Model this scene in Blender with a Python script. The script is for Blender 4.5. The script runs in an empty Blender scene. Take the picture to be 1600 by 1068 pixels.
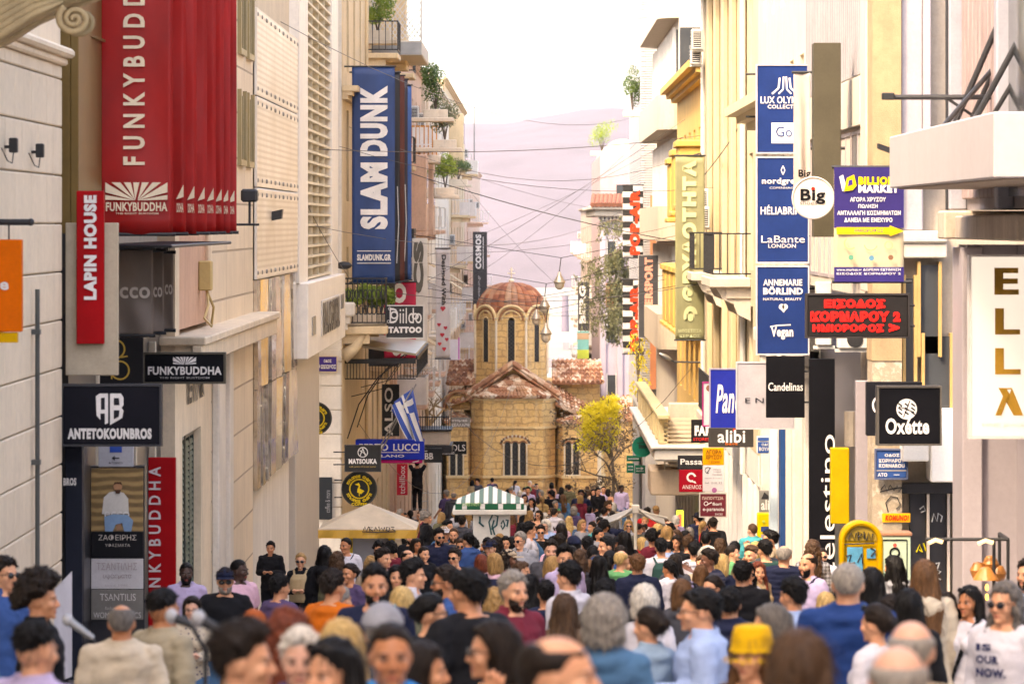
import bpy, bmesh, math, random
import numpy as np
from mathutils import Vector, Matrix, noise
R = math.radians
SC = bpy.context.scene
COL = SC.collection

# ---------------------------------------------------------------- camera, world, sun, exposure
F = 6400.0          # focal length in photo pixels (photo is 1600 wide)
CX, CY = 830.0, 350.0   # the street's vanishing point in the photo
CAMZ = 2.0
cam = bpy.data.cameras.new('camera')
camo = bpy.data.objects.new('camera', cam)
COL.objects.link(camo)
camo.location = (0, 0, CAMZ)
camo.rotation_euler = (R(90), 0, 0)
cam.sensor_width = 36.0
cam.lens = 36.0 * F / 1600.0
cam.shift_x = (800 - CX) / 1600.0
cam.shift_y = -(534 - CY) / 1600.0
cam.clip_start = 0.5
cam.clip_end = 20000
cam.dof.use_dof = True
cam.dof.focus_distance = 78.0
cam.dof.aperture_fstop = 4.8
SC.camera = camo

SUN_EL, SUN_AZ = 50.0, 222.0      # azimuth measured clockwise from +Y (the street's far end)
world = bpy.data.worlds.new('World')
SC.world = world
world.use_nodes = True
wn = world.node_tree
bg = wn.nodes['Background']
sky = wn.nodes.new('ShaderNodeTexSky')
sky.sky_type = 'NISHITA'
sky.sun_disc = False
sky.sun_elevation = R(SUN_EL)
sky.sun_rotation = R(SUN_AZ)
sky.dust_density = 3.5
sky.air_density = 0.8
sky.ozone_density = 0.6
wn.links.new(sky.outputs[0], bg.inputs[0])
bg.inputs[1].default_value = 0.15
sl = bpy.data.lights.new('sun', 'SUN')
sl.energy = .7
sl.angle = R(6)
sl.color = (1.0, 0.86, 0.66)
so = bpy.data.objects.new('sun', sl)
COL.objects.link(so)
_sd = Vector((math.sin(R(SUN_AZ)) * math.cos(R(SUN_EL)), math.cos(R(SUN_AZ)) * math.cos(R(SUN_EL)), math.sin(R(SUN_EL))))
so.rotation_euler = _sd.to_track_quat('Z', 'Y').to_euler()
so.location = (-60, -60, 90)
SC.view_settings.view_transform = 'Standard'
SC.view_settings.look = 'None'
SC.view_settings.exposure = 2.92
SC.view_settings.gamma = 1.0
SC.view_settings.use_white_balance = True
SC.view_settings.white_balance_temperature = 7800
SC.view_settings.white_balance_tint = 12
SC.render.engine = 'CYCLES'
SC.cycles.use_denoising = True
SC.cycles.max_bounces = 6
SC.cycles.diffuse_bounces = 4
SC.cycles.glossy_bounces = 2
SC.cycles.transmission_bounces = 4
SC.cycles.volume_bounces = 0
SC.cycles.transparent_max_bounces = 6
SC.cycles.sample_clamp_indirect = 4.0


def P(px, py, d):
    "world point seen at photo pixel (px,py) at distance d down the street"
    return Vector(((px - CX) * d / F, d, CAMZ - (py - CY) * d / F))


GD = [0, 10, 14, 22, 30, 42, 56, 72, 101, 134, 160, 206]
GZ = [0, -.75, -1.05, -1.67, -2.3, -3.15, -4.1, -5.1, -6.9, -8.75, -10.2, -12.75]


def G(d):
    "height of the street surface d metres down the street"
    return float(np.interp(d, GD, GZ)) - .03 * max(0, d - 206)


def dist(px, x):
    "distance at which the plane X = x shows at photo column px"
    return x * F / (px - CX)

# ---------------------------------------------------------------- helpers
class MB:
    "collects shapes and links them as ONE mesh object"
    def __init__(s):
        s.v = []; s.f = []; s.m = []

    def add(s, vs, fs, mi=0):
        o = len(s.v)
        s.v.extend([tuple(p) for p in vs])
        for q in fs:
            s.f.append(tuple(i + o for i in q)); s.m.append(mi)
        return s

    def box(s, x0, x1, y0, y1, z0, z1, mi=0):
        if x0 > x1: x0, x1 = x1, x0
        if y0 > y1: y0, y1 = y1, y0
        if z0 > z1: z0, z1 = z1, z0
        return s.add([(x0, y0, z0), (x1, y0, z0), (x1, y1, z0), (x0, y1, z0), (x0, y0, z1), (x1, y0, z1), (x1, y1, z1), (x0, y1, z1)],
                     [(0, 3, 2, 1), (4, 5, 6, 7), (0, 1, 5, 4), (1, 2, 6, 5), (2, 3, 7, 6), (3, 0, 4, 7)], mi)

    def bbox(s, x0, x1, y0, y1, z0, z1, b=0.01, mi=0):
        "box with chamfered edges"
        if x0 > x1: x0, x1 = x1, x0
        if y0 > y1: y0, y1 = y1, y0
        if z0 > z1: z0, z1 = z1, z0
        b = min(b, (x1 - x0) * .3, (y1 - y0) * .3, (z1 - z0) * .3)
        bm = bmesh.new()
        bmesh.ops.create_cube(bm, size=1.0)
        for w in bm.verts:
            w.co = Vector((x0 if w.co.x < 0 else x1, y0 if w.co.y < 0 else y1, z0 if w.co.z < 0 else z1))
        bmesh.ops.bevel(bm, geom=bm.edges[:], offset=b, segments=1, affect='EDGES')
        bm.verts.index_update()
        s.add([w.co[:] for w in bm.verts], [[w.index for w in f.verts] for f in bm.faces], mi)
        bm.free()
        return s

    def hexa(s, p, mi=0):
        "eight corners: bottom ring of four, top ring of four"
        return s.add(p, [(0, 3, 2, 1), (4, 5, 6, 7), (0, 1, 5, 4), (1, 2, 6, 5), (2, 3, 7, 6), (3, 0, 4, 7)], mi)

    def prism(s, poly, a, b, axis='y', mi=0):
        "polygon in the other two axes extruded from a to b"
        n = len(poly)
        def pt(u, w, t):
            return (u, t, w) if axis == 'y' else ((t, u, w) if axis == 'x' else (u, w, t))
        vs = [pt(u, w, a) for u, w in poly] + [pt(u, w, b) for u, w in poly]
        fs = [tuple(range(n)), tuple(range(2 * n - 1, n - 1, -1))] + [(i, i + n, (i + 1) % n + n, (i + 1) % n) for i in range(n)]
        return s.add(vs, fs, mi)

    def tube(s, pts, r, seg=8, mi=0, flat=1.0):
        pts = [Vector(p) for p in pts]
        n = len(pts)
        rr = r if isinstance(r, (list, tuple)) else [r] * n
        vs = []; fs = []
        ref = None
        for i, p in enumerate(pts):
            t = (pts[min(i + 1, n - 1)] - pts[max(i - 1, 0)])
            if t.length < 1e-9: t = Vector((0, 0, 1))
            t.normalize()
            if ref is None:
                ref = Vector((0, 0, 1)) if abs(t.z) < .9 else Vector((1, 0, 0))
            a = t.cross(ref)
            if a.length < 1e-6: a = t.orthogonal()
            a.normalize(); b = a.cross(t).normalized(); ref = b
            for k in range(seg):
                g = 2 * math.pi * k / seg
                vs.append(p + a * (math.cos(g) * rr[i]) + b * (math.sin(g) * rr[i] * flat))
        for i in range(n - 1):
            for k in range(seg):
                fs.append((i * seg + k, i * seg + (k + 1) % seg, (i + 1) * seg + (k + 1) % seg, (i + 1) * seg + k))
        fs.append(tuple(range(seg - 1, -1, -1))); fs.append(tuple(range((n - 1) * seg, n * seg)))
        return s.add(vs, fs, mi)

    def lathe(s, prof, c=(0, 0, 0), seg=20, mi=0, a0=0.0, a1=2 * math.pi):
        "profile of (radius, z) turned about the vertical through c"
        full = abs(a1 - a0 - 2 * math.pi) < 1e-6
        k = seg if full else seg + 1
        vs = [(c[0] + r * math.cos(a0 + (a1 - a0) * i / seg), c[1] + r * math.sin(a0 + (a1 - a0) * i / seg), c[2] + z) for r, z in prof for i in range(k)]
        fs = []
        for j in range(len(prof) - 1):
            for i in range(seg):
                i2 = (i + 1) % k
                fs.append((j * k + i, j * k + i2, (j + 1) * k + i2, (j + 1) * k + i))
        return s.add(vs, fs, mi)

    def ell(s, c, r, rot=(0, 0, 0), seg=16, rings=10, mi=0):
        from mathutils import Euler
        m = Euler(rot).to_matrix()
        c = Vector(c)
        vs = [c + m @ Vector((0, 0, r[2]))]
        for j in range(1, rings):
            a = math.pi * j / rings
            for i in range(seg):
                b = 2 * math.pi * i / seg
                vs.append(c + m @ Vector((r[0] * math.sin(a) * math.cos(b), r[1] * math.sin(a) * math.sin(b), r[2] * math.cos(a))))
        vs.append(c + m @ Vector((0, 0, -r[2])))
        fs = [(0, 1 + i, 1 + (i + 1) % seg) for i in range(seg)]
        for j in range(rings - 2):
            for i in range(seg):
                fs.append((1 + j * seg + i, 1 + (j + 1) * seg + i, 1 + (j + 1) * seg + (i + 1) % seg, 1 + j * seg + (i + 1) % seg))
        L = len(vs) - 1
        fs += [(L, L - seg + (i + 1) % seg, L - seg + i) for i in range(seg)]
        return s.add(vs, fs, mi)

    def disc(s, c, r, y0, y1, seg=32, mi=0):
        "round plate facing down the street"
        return s.prism([(c[0] + r * math.cos(2 * math.pi * i / seg), c[2] + r * math.sin(2 * math.pi * i / seg)) for i in range(seg)], y0, y1, 'y', mi)

    def mesh(s, name, mats, smooth=False):
        me = bpy.data.meshes.new(name)
        me.from_pydata(s.v, [], s.f)
        for m in (mats if isinstance(mats, (list, tuple)) else [mats]):
            me.materials.append(m)
        if any(s.m):
            me.polygons.foreach_set('material_index', s.m)
        if smooth:
            me.polygons.foreach_set('use_smooth', [True] * len(s.f))
        bm = bmesh.new(); bm.from_mesh(me)
        bmesh.ops.recalc_face_normals(bm, faces=bm.faces)
        bm.to_mesh(me); bm.free()
        me.update()
        return me

    def build(s, name, mats, parent=None, smooth=False):
        return link(name, s.mesh(name, mats, smooth), parent)


def link(name, me, parent=None, loc=None):
    o = bpy.data.objects.new(name, me)
    COL.objects.link(o)
    if parent is not None:
        o.parent = parent
        if loc is None:       # geometry is in world coordinates: cancel the chain's offset
            t = Vector(); q = parent
            while q is not None:
                t += q.location; q = q.parent
            o.location = -t
        else:
            o.location = loc
    elif loc is not None:
        o.location = loc
    return o


def tag(o, label=None, cat=None, group=None, kind=None):
    if label: o['label'] = label
    if cat: o['category'] = cat
    if group: o['group'] = group
    if kind: o['kind'] = kind
    return o


def thing(name, label, cat, loc=(0, 0, 0), group=None):
    o = bpy.data.objects.new(name, None)
    o.empty_display_size = .2
    COL.objects.link(o)
    o.location = loc
    return tag(o, label, cat, group)


# ---------------------------------------------------------------- lettering
_TXT = {}


def text_mesh(s, bold=0.0, slant=0.0):
    key = (s, bold, slant)
    if key in _TXT: return _TXT[key]
    cu = bpy.data.curves.new('lettering', 'FONT')
    cu.body = s; cu.offset = bold; cu.resolution_u = 3; cu.shear = slant
    cu.space_character = 1.0 + 2.2 * bold
    cu.space_line = .9; cu.align_x = 'CENTER'
    ob = bpy.data.objects.new('lettering', cu)
    me = bpy.data.meshes.new_from_object(ob)
    n = len(me.vertices)
    co = np.empty(n * 3); me.vertices.foreach_get('co', co); co = co.reshape(-1, 3)
    lo, hi = co.min(0), co.max(0)
    sz = np.maximum(hi - lo, 1e-6)
    uv = (co[:, :2] - lo[:2]) / sz[:2]
    fs = [tuple(p.vertices) for p in me.polygons]
    _TXT[key] = (uv, fs, sz[0] / sz[1])
    bpy.data.objects.remove(ob); bpy.data.curves.remove(cu); bpy.data.meshes.remove(me)
    return _TXT[key]


def put_text(mb, s, O, U, V, N, bold=0.0, slant=0.0, mi=0, curve=None):
    "lays the words into the rectangle O, O+U, O+V; N lifts them off the board"
    uv, fs, _ = text_mesh(s, bold, slant)
    O = Vector(O); U = Vector(U); V = Vector(V); N = Vector(N)
    vs = []; gs = []
    for k, q in enumerate(fs):
        off = N * (1.0 + .35 * (k % 7))     # overlapping strokes never share a plane
        o = len(vs)
        vs += [O + U * uv[i][0] + V * uv[i][1] + off for i in q]
        gs.append(tuple(range(o, o + len(q))))
    mb.add(vs, gs, mi)


# ---------------------------------------------------------------- materials
_M = {}


def nt(name):
    m = bpy.data.materials.new(name)
    m.use_nodes = True
    t = m.node_tree
    return m, t, t.nodes['Principled BSDF']


def N(t, kind, **kw):
    n = t.nodes.new(kind)
    for k, v in kw.items(): setattr(n, k, v)
    return n


def ramp(t, src, stops):
    r = t.nodes.new('ShaderNodeValToRGB')
    e = r.color_ramp.elements
    while len(e) < len(stops): e.new(.5)
    for i, (p, c) in enumerate(stops):
        e[i].position = p
        e[i].color = (c, c, c, 1) if isinstance(c, (int, float)) else (*c, 1)
    t.links.new(src, r.inputs[0])
    return r.outputs[0]


def mix(t, fac, a, b, mode='MIX'):
    m = t.nodes.new('ShaderNodeMix')
    m.data_type = 'RGBA'; m.blend_type = mode
    for inp, v in ((m.inputs[0], fac), (m.inputs[6], a), (m.inputs[7], b)):
        if hasattr(v, 'is_linked') or hasattr(v, 'links'): t.links.new(v, inp)
        elif isinstance(v, (int, float)): inp.default_value = v
        else: inp.default_value = (*v, 1)
    return m.outputs[2]


def coords(t, scale=(1, 1, 1)):
    tc = t.nodes.new('ShaderNodeTexCoord')
    mp = t.nodes.new('ShaderNodeMapping')
    mp.inputs['Scale'].default_value = scale
    t.links.new(tc.outputs['Object'], mp.inputs[0])
    return mp.outputs[0]


def noise_tex(t, vec, scale, detail=6, rough=.6):
    n = t.nodes.new('ShaderNodeTexNoise')
    n.inputs['Scale'].default_value = scale
    n.inputs['Detail'].default_value = detail
    n.inputs['Roughness'].default_value = rough
    t.links.new(vec, n.inputs['Vector'])
    return n.outputs['Fac']


def bump(t, b, src, strength, distance=.02):
    n = t.nodes.new('ShaderNodeBump')
    n.inputs['Strength'].default_value = strength
    n.inputs['Distance'].default_value = distance
    t.links.new(src, n.inputs['Height'])
    t.links.new(n.outputs[0], b.inputs['Normal'])


def surf(name, col, rough=.7, var=.18, streak=.0, scale=1.5, bmp=.15, metal=0.0, spec=.4, stain=None):
    "weathered plain surface: large blotches, rain streaks, fine grain"
    key = (name, tuple(col), rough, var, streak)
    if key in _M: return _M[key]
    m, t, b = nt(name)
    v = coords(t)
    n1 = noise_tex(t, v, scale, 5)
    dark = tuple(c * (1 - var) for c in col) if stain is None else stain
    lite = tuple(min(1, c * (1 + var * .45)) for c in col)
    c = mix(t, ramp(t, n1, [(.32, 0.0), (.68, 1.0)]), dark, lite)
    if streak:
        streak = min(.8, streak * 1.5)
        n2 = noise_tex(t, coords(t, (2.4, 2.4, .4)), 1.6, 8, .7)
        c = mix(t, ramp(t, n2, [(.47, 0.0), (.75, streak)]), c, tuple(q * .4 for q in col))
        n4 = noise_tex(t, v, scale * 5, 8, .75)
        c = mix(t, ramp(t, n4, [(.5, 0.0), (.72, streak)]), c, tuple(q * .6 for q in col))
    n3 = noise_tex(t, v, scale * 18, 3)
    c = mix(t, .25, c, ramp(t, n3, [(.3, tuple(q * .7 for q in col)), (.7, lite)]))
    t.links.new(c, b.inputs['Base Color'])
    b.inputs['Roughness'].default_value = rough
    b.inputs['Metallic'].default_value = metal
    b.inputs['Specular IOR Level'].default_value = spec
    if bmp: bump(t, b, n3, bmp)
    _M[key] = m
    return m


def blocks(name, col, mortar, w=.9, h=.45, gap=.012, axis='x', var=.15, streak=.15, rough=.75, off=.5, bs=.5):
    "coursed stone or cladding slabs on a wall; axis = direction the wall faces"
    key = ('blocks', name)
    if key in _M: return _M[key]
    m, t, b = nt(name)
    tc = t.nodes.new('ShaderNodeTexCoord')
    sp = t.nodes.new('ShaderNodeSeparateXYZ'); t.links.new(tc.outputs['Object'], sp.inputs[0])
    cb = t.nodes.new('ShaderNodeCombineXYZ')
    if axis == 'xy':
        ad = t.nodes.new('ShaderNodeMath'); ad.operation = 'ADD'
        t.links.new(sp.outputs[0], ad.inputs[0]); t.links.new(sp.outputs[1], ad.inputs[1]); t.links.new(ad.outputs[0], cb.inputs[0])
    else:
        t.links.new(sp.outputs[1 if axis == 'x' else 0], cb.inputs[0])
    t.links.new(sp.outputs[2], cb.inputs[1])
    br = t.nodes.new('ShaderNodeTexBrick')
    br.offset = off
    br.inputs['Scale'].default_value = 1
    br.inputs['Brick Width'].default_value = w
    br.inputs['Row Height'].default_value = h
    br.inputs['Mortar Size'].default_value = gap
    br.inputs['Mortar Smooth'].default_value = .2
    br.inputs['Bias'].default_value = 0
    br.inputs['Color1'].default_value = (*[c * (1 - var) for c in col], 1)
    br.inputs['Color2'].default_value = (*[min(1, c * (1 + var)) for c in col], 1)
    br.inputs['Mortar'].default_value = (*mortar, 1)
    t.links.new(cb.outputs[0], br.inputs['Vector'])
    v = coords(t)
    n1 = noise_tex(t, v, .9, 6)
    c = mix(t, ramp(t, n1, [(.35, .0), (.75, .5)]), br.outputs['Color'], tuple(q * .55 for q in col))
    if streak:
        n2 = noise_tex(t, coords(t, (4, 4, .3)), 1.5, 4)
        c = mix(t, ramp(t, n2, [(.5, 0.0), (.75, streak)]), c, tuple(q * .35 for q in col))
    n3 = noise_tex(t, v, 30, 4)
    c = mix(t, .2, c, ramp(t, n3, [(.3, tuple(q * .6 for q in col)), (.7, tuple(min(1, q * 1.15) for q in col))]))
    t.links.new(c, b.inputs['Base Color'])
    b.inputs['Roughness'].default_value = rough
    mx = t.nodes.new('ShaderNodeMath'); mx.operation = 'MULTIPLY_ADD'
    t.links.new(n3, mx.inputs[0]); mx.inputs[1].default_value = .25
    iv = t.nodes.new('ShaderNodeMath'); iv.operation = 'SUBTRACT'; iv.inputs[0].default_value = 1
    t.links.new(br.outputs['Fac'], iv.inputs[1]); t.links.new(iv.outputs[0], mx.inputs[2])
    bump(t, b, mx.outputs[0], bs, .03)
    _M[key] = m
    return m


def glossy(name, col, rough=.12, metal=0.0, spec=.5):
    key = ('gl', name)
    if key in _M: return _M[key]
    m, t, b = nt(name)
    n1 = noise_tex(t, coords(t), 2.0, 4)
    c = mix(t, ramp(t, n1, [(.3, 0.0), (.7, 1.0)]), tuple(q * .8 for q in col), col)
    t.links.new(c, b.inputs['Base Color'])
    t.links.new(ramp(t, n1, [(.3, rough), (.7, min(1, rough * 2 + .03))]), b.inputs['Roughness'])
    b.inputs['Metallic'].default_value = metal
    b.inputs['Specular IOR Level'].default_value = spec
    _M[key] = m
    return m


def paint(col, rough=.38):
    "painted or printed sign surface with faint grime"
    key = ('paint', tuple(round(c, 3) for c in col), rough)
    if key in _M: return _M[key]
    m = surf('sign_paint', col, max(rough, .5), .18, .12, 2.2, .04, 0, .08)
    _M[key] = m
    return m


def cloth_banner(col, glow=.25):
    "thin printed banner cloth that lets some daylight through"
    key = ('banner', tuple(round(c, 3) for c in col))
    if key in _M: return _M[key]
    m, t, b = nt('banner_cloth')
    v = coords(t, (1, 1, .5))
    n1 = noise_tex(t, v, 1.6, 4)
    c = mix(t, ramp(t, n1, [(.3, 0.0), (.7, 1.0)]), tuple(q * .72 for q in col), tuple(min(1, q * 1.1) for q in col))
    t.links.new(c, b.inputs['Base Color'])
    b.inputs['Roughness'].default_value = .5
    tr = t.nodes.new('ShaderNodeBsdfTranslucent')
    t.links.new(c, tr.inputs[0])
    ms = t.nodes.new('ShaderNodeMixShader'); ms.inputs[0].default_value = glow
    t.links.new(b.outputs[0], ms.inputs[1]); t.links.new(tr.outputs[0], ms.inputs[2])
    t.links.new(ms.outputs[0], t.nodes['Material Output'].inputs[0])
    bump(t, b, n1, .3, .05)
    _M[key] = m
    return m


def emit(name, col, s):
    key = ('em', name)
    if key in _M: return _M[key]
    m, t, b = nt(name)
    b.inputs['Base Color'].default_value = (*[c * .3 for c in col], 1)
    b.inputs['Emission Color'].default_value = (*col, 1)
    b.inputs['Emission Strength'].default_value = s
    _M[key] = m
    return m

# ---------------------------------------------------------------- ground, hill
STONE = blocks('street_paving', (.3, .27, .24), (.12, .1, .09), .6, .4, .01, 'z', .12, 0)


def mk_ground():
    m, t, b = nt('paved_street')
    v = coords(t)
    br = t.nodes.new('ShaderNodeTexBrick')
    br.inputs['Scale'].default_value = 1; br.inputs['Brick Width'].default_value = .6; br.inputs['Row Height'].default_value = .4
    br.inputs['Mortar Size'].default_value = .012
    br.inputs['Color1'].default_value = (.34, .31, .28, 1); br.inputs['Color2'].default_value = (.27, .25, .225, 1); br.inputs['Mortar'].default_value = (.13, .12, .11, 1)
    t.links.new(v, br.inputs['Vector'])
    n = noise_tex(t, v, .8, 6)
    c = mix(t, ramp(t, n, [(.35, .45), (.7, 0.0)]), br.outputs['Color'], (.16, .145, .13))
    t.links.new(c, b.inputs['Base Color']); b.inputs['Roughness'].default_value = .62
    bump(t, b, br.outputs['Fac'], -.3, .01)
    return m


g = MB()
ys = [-60, -20] + GD + [300, 450, 800]
xs = [-60, -20, -8, 8, 20, 60]
vs = [(x * (1 + max(0, y) / 200), y, G(max(0, y)) - (.07 * y if y < 0 else 0)) for y in ys for x in xs]
g.add(vs, [(j * 6 + i, j * 6 + i + 1, (j + 1) * 6 + i + 1, (j + 1) * 6 + i) for j in range(len(ys) - 1) for i in range(5)])
tag(g.build('street', mk_ground()), kind='structure')
g = MB()
g.add([(-300, 800, G(800)), (300, 800, G(800)), (2600, 6900, -90), (-2600, 6900, -90)], [(0, 1, 2, 3)])
tag(g.build('terrain', surf('far_plain', (.2, .19, .15), .9, .3, 0, .01)), kind='structure')
g = MB()
nx, ny = 70, 24
vs = []
for j in range(ny + 1):
    for i in range(nx + 1):
        x = -1300 + 2600 * i / nx; y = 4200 + 2600 * j / ny
        u = j / ny
        prof = math.sin(min(1, u * 1.5) * math.pi / 2) ** .8 if u < .67 else 1 - (u - .67) * .8
        ridge = 150 + 12 * math.sin(x / 260 + .6) + 5 * math.sin(x / 70) + x * .012
        z = -80 + (ridge + 80) * prof + 22 * noise.fractal(Vector((x / 300, y / 300, 3.1)), 1, 2, 5) * prof
        vs.append((x, y, z))
g.add(vs, [(j * (nx + 1) + i, j * (nx + 1) + i + 1, (j + 1) * (nx + 1) + i + 1, (j + 1) * (nx + 1) + i) for j in range(ny) for i in range(nx)])
tag(g.build('hill', surf('hill_scrub', (.075, .06, .07), .95, .4, 0, .012, 0), smooth=True), kind='structure')

# ---------------------------------------------------------------- shared building materials
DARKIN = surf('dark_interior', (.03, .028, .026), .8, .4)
GLASS = glossy('window_glass', (.05, .055, .06), .06)
GLASSL = glossy('pale_glass', (.3, .3, .32), .08)
FRAMEW = surf('white_frame', (.6, .58, .55), .5, .2, .2)
FRAMEB = surf('brown_frame', (.16, .1, .06), .5, .3)
IRON = surf('black_iron', (.02, .02, .022), .5, .3, 0, 4)
STEEL = surf('grey_steel', (.28, .28, .28), .4, .2, .1, 3, .05, .6)
CREAM = surf('cream_render', (.62, .48, .3), .8, .14, .3, .8)
PALE = surf('pale_render', (.64, .54, .42), .8, .13, .3, .8)
PINKISH = surf('pinkish_render', (.62, .43, .32), .8, .16, .4, .8)
YELLOWR = surf('yellow_render', (.58, .38, .12), .8, .14, .25, .8)
WHITER = surf('white_render', (.52, .46, .38), .75, .1, .25, .8)
TERRA = surf('terracotta_tile', (.22, .085, .05), .8, .5, .2, 6, .3)
AWN = surf('awning_cloth', (.55, .42, .25), .85, .2, .1, 2)
ACW = surf('plastic_casing', (.62, .6, .55), .5, .12, .25, 4)
MARBLE = surf('pale_marble', (.66, .6, .52), .5, .15, .25, 1.2)


def fx(sg, w, out=0.0):
    return sg * (w - out)


def ac_unit(parent, sg, w, y, z):
    b = MB()
    x0, x1 = fx(sg, w, .04), fx(sg, w, .36)
    b.bbox(x0, x1, y, y + .8, z, z + .58, .02)
    b.box(x1, x1 - sg * .008, y + .06, y + .56, z + .05, z + .53, 1)
    for k in range(5): b.box(x1 - sg * .008, x1 - sg * .014, y + .08, y + .54, z + .09 + k * .095, z + .105 + k * .095)
    b.box(min(x0, x1) + .05, max(x0, x1) - .05, y - .006, y, z + .06, z + .5, 1)
    for k in range(7): b.box(min(x0, x1) + .06, max(x0, x1) - .06, y - .012, y - .006, z + .09 + k * .06, z + .11 + k * .06)
    b.box(fx(sg, w), x1, y + .1, y + .14, z - .05, z); b.box(fx(sg, w), x1, y + .66, y + .7, z - .05, z)
    return b.build('air_conditioner', [ACW, IRON], parent)


def railing(parent, sg, w, y0, y1, z, out, mat, h=.95, step=.14, solid=False):
    b = MB()
    xo = fx(sg, w, out)
    if solid:
        b.box(xo, xo + sg * .06, y0, y1, z, z + h); b.box(fx(sg, w, 0), xo + sg * .06, y0, y0 + .06, z, z + h); b.box(fx(sg, w, 0), xo + sg * .06, y1 - .06, y1, z, z + h)
    else:
        for zz in (z + .08, z + h - .04):
            b.box(xo, xo + sg * .035, y0, y1, zz, zz + .035)
            b.box(fx(sg, w), xo + sg * .035, y0, y0 + .035, zz, zz + .035)
        n = max(2, int((y1 - y0) / step))
        for k in range(n + 1):
            y = y0 + (y1 - y0 - .022) * k / n
            b.box(xo + sg * .006, xo + sg * .028, y, y + .022, z + .115, z + h - .04)
        m = max(2, int(out / step))
        for k in range(1, m):
            x = fx(sg, w) + (xo - fx(sg, w)) * k / m
            b.box(x, x - sg * .022, y0 + .006, y0 + .028, z + .115, z + h - .04)
    return b.build('railing', mat, parent)


def window(parent, sg, w, y0, y1, z0, z1, frame, glass, inset=.16, shutter=None):
    b = MB()
    x = fx(sg, w, -inset)
    t = .06
    f = x + sg * .05
    b.box(x, f, y0, y0 + t, z0, z1); b.box(x, f, y1 - t, y1, z0, z1)
    b.box(x, f, y0 + t, y1 - t, z0, z0 + t); b.box(x, f, y0 + t, y1 - t, z1 - t, z1)
    ym = (y0 + y1) / 2
    b.box(x, f, ym - t / 2, ym + t / 2, z0 + t, z1 - t)
    b.box(f - sg * .02, f, y0 + t, ym - t / 2, z0 + t, z1 - t, 1); b.box(f - sg * .02, f, ym + t / 2, y1 - t, z0 + t, z1 - t, 1)
    if shutter:
        n = int((z1 - z0) / .09)
        for k in range(n):
            z = z0 + t + k * .09
            if z + .07 > z1 - t: break
            b.hexa([(x, y0 + t, z), (x, y1 - t, z), (x + sg * .03, y1 - t, z), (x + sg * .03, y0 + t, z), (x + sg * .015, y0 + t, z + .07), (x + sg * .015, y1 - t, z + .07), (x + sg * .045, y1 - t, z + .07), (x + sg * .045, y0 + t, z + .07)], 2)
    return b.build('window', [frame, glass, shutter or frame], parent)


def facade(root, sg, w, d0, d1, zb, zt, mat, floors, bays, bw=1.1, wh=2.0, frame=FRAMEW, glass=GLASS, shutter=None, thick=.3, depth=8, skip=(), sill=True):
    "street wall with real openings; floors = sill heights; bays = centres along the street"
    b = MB()
    x0, x1 = fx(sg, w), fx(sg, w, -thick)
    z = zb
    for f in sorted(floors):
        b.box(x0, x1, d0, d1, z, f)
        y = d0
        for c in bays:
            if (floors.index(f), bays.index(c)) in skip: continue
            b.box(x0, x1, y, c - bw / 2, f, f + wh); y = c + bw / 2
        b.box(x0, x1, y, d1, f, f + wh)
        z = f + wh
    b.box(x0, x1, d0, d1, z, zt)
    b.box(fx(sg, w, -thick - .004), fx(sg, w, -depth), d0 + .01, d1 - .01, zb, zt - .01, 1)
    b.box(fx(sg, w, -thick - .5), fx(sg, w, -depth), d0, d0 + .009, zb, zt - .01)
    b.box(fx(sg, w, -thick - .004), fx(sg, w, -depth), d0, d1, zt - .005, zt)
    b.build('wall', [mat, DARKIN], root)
    for f in floors:
        for c in bays:
            if (floors.index(f), bays.index(c)) in skip: continue
            window(root, sg, w, c - bw / 2, c + bw / 2, f, f + wh, frame, glass, shutter=shutter)
    return root


def plain(root, sg, w, d0, d1, zb, zt, mat, depth=8, name='wall'):
    b = MB(); b.box(fx(sg, w), fx(sg, w, -depth), d0, d1, zb, zt)
    return b.build(name, mat, root)


def slab(root, sg, w, y0, y1, z, out, mat, t=.16, name='balcony'):
    b = MB()
    b.bbox(fx(sg, w, 0.0), fx(sg, w, out), y0, y1, z - t, z, .02)
    b.box(fx(sg, w), fx(sg, w, out * .6), y0 + .15, y0 + .35, z - t - .25, z - t); b.box(fx(sg, w), fx(sg, w, out * .6), y1 - .35, y1 - .15, z - t - .25, z - t)
    return b.build(name, mat, root)


def cornice(root, sg, w, d0, d1, z, out, mat, h=.35, name='cornice'):
    b = MB()
    for k, (o, a, c) in enumerate(((.35, 0, .3), (.65, .3, .6), (1, .6, 1))):
        b.box(fx(sg, w, -.0), fx(sg, w, out * o), d0 - out * o * .3, d1 + out * o * .3, z + h * a, z + h * c)
    return b.build(name, mat, root)


_LEAF = {}


def leafmat(name, cols, tr=.25):
    if name in _LEAF: return _LEAF[name]
    m, t, b = nt(name)
    v = coords(t)
    n = noise_tex(t, v, 3.0, 3)
    k = len(cols) - 1
    c = ramp(t, n, [(.3 + .4 * i / k, q) for i, q in enumerate(cols)])
    t.links.new(c, b.inputs['Base Color']); b.inputs['Roughness'].default_value = .6
    ts = t.nodes.new('ShaderNodeBsdfTranslucent'); t.links.new(c, ts.inputs[0])
    ms = t.nodes.new('ShaderNodeMixShader'); ms.inputs[0].default_value = tr
    t.links.new(b.outputs[0], ms.inputs[1]); t.links.new(ts.outputs[0], ms.inputs[2]); t.links.new(ms.outputs[0], t.nodes['Material Output'].inputs[0])
    _LEAF[name] = m
    return m


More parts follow.
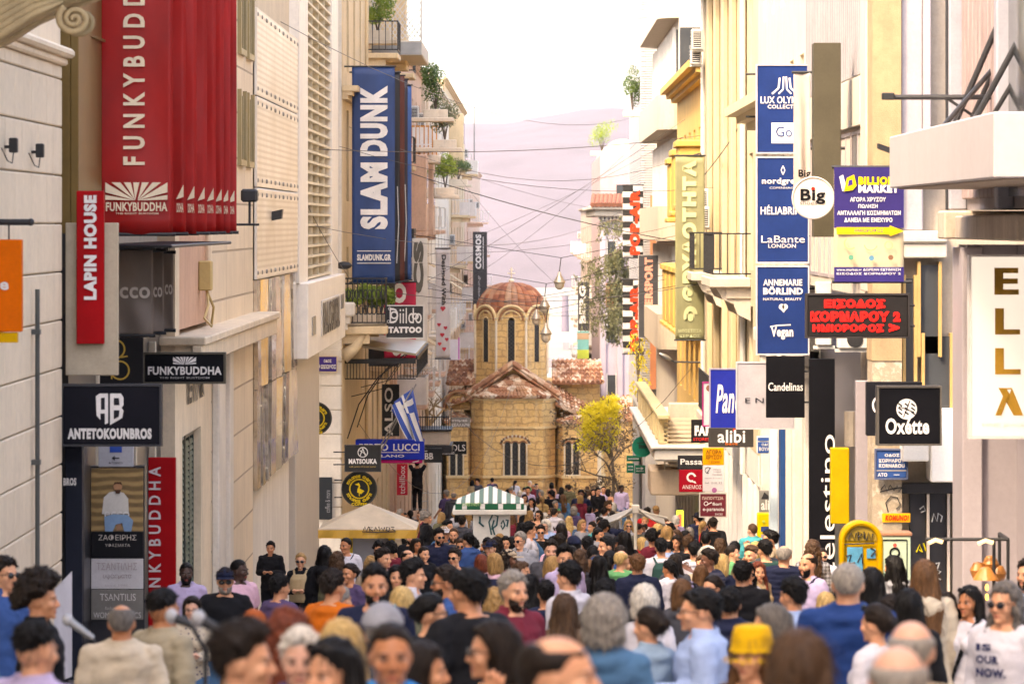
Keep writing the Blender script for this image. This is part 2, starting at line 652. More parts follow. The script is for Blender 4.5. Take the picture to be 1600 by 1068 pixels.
GREENL = leafmat('green_leaf', [(.03, .06, .015), (.07, .12, .02), (.14, .2, .03)])
YGREEN = leafmat('fresh_leaf', [(.1, .16, .02), (.2, .28, .03), (.35, .4, .05)])
CONIF = leafmat('conifer_leaf', [(.08, .085, .04), (.16, .16, .07), (.28, .26, .13)])
YFLOW = leafmat('yellow_blossom', [(.55, .45, .02), (.78, .66, .04), (.9, .8, .1)], .45)
DRYL = leafmat('dry_leaf', [(.05, .035, .02), (.12, .08, .045), (.2, .14, .08)])
BARK = surf('tree_bark', (.12, .09, .065), .9, .4, .2, 6, .4)


def leaf_cloud(mb, rng, c, r, n, size, mi=0, squash=1.0, shell_=.55):
    for _ in range(n):
        while True:
            p = Vector((rng.uniform(-1, 1), rng.uniform(-1, 1), rng.uniform(-1, 1)))
            if shell_ * .4 < p.length < 1: break
        q = Vector(c) + Vector((p.x * r[0], p.y * r[1], p.z * r[2] * squash))
        s = size * rng.uniform(.6, 1.4)
        a = Vector((rng.gauss(0, 1), rng.gauss(0, 1), rng.gauss(0, 1))).normalized()
        e = a.orthogonal().normalized()
        mb.add([q - a * s, q + e * s * .45, q + a * s, q - e * s * .45], [(0, 1, 2, 3)], mi)


def pot_plant(label, x, y, z, r, h, mat=None, seed=1, pot=True, group='plants on balconies and roofs', shelf=None):
    rng = random.Random(seed)
    t = thing('potted_plant', label, 'plant', (x, y, z), group)
    if pot:
        b = MB(); b.bbox(x - r * .8, x + r * .8, y - .15, y + .15, z, z + .28, .02); b.build('trough', PALE, t)
    if shelf is not None:
        b = MB(); b.bbox(shelf, x + math.copysign(r + .1, x - shelf), y - r, y + r, z - .14, z, .02); b.build('planter_shelf', PALE, t)
    b = MB()
    for k in range(6):
        a = rng.uniform(0, 6.28); b.tube([(x, y, z + .25), (x + .3 * r * math.cos(a), y + .3 * r * math.sin(a), z + .3 + h * .5)], [.025, .01], 5)
    b.build('stem', BARK, t)
    b = MB()
    for k in range(7):
        q = (x + rng.uniform(-.6, .6) * r, y + rng.uniform(-.6, .6) * r, z + .4 + h * rng.uniform(.3, .95))
        leaf_cloud(b, rng, q, (r * .6, r * .6, h * .3), 190, .05)
    b.build('foliage', mat or GREENL, t)
    return t


def ZL(py, d): return CAMZ - (py - CY) * d / F

# ---------------------------------------------------------------- left side of the street
# near stone building
ST = surf('near_limestone', (.78, .65, .48), .75, .14, .16, .7, .12)
t = thing('stone_building', 'cream stone building with deep horizontal joints behind the orange sign', 'building', (-5, 40, G(40)))
b = MB()
rng = random.Random(5)
zt = 12.0
z = G(40) - .6
b.box(-5.06, -13, 30, 43.5, z, 3.68)
b.box(-5.0, -13, 30, 43.5, 3.86, zt)
k = 0
while z < 3.6:
    h = .51
    y = 30.0
    off = .55 if k % 2 else 1.1
    ys = [30.0, 31.2 + off]
    while ys[-1] < 42.3: ys.append(ys[-1] + 1.3)
    ys.append(43.52)
    for a, c in zip(ys[:-1], ys[1:]):
        b.bbox(-4.985, -5.06, a + .003, c - .003, z + .009, min(z + h, 3.68) - .005, .012)
    z += h; k += 1
b.build('wall', ST, t)
b = MB(); b.box(-5.1, -13, -40, 29.9, .3, 17); b.build('wing', ST, t)  # unseen frontage continuing the street, added to shade the front of the crowd
b = MB()
b.bbox(-4.93, -5.3, 30, 43.6, 3.68, 3.76, .02); b.bbox(-4.86, -5.3, 30, 43.65, 3.76, 3.86, .03)
b.build('cornice', ST, t)
for y in (36.0, 39.6, 42.6):
    b = MB(); b.box(-4.995, -5.0, y - .45, y + .45, 4.5, 6.6, 1); b.box(-4.94, -5.0, y - .55, y - .45, 4.45, 6.7); b.box(-4.94, -5.0, y + .45, y + .55, 4.45, 6.7); b.box(-4.95, -4.99, y - .03, y + .03, 4.5, 6.6)
    b.build('window', [FRAMEW, GLASS], t)
b = MB(); b.tube([(-4.93, 40.9, 1.35), (-4.93, 40.9, G(40) + .3)], .024, 10)
for z in (.9, -.4, -1.6): b.box(-4.9, -4.99, 40.84, 40.96, z, z + .05)
b.build('drainpipe', surf('pipe_green', (.07, .075, .07), .5, .2), t)

# carved console with scrolls, above the near corner
CARVE = surf('carved_stone', (.46, .34, .18), .75, .35, .4, 2.5, .3)
t = thing('stone_console', 'carved stone console with spiral scrolls jutting out high at the corner', 'carving', (-4.9, 40, 4.2))
b = MB()
def spiral(mb, c, r0, turns, th, y, flip=1, a0=0.0):
    pts = []; rs = []
    n = int(turns * 22)
    for i in range(n + 1):
        u = i / n
        a = a0 + flip * u * turns * 2 * math.pi
        r = r0 * (1 - u) ** 1.15 + .008
        pts.append((c[0] + r * math.cos(a), y - .05 * u, c[1] + r * math.sin(a))); rs.append(th * (1 - .55 * u))
    mb.tube(pts, rs, 8)
for dy in (0, .5):
    b.prism([(-5.6, 3.92), (-5.2, 3.86), (-4.95, 3.98), (-4.75, 4.12), (-4.5, 4.24), (-4.3, 4.32), (-4.27, 4.6), (-5.6, 4.6)], 40 + dy, 40.42 + dy, 'y')
    yb = 39.97 + dy
    for c, r, th, fl, a0 in (((-4.42, 4.13), .105, .026, 1, 2.2), ((-4.78, 4.38), .13, .03, -1, .5), ((-5.0, 4.12), .12, .026, 1, 1.5), ((-5.12, 4.36), .14, .03, -1, .3), ((-4.55, 4.42), .08, .02, 1, 0)):
        spiral(b, c, r, 2.3, th, yb, fl, a0)
    for k in range(6):
        o = k * .055
        b.tube([(-5.5, yb, 3.93 + o * .9), (-5.15, yb - .03, 3.9 + o * 1.0), (-4.9, yb - .04, 4.03 + o), (-4.7, yb - .03, 4.17 + o * .9), (-4.5, yb, 4.26 + o * .5)], [.02, .03, .032, .028, .014], 7)
    for k in range(4):
        b.ell((-4.95 + .11 * k, yb - .02, 4.5), (.045, .05, .06))
b.bbox(-4.2, -5.6, 39.6, 41.4, 4.6, 4.72, .03)
b.v = [(-5.6 + (x + 5.6) * 1.3, y - 3.5, 3.5 + (z - 3.86) * 1.2) for x, y, z in b.v]
b.build('carved_scrolls', CARVE, t, True)

for px, py in ((8, 232), (50, 240)):
    d = dist(px, -4.98); z = ZL(py, d)
    t = thing('wall_spotlight', 'small black spotlight with a looped wire on the %s stone block' % ('left' if px < 20 else 'right'), 'spotlight', (-4.95, d, z), 'spotlights on the stone wall')
    b = MB(); b.bbox(-4.86, -4.94, d - .05, d + .05, z - .04, z + .1, .01); b.box(-4.94, -4.99, d - .02, d + .02, z, z + .03); b.build('lamp_head', IRON, t)
    b = MB(); b.tube([(-4.9, d, z - .04), (-4.9, d - .1, z - .14), (-4.92, d - .3, z - .12), (-4.97, d - .35, z)], .006, 5); b.build('wire', IRON, t)

# ochre metal pier
t = thing('ochre_pier', 'ochre brown metal pier between the stone building and the red banners', 'pier', (-5, 45, G(45)))
OCH = surf('ochre_metal', (.19, .12, .035), .4, .2, .2, 1.2, .05, .3)
b = MB()
b.box(-5.02, -8, 44.6, 47.4, 1.9, 9); b.bbox(-4.93, -5.02, 44.6, 45.9, 1.92, 9, .01); b.bbox(-4.97, -5.02, 46.0, 47.4, 1.92, 9, .01)
b.box(-4.925, -5.02, 44.6, 47.4, 4.1, 4.13); b.box(-5.3, -8, 43.6, 44.6, G(45), 9)
b.build('cladding', OCH, t)
b = MB(); b.box(-5.04, -8, 44.6, 47.4, G(45), 1.9); b.build('base', surf('shop_black', (.022, .022, .026), .35, .3, 0, 2, .03), t)

# dark shopfront building with the banners
BLK = surf('black_cladding', (.02, .02, .025), .3, .3, 0, 2, .03)
t = thing('dark_shop_building', 'dark shop building carrying the red and grey hanging banners', 'building', (-5.2, 52, G(52)))
plain(t, -1, 5.2, 47.4, 57.5, G(52) - .6, 1.0, BLK, name='shopfront')
plain(t, -1, 5.25, 47.4, 57.5, 1.0, 11, surf('grey_beige_render', (.52, .44, .34), .8, .15, .3))
b = MB()
for y in (48.3, 50.6, 52.9, 55.6):
    b.bbox(-5.1, -5.2, y, y + .14, G(52) - .4, .4, .01)
b.build('steel_post', surf('cream_post', (.5, .43, .33), .5, .15, .2), t)
b = MB()
for k in range(9): b.box(-5.0, -5.2, 48 + k * 1.05, 48.35 + k * 1.05, 1.5, 1.72)
b.bbox(-4.2, -5.2, 47.9, 57.4, 1.72, 1.76, .01)
b.build('canopy_frame', IRON, t)
b = MB(); b.ell((-4.85, 53, 1.0), (.14, .14, .1)); b.ell((-4.85, 53, .98), (.1, .1, .12)); b.build('ceiling_lamp', FRAMEW, t, True)

# beige shop house with salmon upper wall and shuttered door
t = thing('salmon_house', 'house with a salmon upper wall and green shuttered window above the crowd', 'building', (-5, 61, G(61)))
BEI = surf('beige_plaster', (.72, .58, .41), .8, .16, .35, .9)
plain(t, -1, 5.0, 57.5, 58.2, G(61) - .6, 11, BEI, name='pilaster')
b = MB()
b.box(-5.0, -12, 58.2, 64.0, .5, 11)
b.build('wall', surf('salmon_plaster', (.6, .36, .24), .8, .15, .3), t)
b = MB()
b.box(-5.0, -12, 58.2, 58.7, -2.0, .3); b.box(-5.0, -12, 58.7, 62.0, -1.05, .3); b.box(-5.0, -12, 62.0, 64.0, G(61) - .6, .3); b.box(-5.0, -12, 58.2, 58.7, G(61) - .6, -2.0); b.box(-5.25, -12, 58.7, 62, G(61) - .6, -1.05)
b.build('lower_wall', BEI, t)
for y0, y1 in ((58.8, 60.2), (60.4, 61.9)):
    window(t, -1, 5.0, y0, y1, -3.6, -1.1, surf('dark_green', (.02, .035, .03), .4, .3), GLASS, .1, surf('green_slat', (.05, .09, .07), .5, .3))
b = MB()
b.bbox(-4.55, -5.6, 57.3, 74.2, .3, .42, .02); b.bbox(-4.6, -4.75, 57.3, 74.2, .02, .3, .02); b.box(-4.75, -4.99, 57.4, 74, .2, .3)
b.build('ledge', BEI, t)
b = MB(); b.tube([(-4.93, 62.6, 11), (-4.93, 62.6, .45)], .05, 8); b.build('drainpipe', BEI, t)
b = MB(); b.bbox(-4.8, -5, 61.5, 61.8, 1.0, 1.45, .02); b.tube([(-4.88, 61.6, 1.0), (-4.8, 61.9, .75), (-4.85, 62.1, .45)], .02, 5); b.tube([(-4.88, 61.7, 1.0), (-4.82, 61.2, .8), (-4.85, 60.8, .6), (-4.7, 60.2, .5)], .02, 5); b.build('junction_box', [surf('box_tan', (.5, .36, .14), .6)], t)
b = MB()
put_text(b, 'ΙΕΛΝΔ', (-4.995, 59.4, -.62), (0, 3.0, 0), (0, 0, .42), (.006, 0, 0), .04)
b.build('lettering', IRON, t)

# beige tiled building
t = thing('beige_tiled_building', 'beige tiled building with a marble pilaster left of the perforated screen', 'building', (-5, 69, G(69)))
TILE = blocks('beige_tiles', (.74, .6, .43), (.28, .2, .13), 4.2, .78, .02, 'x', .06, .2, off=0)
plain(t, -1, 5.0, 64.0, 73.6, G(69) - .6, 12, TILE)
b = MB()
for y0, y1 in ((64.1, 65.5), (66.4, 67.2)):
    b.bbox(-4.88, -5.0, y0, y1, G(69) - .5, 0.0, .02)
b.build('pilaster', MARBLE, t)
for z0, z1 in ((5.0, 6.2), (3.1, 4.2), (6.9, 8)):
    for y in (70.4, 72.4):
        b = MB(); b.box(-4.99, -5.0, y - .6, y + .6, z0, z1, 1)
        b.box(-4.93, -5.0, y - .7, y - .6, z0 - .1, z1 + .1); b.box(-4.93, -5.0, y + .6, y + .7, z0 - .1, z1 + .1); b.box(-4.93, -5.0, y - .6, y + .6, z0 - .1, z0); b.box(-4.95, -4.99, y - .03, y + .03, z0, z1)
        b.build('window', [surf('gold_frame', (.3, .23, .11), .4, .2), GLASS], t)

# perforated screen building
def mk_perf():
    m, tt, bb = nt('perforated_metal')
    v = coords(tt)
    sp = tt.nodes.new('ShaderNodeSeparateXYZ'); tt.links.new(v, sp.inputs[0])
    cb = tt.nodes.new('ShaderNodeCombineXYZ'); tt.links.new(sp.outputs[1], cb.inputs[0]); tt.links.new(sp.outputs[2], cb.inputs[1])
    vo = tt.nodes.new('ShaderNodeTexVoronoi'); vo.inputs['Scale'].default_value = 9; vo.inputs['Randomness'].default_value = 0; vo.voronoi_dimensions = '2D'
    tt.links.new(cb.outputs[0], vo.inputs[0])
    n = noise_tex(tt, coords(tt, (1, .25, .5)), 1.6, 4)
    base = mix(tt, ramp(tt, n, [(.3, 0.0), (.7, 1.0)]), (.62, .56, .48), (.82, .78, .72))
    hole = mix(tt, ramp(tt, vo.outputs['Distance'], [(.24, 1.0), (.3, 0.0)]), base, (.42, .36, .28))
    tt.links.new(hole, bb.inputs['Base Color']); bb.inputs['Metallic'].default_value = .35; bb.inputs['Roughness'].default_value = .35
    return m
t = thing('perforated_screen_building', 'shop building with a perforated metal screen above mirrored glass panels', 'building', (-5, 80, G(80)))
PERF = mk_perf()
plain(t, -1, 5.12, 73.6, 86.6, G(80) - .6, -2.8, blocks('white_boards', (.74, .68, .6), (.4, .34, .28), .9, 9, .03, 'x', .06, .2), name='shopfront')
plain(t, -1, 5.12, 73.6, 86.6, -2.8, 12, surf('back_wall', (.55, .46, .34), .8, .15))
b = MB(); c = b; k = 0
for j in range(5):
    y0 = 73.7 + j * 2.56
    for z0, z1 in ((1.0, 2.65), (2.67, 4.3), (4.32, 5.9)):
        b.bbox(-4.93, -4.99, y0 + .01, y0 + 2.55, z0, z1, .01)
        for yy in (y0 + .12, y0 + 1.28, y0 + 2.44):
            for zz in (z0 + .12, z1 - .12): c.ell((-4.925, yy, zz), (.02, .04, .04), seg=8, rings=6, mi=1)
b.build('metal_screen', [PERF, STEEL], t)
b = MB()
for j in range(9):
    y0 = 73.7 + j * 1.42
    for z0, z1 in ((-2.8, -1.0), (-.98, .98)):
        e = rng.uniform(-.03, .03); f_ = rng.uniform(-.02, .02); b.hexa([(-4.94 + e + f_, y0 + .03, z0), (-4.94 - e + f_, y0 + 1.39, z0), (-5.05, y0 + 1.39, z0), (-5.05, y0 + .03, z0), (-4.94 + e - f_, y0 + .03, z1), (-4.94 - e - f_, y0 + 1.39, z1), (-5.05, y0 + 1.39, z1), (-5.05, y0 + .03, z1)])
def mk_mirror():
    m, tt, bb = nt('mirrored_glass')
    n = noise_tex(tt, coords(tt, (1, .5, 1.2)), 1.3, 5)
    tt.links.new(ramp(tt, n, [(.25, (.2, .17, .13)), (.45, (.62, .54, .44)), (.75, (.8, .76, .7))]), bb.inputs['Base Color'])
    bb.inputs['Metallic'].default_value = .85; bb.inputs['Roughness'].default_value = .1
    bump(tt, bb, n, .25, .1)
    return m
b.build('mirrored_panel', mk_mirror(), t)
t2 = thing('floodlight', 'black floodlight on an arm above the mirrored glass panels', 'floodlight', P(412, 342, 78), 'floodlights on the left facades')
p = P(424, 340, 78)
b = MB(); b.hexa([(p.x - .22, 77.8, p.z - .1), (p.x + .2, 77.8, p.z - .02), (p.x + .2, 78.2, p.z - .02), (p.x - .22, 78.2, p.z - .1), (p.x - .18, 77.8, p.z + .07), (p.x + .22, 77.8, p.z + .16), (p.x + .22, 78.2, p.z + .16), (p.x - .18, 78.2, p.z + .07)]); b.build('lamp_head', IRON, t2)
b = MB(); b.tube([(p.x - .2, 78, p.z), (-4.95, 78, p.z - .1)], .025, 6); b.build('arm', IRON, t2)
t2 = thing('floodlight', 'black floodlight under the lowest corner of the red banners', 'floodlight', P(388, 305, 60), 'floodlights on the left facades')
p = P(390, 306, 60)
b = MB(); b.bbox(p.x - .12, p.x + .12, 59.85, 60.15, p.z - .09, p.z + .1, .03); b.build('lamp_head', IRON, t2)
b = MB(); b.tube([(p.x - .6, 60, p.z - .42), (p.x + .14, 60, p.z - .42)], .02, 6); b.tube([(p.x, 60, p.z - .08), (p.x, 60, p.z - .42)], .02, 6); b.tube([(p.x - .5, 60, p.z - .42), (-5, 60, p.z - .42)], .02, 6); b.build('arm', IRON, t2)

# white lattice building
t = thing('white_lattice_building', 'white building with a tall sun breaker lattice above its lettered band', 'building', (-5, 95, G(95)))
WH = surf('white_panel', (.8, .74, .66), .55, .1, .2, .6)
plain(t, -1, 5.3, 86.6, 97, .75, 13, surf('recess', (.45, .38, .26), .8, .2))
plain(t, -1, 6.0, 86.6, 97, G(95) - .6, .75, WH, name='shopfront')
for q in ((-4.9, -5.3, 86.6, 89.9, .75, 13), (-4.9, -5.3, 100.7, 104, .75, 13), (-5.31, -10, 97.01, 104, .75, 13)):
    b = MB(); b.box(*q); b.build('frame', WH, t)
b = MB()
zs = [.78 + i * .235 for i in range(33)]
for z in zs: b.box(-4.93, -5.25, 89.9, 100.7, z, z + .05)
for j in range(1, 4):
    y = 89.9 + j * 2.7
    for i in range(len(zs) - 1): b.box(-4.95, -5.24, y - .05, y + .05, zs[i] + .05, zs[i + 1])
b.build('lattice', surf('lattice_concrete', (.72, .63, .47), .7, .12, .2), t)
b = MB(); b.bbox(-4.72, -5.6, 86.7, 104, -.86, .75, .02); b.build('sign_band', WH, t)
b = MB(); b.bbox(-4.69, -4.72, 92.0, 100.2, -.52, .28, .01); b.build('name_panel', surf('letter_grey', (.55, .53, .5), .5), t)
b = MB(); put_text(b, 'KALOGIROU', (-4.685, 92.2, -.5), (0, 7.8, 0), (0, 0, .74), (.008, 0, 0), .05); b.build('lettering', IRON, t)
b = MB(); b.box(-4.7, -4.72, 88.1, 89.5, -.4, .0); b.box(-4.7, -4.72, 101.5, 102.9, -.1, .25); b.build('plaque', STEEL, t)
b = MB(); b.bbox(-5.02, -5.9, 87.4, 97, G(92) - .6, -.87, .02); b.build('pillar', surf('grey_pillar', (.5, .44, .37), .6, .08, .1), t)
b = MB(); b.ell((-4.75, 104, .95), (.2, .12, .1)); b.build('lamp', IRON, t)

# corner building across the side street, with the balcony
t = thing('neoclassical_corner_building', 'cream neoclassical corner building with an iron balcony and street name plate', 'building', (-5, 112, G(112)))
facade(t, -1, 4.84, 105, 118, G(112) - 1, 12, CREAM, [-1.0, 2.6, 6.0], [108, 112, 116], 1.3, 2.4, FRAMEB, GLASS)
b = MB()
z = G(105) - .6; k = 0
while z < -1.2:
    b.bbox(-4.86, -8, 104.86, 105, z + .012, min(z + .62, -1.2) - .012, .02); z += .62
b.box(-4.9, -8, 104.9, 105, G(105) - .6, -1.2); b.box(-4.86, -8, 104.9, 105, -1.2, 12)
b.build('quoined_wall', MARBLE, t)
b = MB(); b.bbox(-4.5, -8, 104.5, 105, -.35, 0, .04); b.bbox(-4.62, -8, 104.65, 105, -.55, -.35, .02)
for k in range(8): b.box(-4.7 - k * .14, -4.78 - k * .14, 104.7, 104.9, -.7, -.55)
b.build('cornice', MARBLE, t)
b = MB()
for k in range(18): b.tube([(-4.84, 105.2, -1.4), (-4.5, 105.2, -1.15), (-4.25, 105.2, -.75)], [.2, .14, .08], 8) if k == 0 else None
b.build('console', CREAM, t, True)
slab(t, -1, 4.84, 105, 112, -.62, 1.15, CREAM, .2)
rl = railing(t, -1, 4.84, 105, 112, -.62, 1.12, IRON, 1.25, .12)
b = MB()
for k in range(10):
    x = -4.8 + k * .11
    for zz in (-.2, .2): b.tube([(x + .05 * math.cos(a), 105.0, zz + .12 * math.sin(a)) for a in [i * math.pi / 5 for i in range(11)]], .012, 5)
b.build('ornament', IRON, rl)
for k in range(3): pot_plant(['bushy plant glowing green behind the iron balcony railing', 'second bushy plant behind the iron balcony railing', 'small plant at the outer end of the iron balcony'][k], -4.6 + k * .35, 105.5 + k * .3, -.6, .34, .55, YGREEN, 20 + k, True, 'plants on the iron balcony')
cornice(t, -1, 4.84, 105, 118, 5.2, .4, CREAM)
# glass and iron canopy
t = thing('iron_canopy', 'rusty glass and iron canopy with curved brackets over the blue shop sign', 'canopy', (-4.8, 112, -2))
b = MB()
b.hexa([(-3.0, 106.5, -1.42), (-4.84, 106.5, -1.15), (-4.84, 117.5, -1.15), (-3.0, 117.5, -1.42), (-3.0, 106.5, -1.36), (-4.84, 106.5, -1.09), (-4.84, 117.5, -1.09), (-3.0, 117.5, -1.36)])
b.build('glass_roof', surf('dirty_glass', (.4, .34, .24), .35, .3, .3), t)
b = MB()
b.box(-2.95, -3.0, 106.4, 117.6, -1.52, -1.42); b.box(-3.0, -4.84, 106.4, 106.46, -1.62, -1.5)
for k in range(22): b.box(-3.05 - k * .082, -3.07 - k * .082, 106.42, 106.45, -2.0, -1.62)
for k in range(30): b.box(-2.96, -2.98, 106.5 + k * .37, 106.53 + k * .37, -1.95, -1.52)
b.box(-3.0, -4.84, 106.42, 106.45, -2.03, -2.0); b.box(-2.955, -2.985, 106.4, 117.6, -1.98, -1.95)
for y in (107, 113):
    b.tube([(-3.1, y, -1.5), (-3.5, y, -1.6), (-4.0, y, -2.0), (-4.5, y, -2.7), (-4.8, y, -3.6)], .018, 6)
    b.tube([(-3.4, y, -1.55), (-3.9, y, -2.3), (-4.7, y, -2.5)], .012, 6)
b.build('iron_frame', IRON, t)

# apartment blocks further down
def apartment(name, label, sg, w, d0, d1, zt, mat, f0, nf, fh, bays, out, rail, seed, shutter=None, bal=lambda f, k: True, enclosed=(), glass=GLASS, bw=1.4, wh=2.2, frame=FRAMEW):
    rng = random.Random(seed)
    t = thing(name, label, 'building', (sg * w, (d0 + d1) / 2, G(d0)))
    fl = [f0 + i * fh for i in range(nf)]
    facade(t, sg, w, d0, d1, G(d1) - 2, zt, mat, fl, bays, bw, wh, frame, glass, shutter)
    for i, f in enumerate(fl):
        for k, c in enumerate(bays):
            if not bal(i, k): continue
            y0, y1 = c - bw * .9, c + bw * .9
            s_ = slab(t, sg, w, y0, y1, f - .05, out, mat)
            if (i, k) in enclosed:
                b = MB(); b.bbox(fx(sg, w, out), fx(sg, w), y0, y1, f - .05, f + fh - .4, .03); b.box(fx(sg, w, out + .005), fx(sg, w, out), y0 + .3, y1 - .3, f + .9, f + 2.1, 1)
                b.build('enclosed_balcony', [mat, GLASS], t)
            else:
                railing(s_, sg, w, y0, y1, f - .05, out, rail, .95, .16, solid=rng.random() < .25)
            if rng.random() < .45: ac_unit(t, sg, w, c + bw * .55, f + 1.2)
            if rng.random() < .25:
                b = MB(); a = fx(sg, w, .02); e = fx(sg, w, out + .15)
                b.hexa([(a, y0, f + wh + .15), (a, y1, f + wh + .15), (e, y1, f + wh - .55), (e, y0, f + wh - .55), (a, y0, f + wh + .18), (a, y1, f + wh + .18), (e, y1, f + wh - .52), (e, y0, f + wh - .52)])
                b.build('awning', AWN, t)
    cornice(t, sg, w, d0, d1, zt - .1, .25, mat, .25, 'parapet')
    b = MB(); b.tube([(fx(sg, w, .08), d0 + .4, zt), (fx(sg, w, .08), d0 + .4, G(d0))], .06, 6); b.build('drainpipe', mat, t)
    return t

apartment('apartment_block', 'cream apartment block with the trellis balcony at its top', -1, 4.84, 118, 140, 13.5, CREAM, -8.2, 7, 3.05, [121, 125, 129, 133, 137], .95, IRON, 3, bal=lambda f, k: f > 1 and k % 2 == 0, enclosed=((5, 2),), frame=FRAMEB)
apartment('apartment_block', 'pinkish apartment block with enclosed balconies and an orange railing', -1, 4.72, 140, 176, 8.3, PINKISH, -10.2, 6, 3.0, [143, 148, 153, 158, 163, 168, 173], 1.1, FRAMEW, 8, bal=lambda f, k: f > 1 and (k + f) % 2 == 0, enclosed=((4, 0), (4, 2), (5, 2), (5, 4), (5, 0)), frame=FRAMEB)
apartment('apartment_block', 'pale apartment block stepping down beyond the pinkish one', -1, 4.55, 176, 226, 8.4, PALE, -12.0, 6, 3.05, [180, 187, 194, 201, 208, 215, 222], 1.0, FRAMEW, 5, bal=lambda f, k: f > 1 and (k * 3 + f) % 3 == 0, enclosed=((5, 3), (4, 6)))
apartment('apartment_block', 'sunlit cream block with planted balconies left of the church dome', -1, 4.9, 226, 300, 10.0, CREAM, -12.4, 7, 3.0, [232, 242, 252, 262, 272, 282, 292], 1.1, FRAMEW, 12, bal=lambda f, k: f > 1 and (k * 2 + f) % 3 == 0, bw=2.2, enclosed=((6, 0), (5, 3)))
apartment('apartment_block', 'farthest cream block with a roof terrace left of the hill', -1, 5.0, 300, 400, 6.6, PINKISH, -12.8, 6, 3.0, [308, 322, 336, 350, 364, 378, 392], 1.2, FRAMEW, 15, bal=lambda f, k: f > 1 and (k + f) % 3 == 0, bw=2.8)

# trellis balcony at the top
t = thing('trellis_balcony', 'roof balcony with a white diamond trellis screen over a grey slab', 'balcony', (-4, 128, 7.5))
b = MB(); b.bbox(-3.3, -4.82, 124, 132, 7.1, 7.55, .03); b.box(-3.32, -4.82, 123.98, 124, 7.12, 7.5, 1); b.build('slab', [WHITER, STEEL], t)
b = MB()
for k in range(11):
    for s in (1, -1):
        x0 = -4.8 + k * .15
        xa, za = x0, 7.6; xb, zb_ = x0 + s * 1.3, 9.3
        # clip to the panel
        def cl(xa, za, xb, zb_):
            pts = []
            for u in (0, 1):
                pts.append((xa + (xb - xa) * u, za + (zb_ - za) * u))
            (x1, z1), (x2, z2) = pts
            lo, hi = -4.8, -3.35
            if x2 > hi: z2 = z1 + (z2 - z1) * (hi - x1) / (x2 - x1); x2 = hi
            if x2 < lo: z2 = z1 + (z2 - z1) * (lo - x1) / (x2 - x1); x2 = lo
            return x1, z1, x2, z2
        x1, z1, x2, z2 = cl(xa, za, xb, zb_)
        b.tube([(x1, 124.05, z1), (x2, 124.05, z2)], .014, 4)
for x in (-3.33, -4.8): b.box(x - .03, x + .03, 124.0, 124.1, 7.55, 9.6)
b.build('trellis', FRAMEW, t)
pot_plant('bright green shrub hanging over the left end of the trellis balcony', -4.6, 122.5, 7.5, .5, .9, YGREEN, 31, True, shelf=-4.9)
pot_plant('dark wispy shrub growing beside the trellis balcony slab', -3.15, 135, 5.5, .5, 1.3, GREENL, 32, True, shelf=-4.9)
pot_plant('drooping grey green shrub below the trellis balcony', -2.95, 140, 4.6, .5, 1.2, CONIF, 33, True, shelf=-4.9)
pot_plant('yellow green shrub on the ledge by the orange railing', -3.25, 155, 3.1, .45, 1.1, YGREEN, 34, True, shelf=-4.9)
pot_plant('flower pot shrub on the white balcony facing the hill', -4.05, 228, 4.2, .65, .9, GREENL, 35, True, shelf=-4.9)
t = thing('orange_railing_balcony', 'small balcony with an orange slatted railing on the pinkish block', 'balcony', (-4, 150, 3))
b = MB(); b.bbox(-3.35, -4.7, 148, 151.5, 4.2, 4.5, .03); b.build('slab', PALE, t)
b = MB()
for k in range(8): b.box(-3.4 - k * .15, -3.44 - k * .15, 148.0, 148.06, 4.5, 5.5)
b.box(-3.36, -4.6, 147.98, 148.08, 5.5, 5.56); b.build('railing', surf('orange_wood', (.5, .2, .03), .6, .2), t)

# ---------------------------------------------------------------- right side of the street
LIL = surf('lilac_grey_panel', (.3, .265, .285), .55, .07, .08, .7, .03)
t = thing('lilac_corner_shop', 'grey lilac corner shop front behind the white lettered light box', 'building', (5.4, 46, G(46)))
b = MB(); b.box(5.85, 12, 30, 49.3, G(50) - .6, 1.75); b.box(5.25, 12, 49.3, 50.3, G(50) - .6, 1.75)
b.build('wall', LIL, t)
b = MB(); b.box(6.2, 13, -40, 21, .3, 14); b.build('wing', LIL, t)  # unseen block opposite, added to cut the open sky light on the near crowd
b = MB(); b.bbox(5.18, 5.42, 49.2, 50.36, G(50) - .6, 1.72, .01); b.build('corner_panel', surf('lilac_trim', (.35, .31, .33), .5, .07, .1), t)
b = MB(); b.bbox(4.98, 6.6, 49.4, 50.2, 1.82, 2.16, .02); b.bbox(5.1, 6.6, 43, 49.3, 1.82, 2.1, .02); b.build('concrete_ledge', surf('stained_concrete', (.46, .38, .3), .85, .2, .6), t)
PKSH = surf('pink_shutter', (.36, .27, .25), .6, .25, .6, 1.5)
b = MB(); b.box(5.3, 12, 36, 50.2, 2.17, 11); b.build('upper_wall', surf('upper_grey', (.4, .36, .36), .7, .2, .3), t)
for y0, y1 in ((45.2, 49.7),):
    b = MB()
    for k in range(11):
        a = y0 + (y1 - y0) * k / 11; c = y0 + (y1 - y0) * (k + 1) / 11
        b.bbox(5.22, 5.3, a + .02, c - .02, 2.3, 9, .015)
    b.build('shutter', PKSH, t)
b = MB(); b.bbox(5.08, 5.3, 49.75, 50.2, 2.17, 11, .02); b.box(5.06, 5.08, 49.9, 50.05, 2.17, 11, 1); b.build('window_frame', [surf('grey_blue_frame', (.3, .3, .34), .5), IRON], t)
b = MB(); b.bbox(5.1, 5.3, 44.9, 45.15, 2.17, 11, .02); b.build('window_frame', [surf('grey_blue_frame', (.3, .3, .34), .5), IRON], t)
b = MB(); b.box(5.22, 5.3, 36, 44.8, 2.3, 10); b.build('dark_window', GLASS, t)
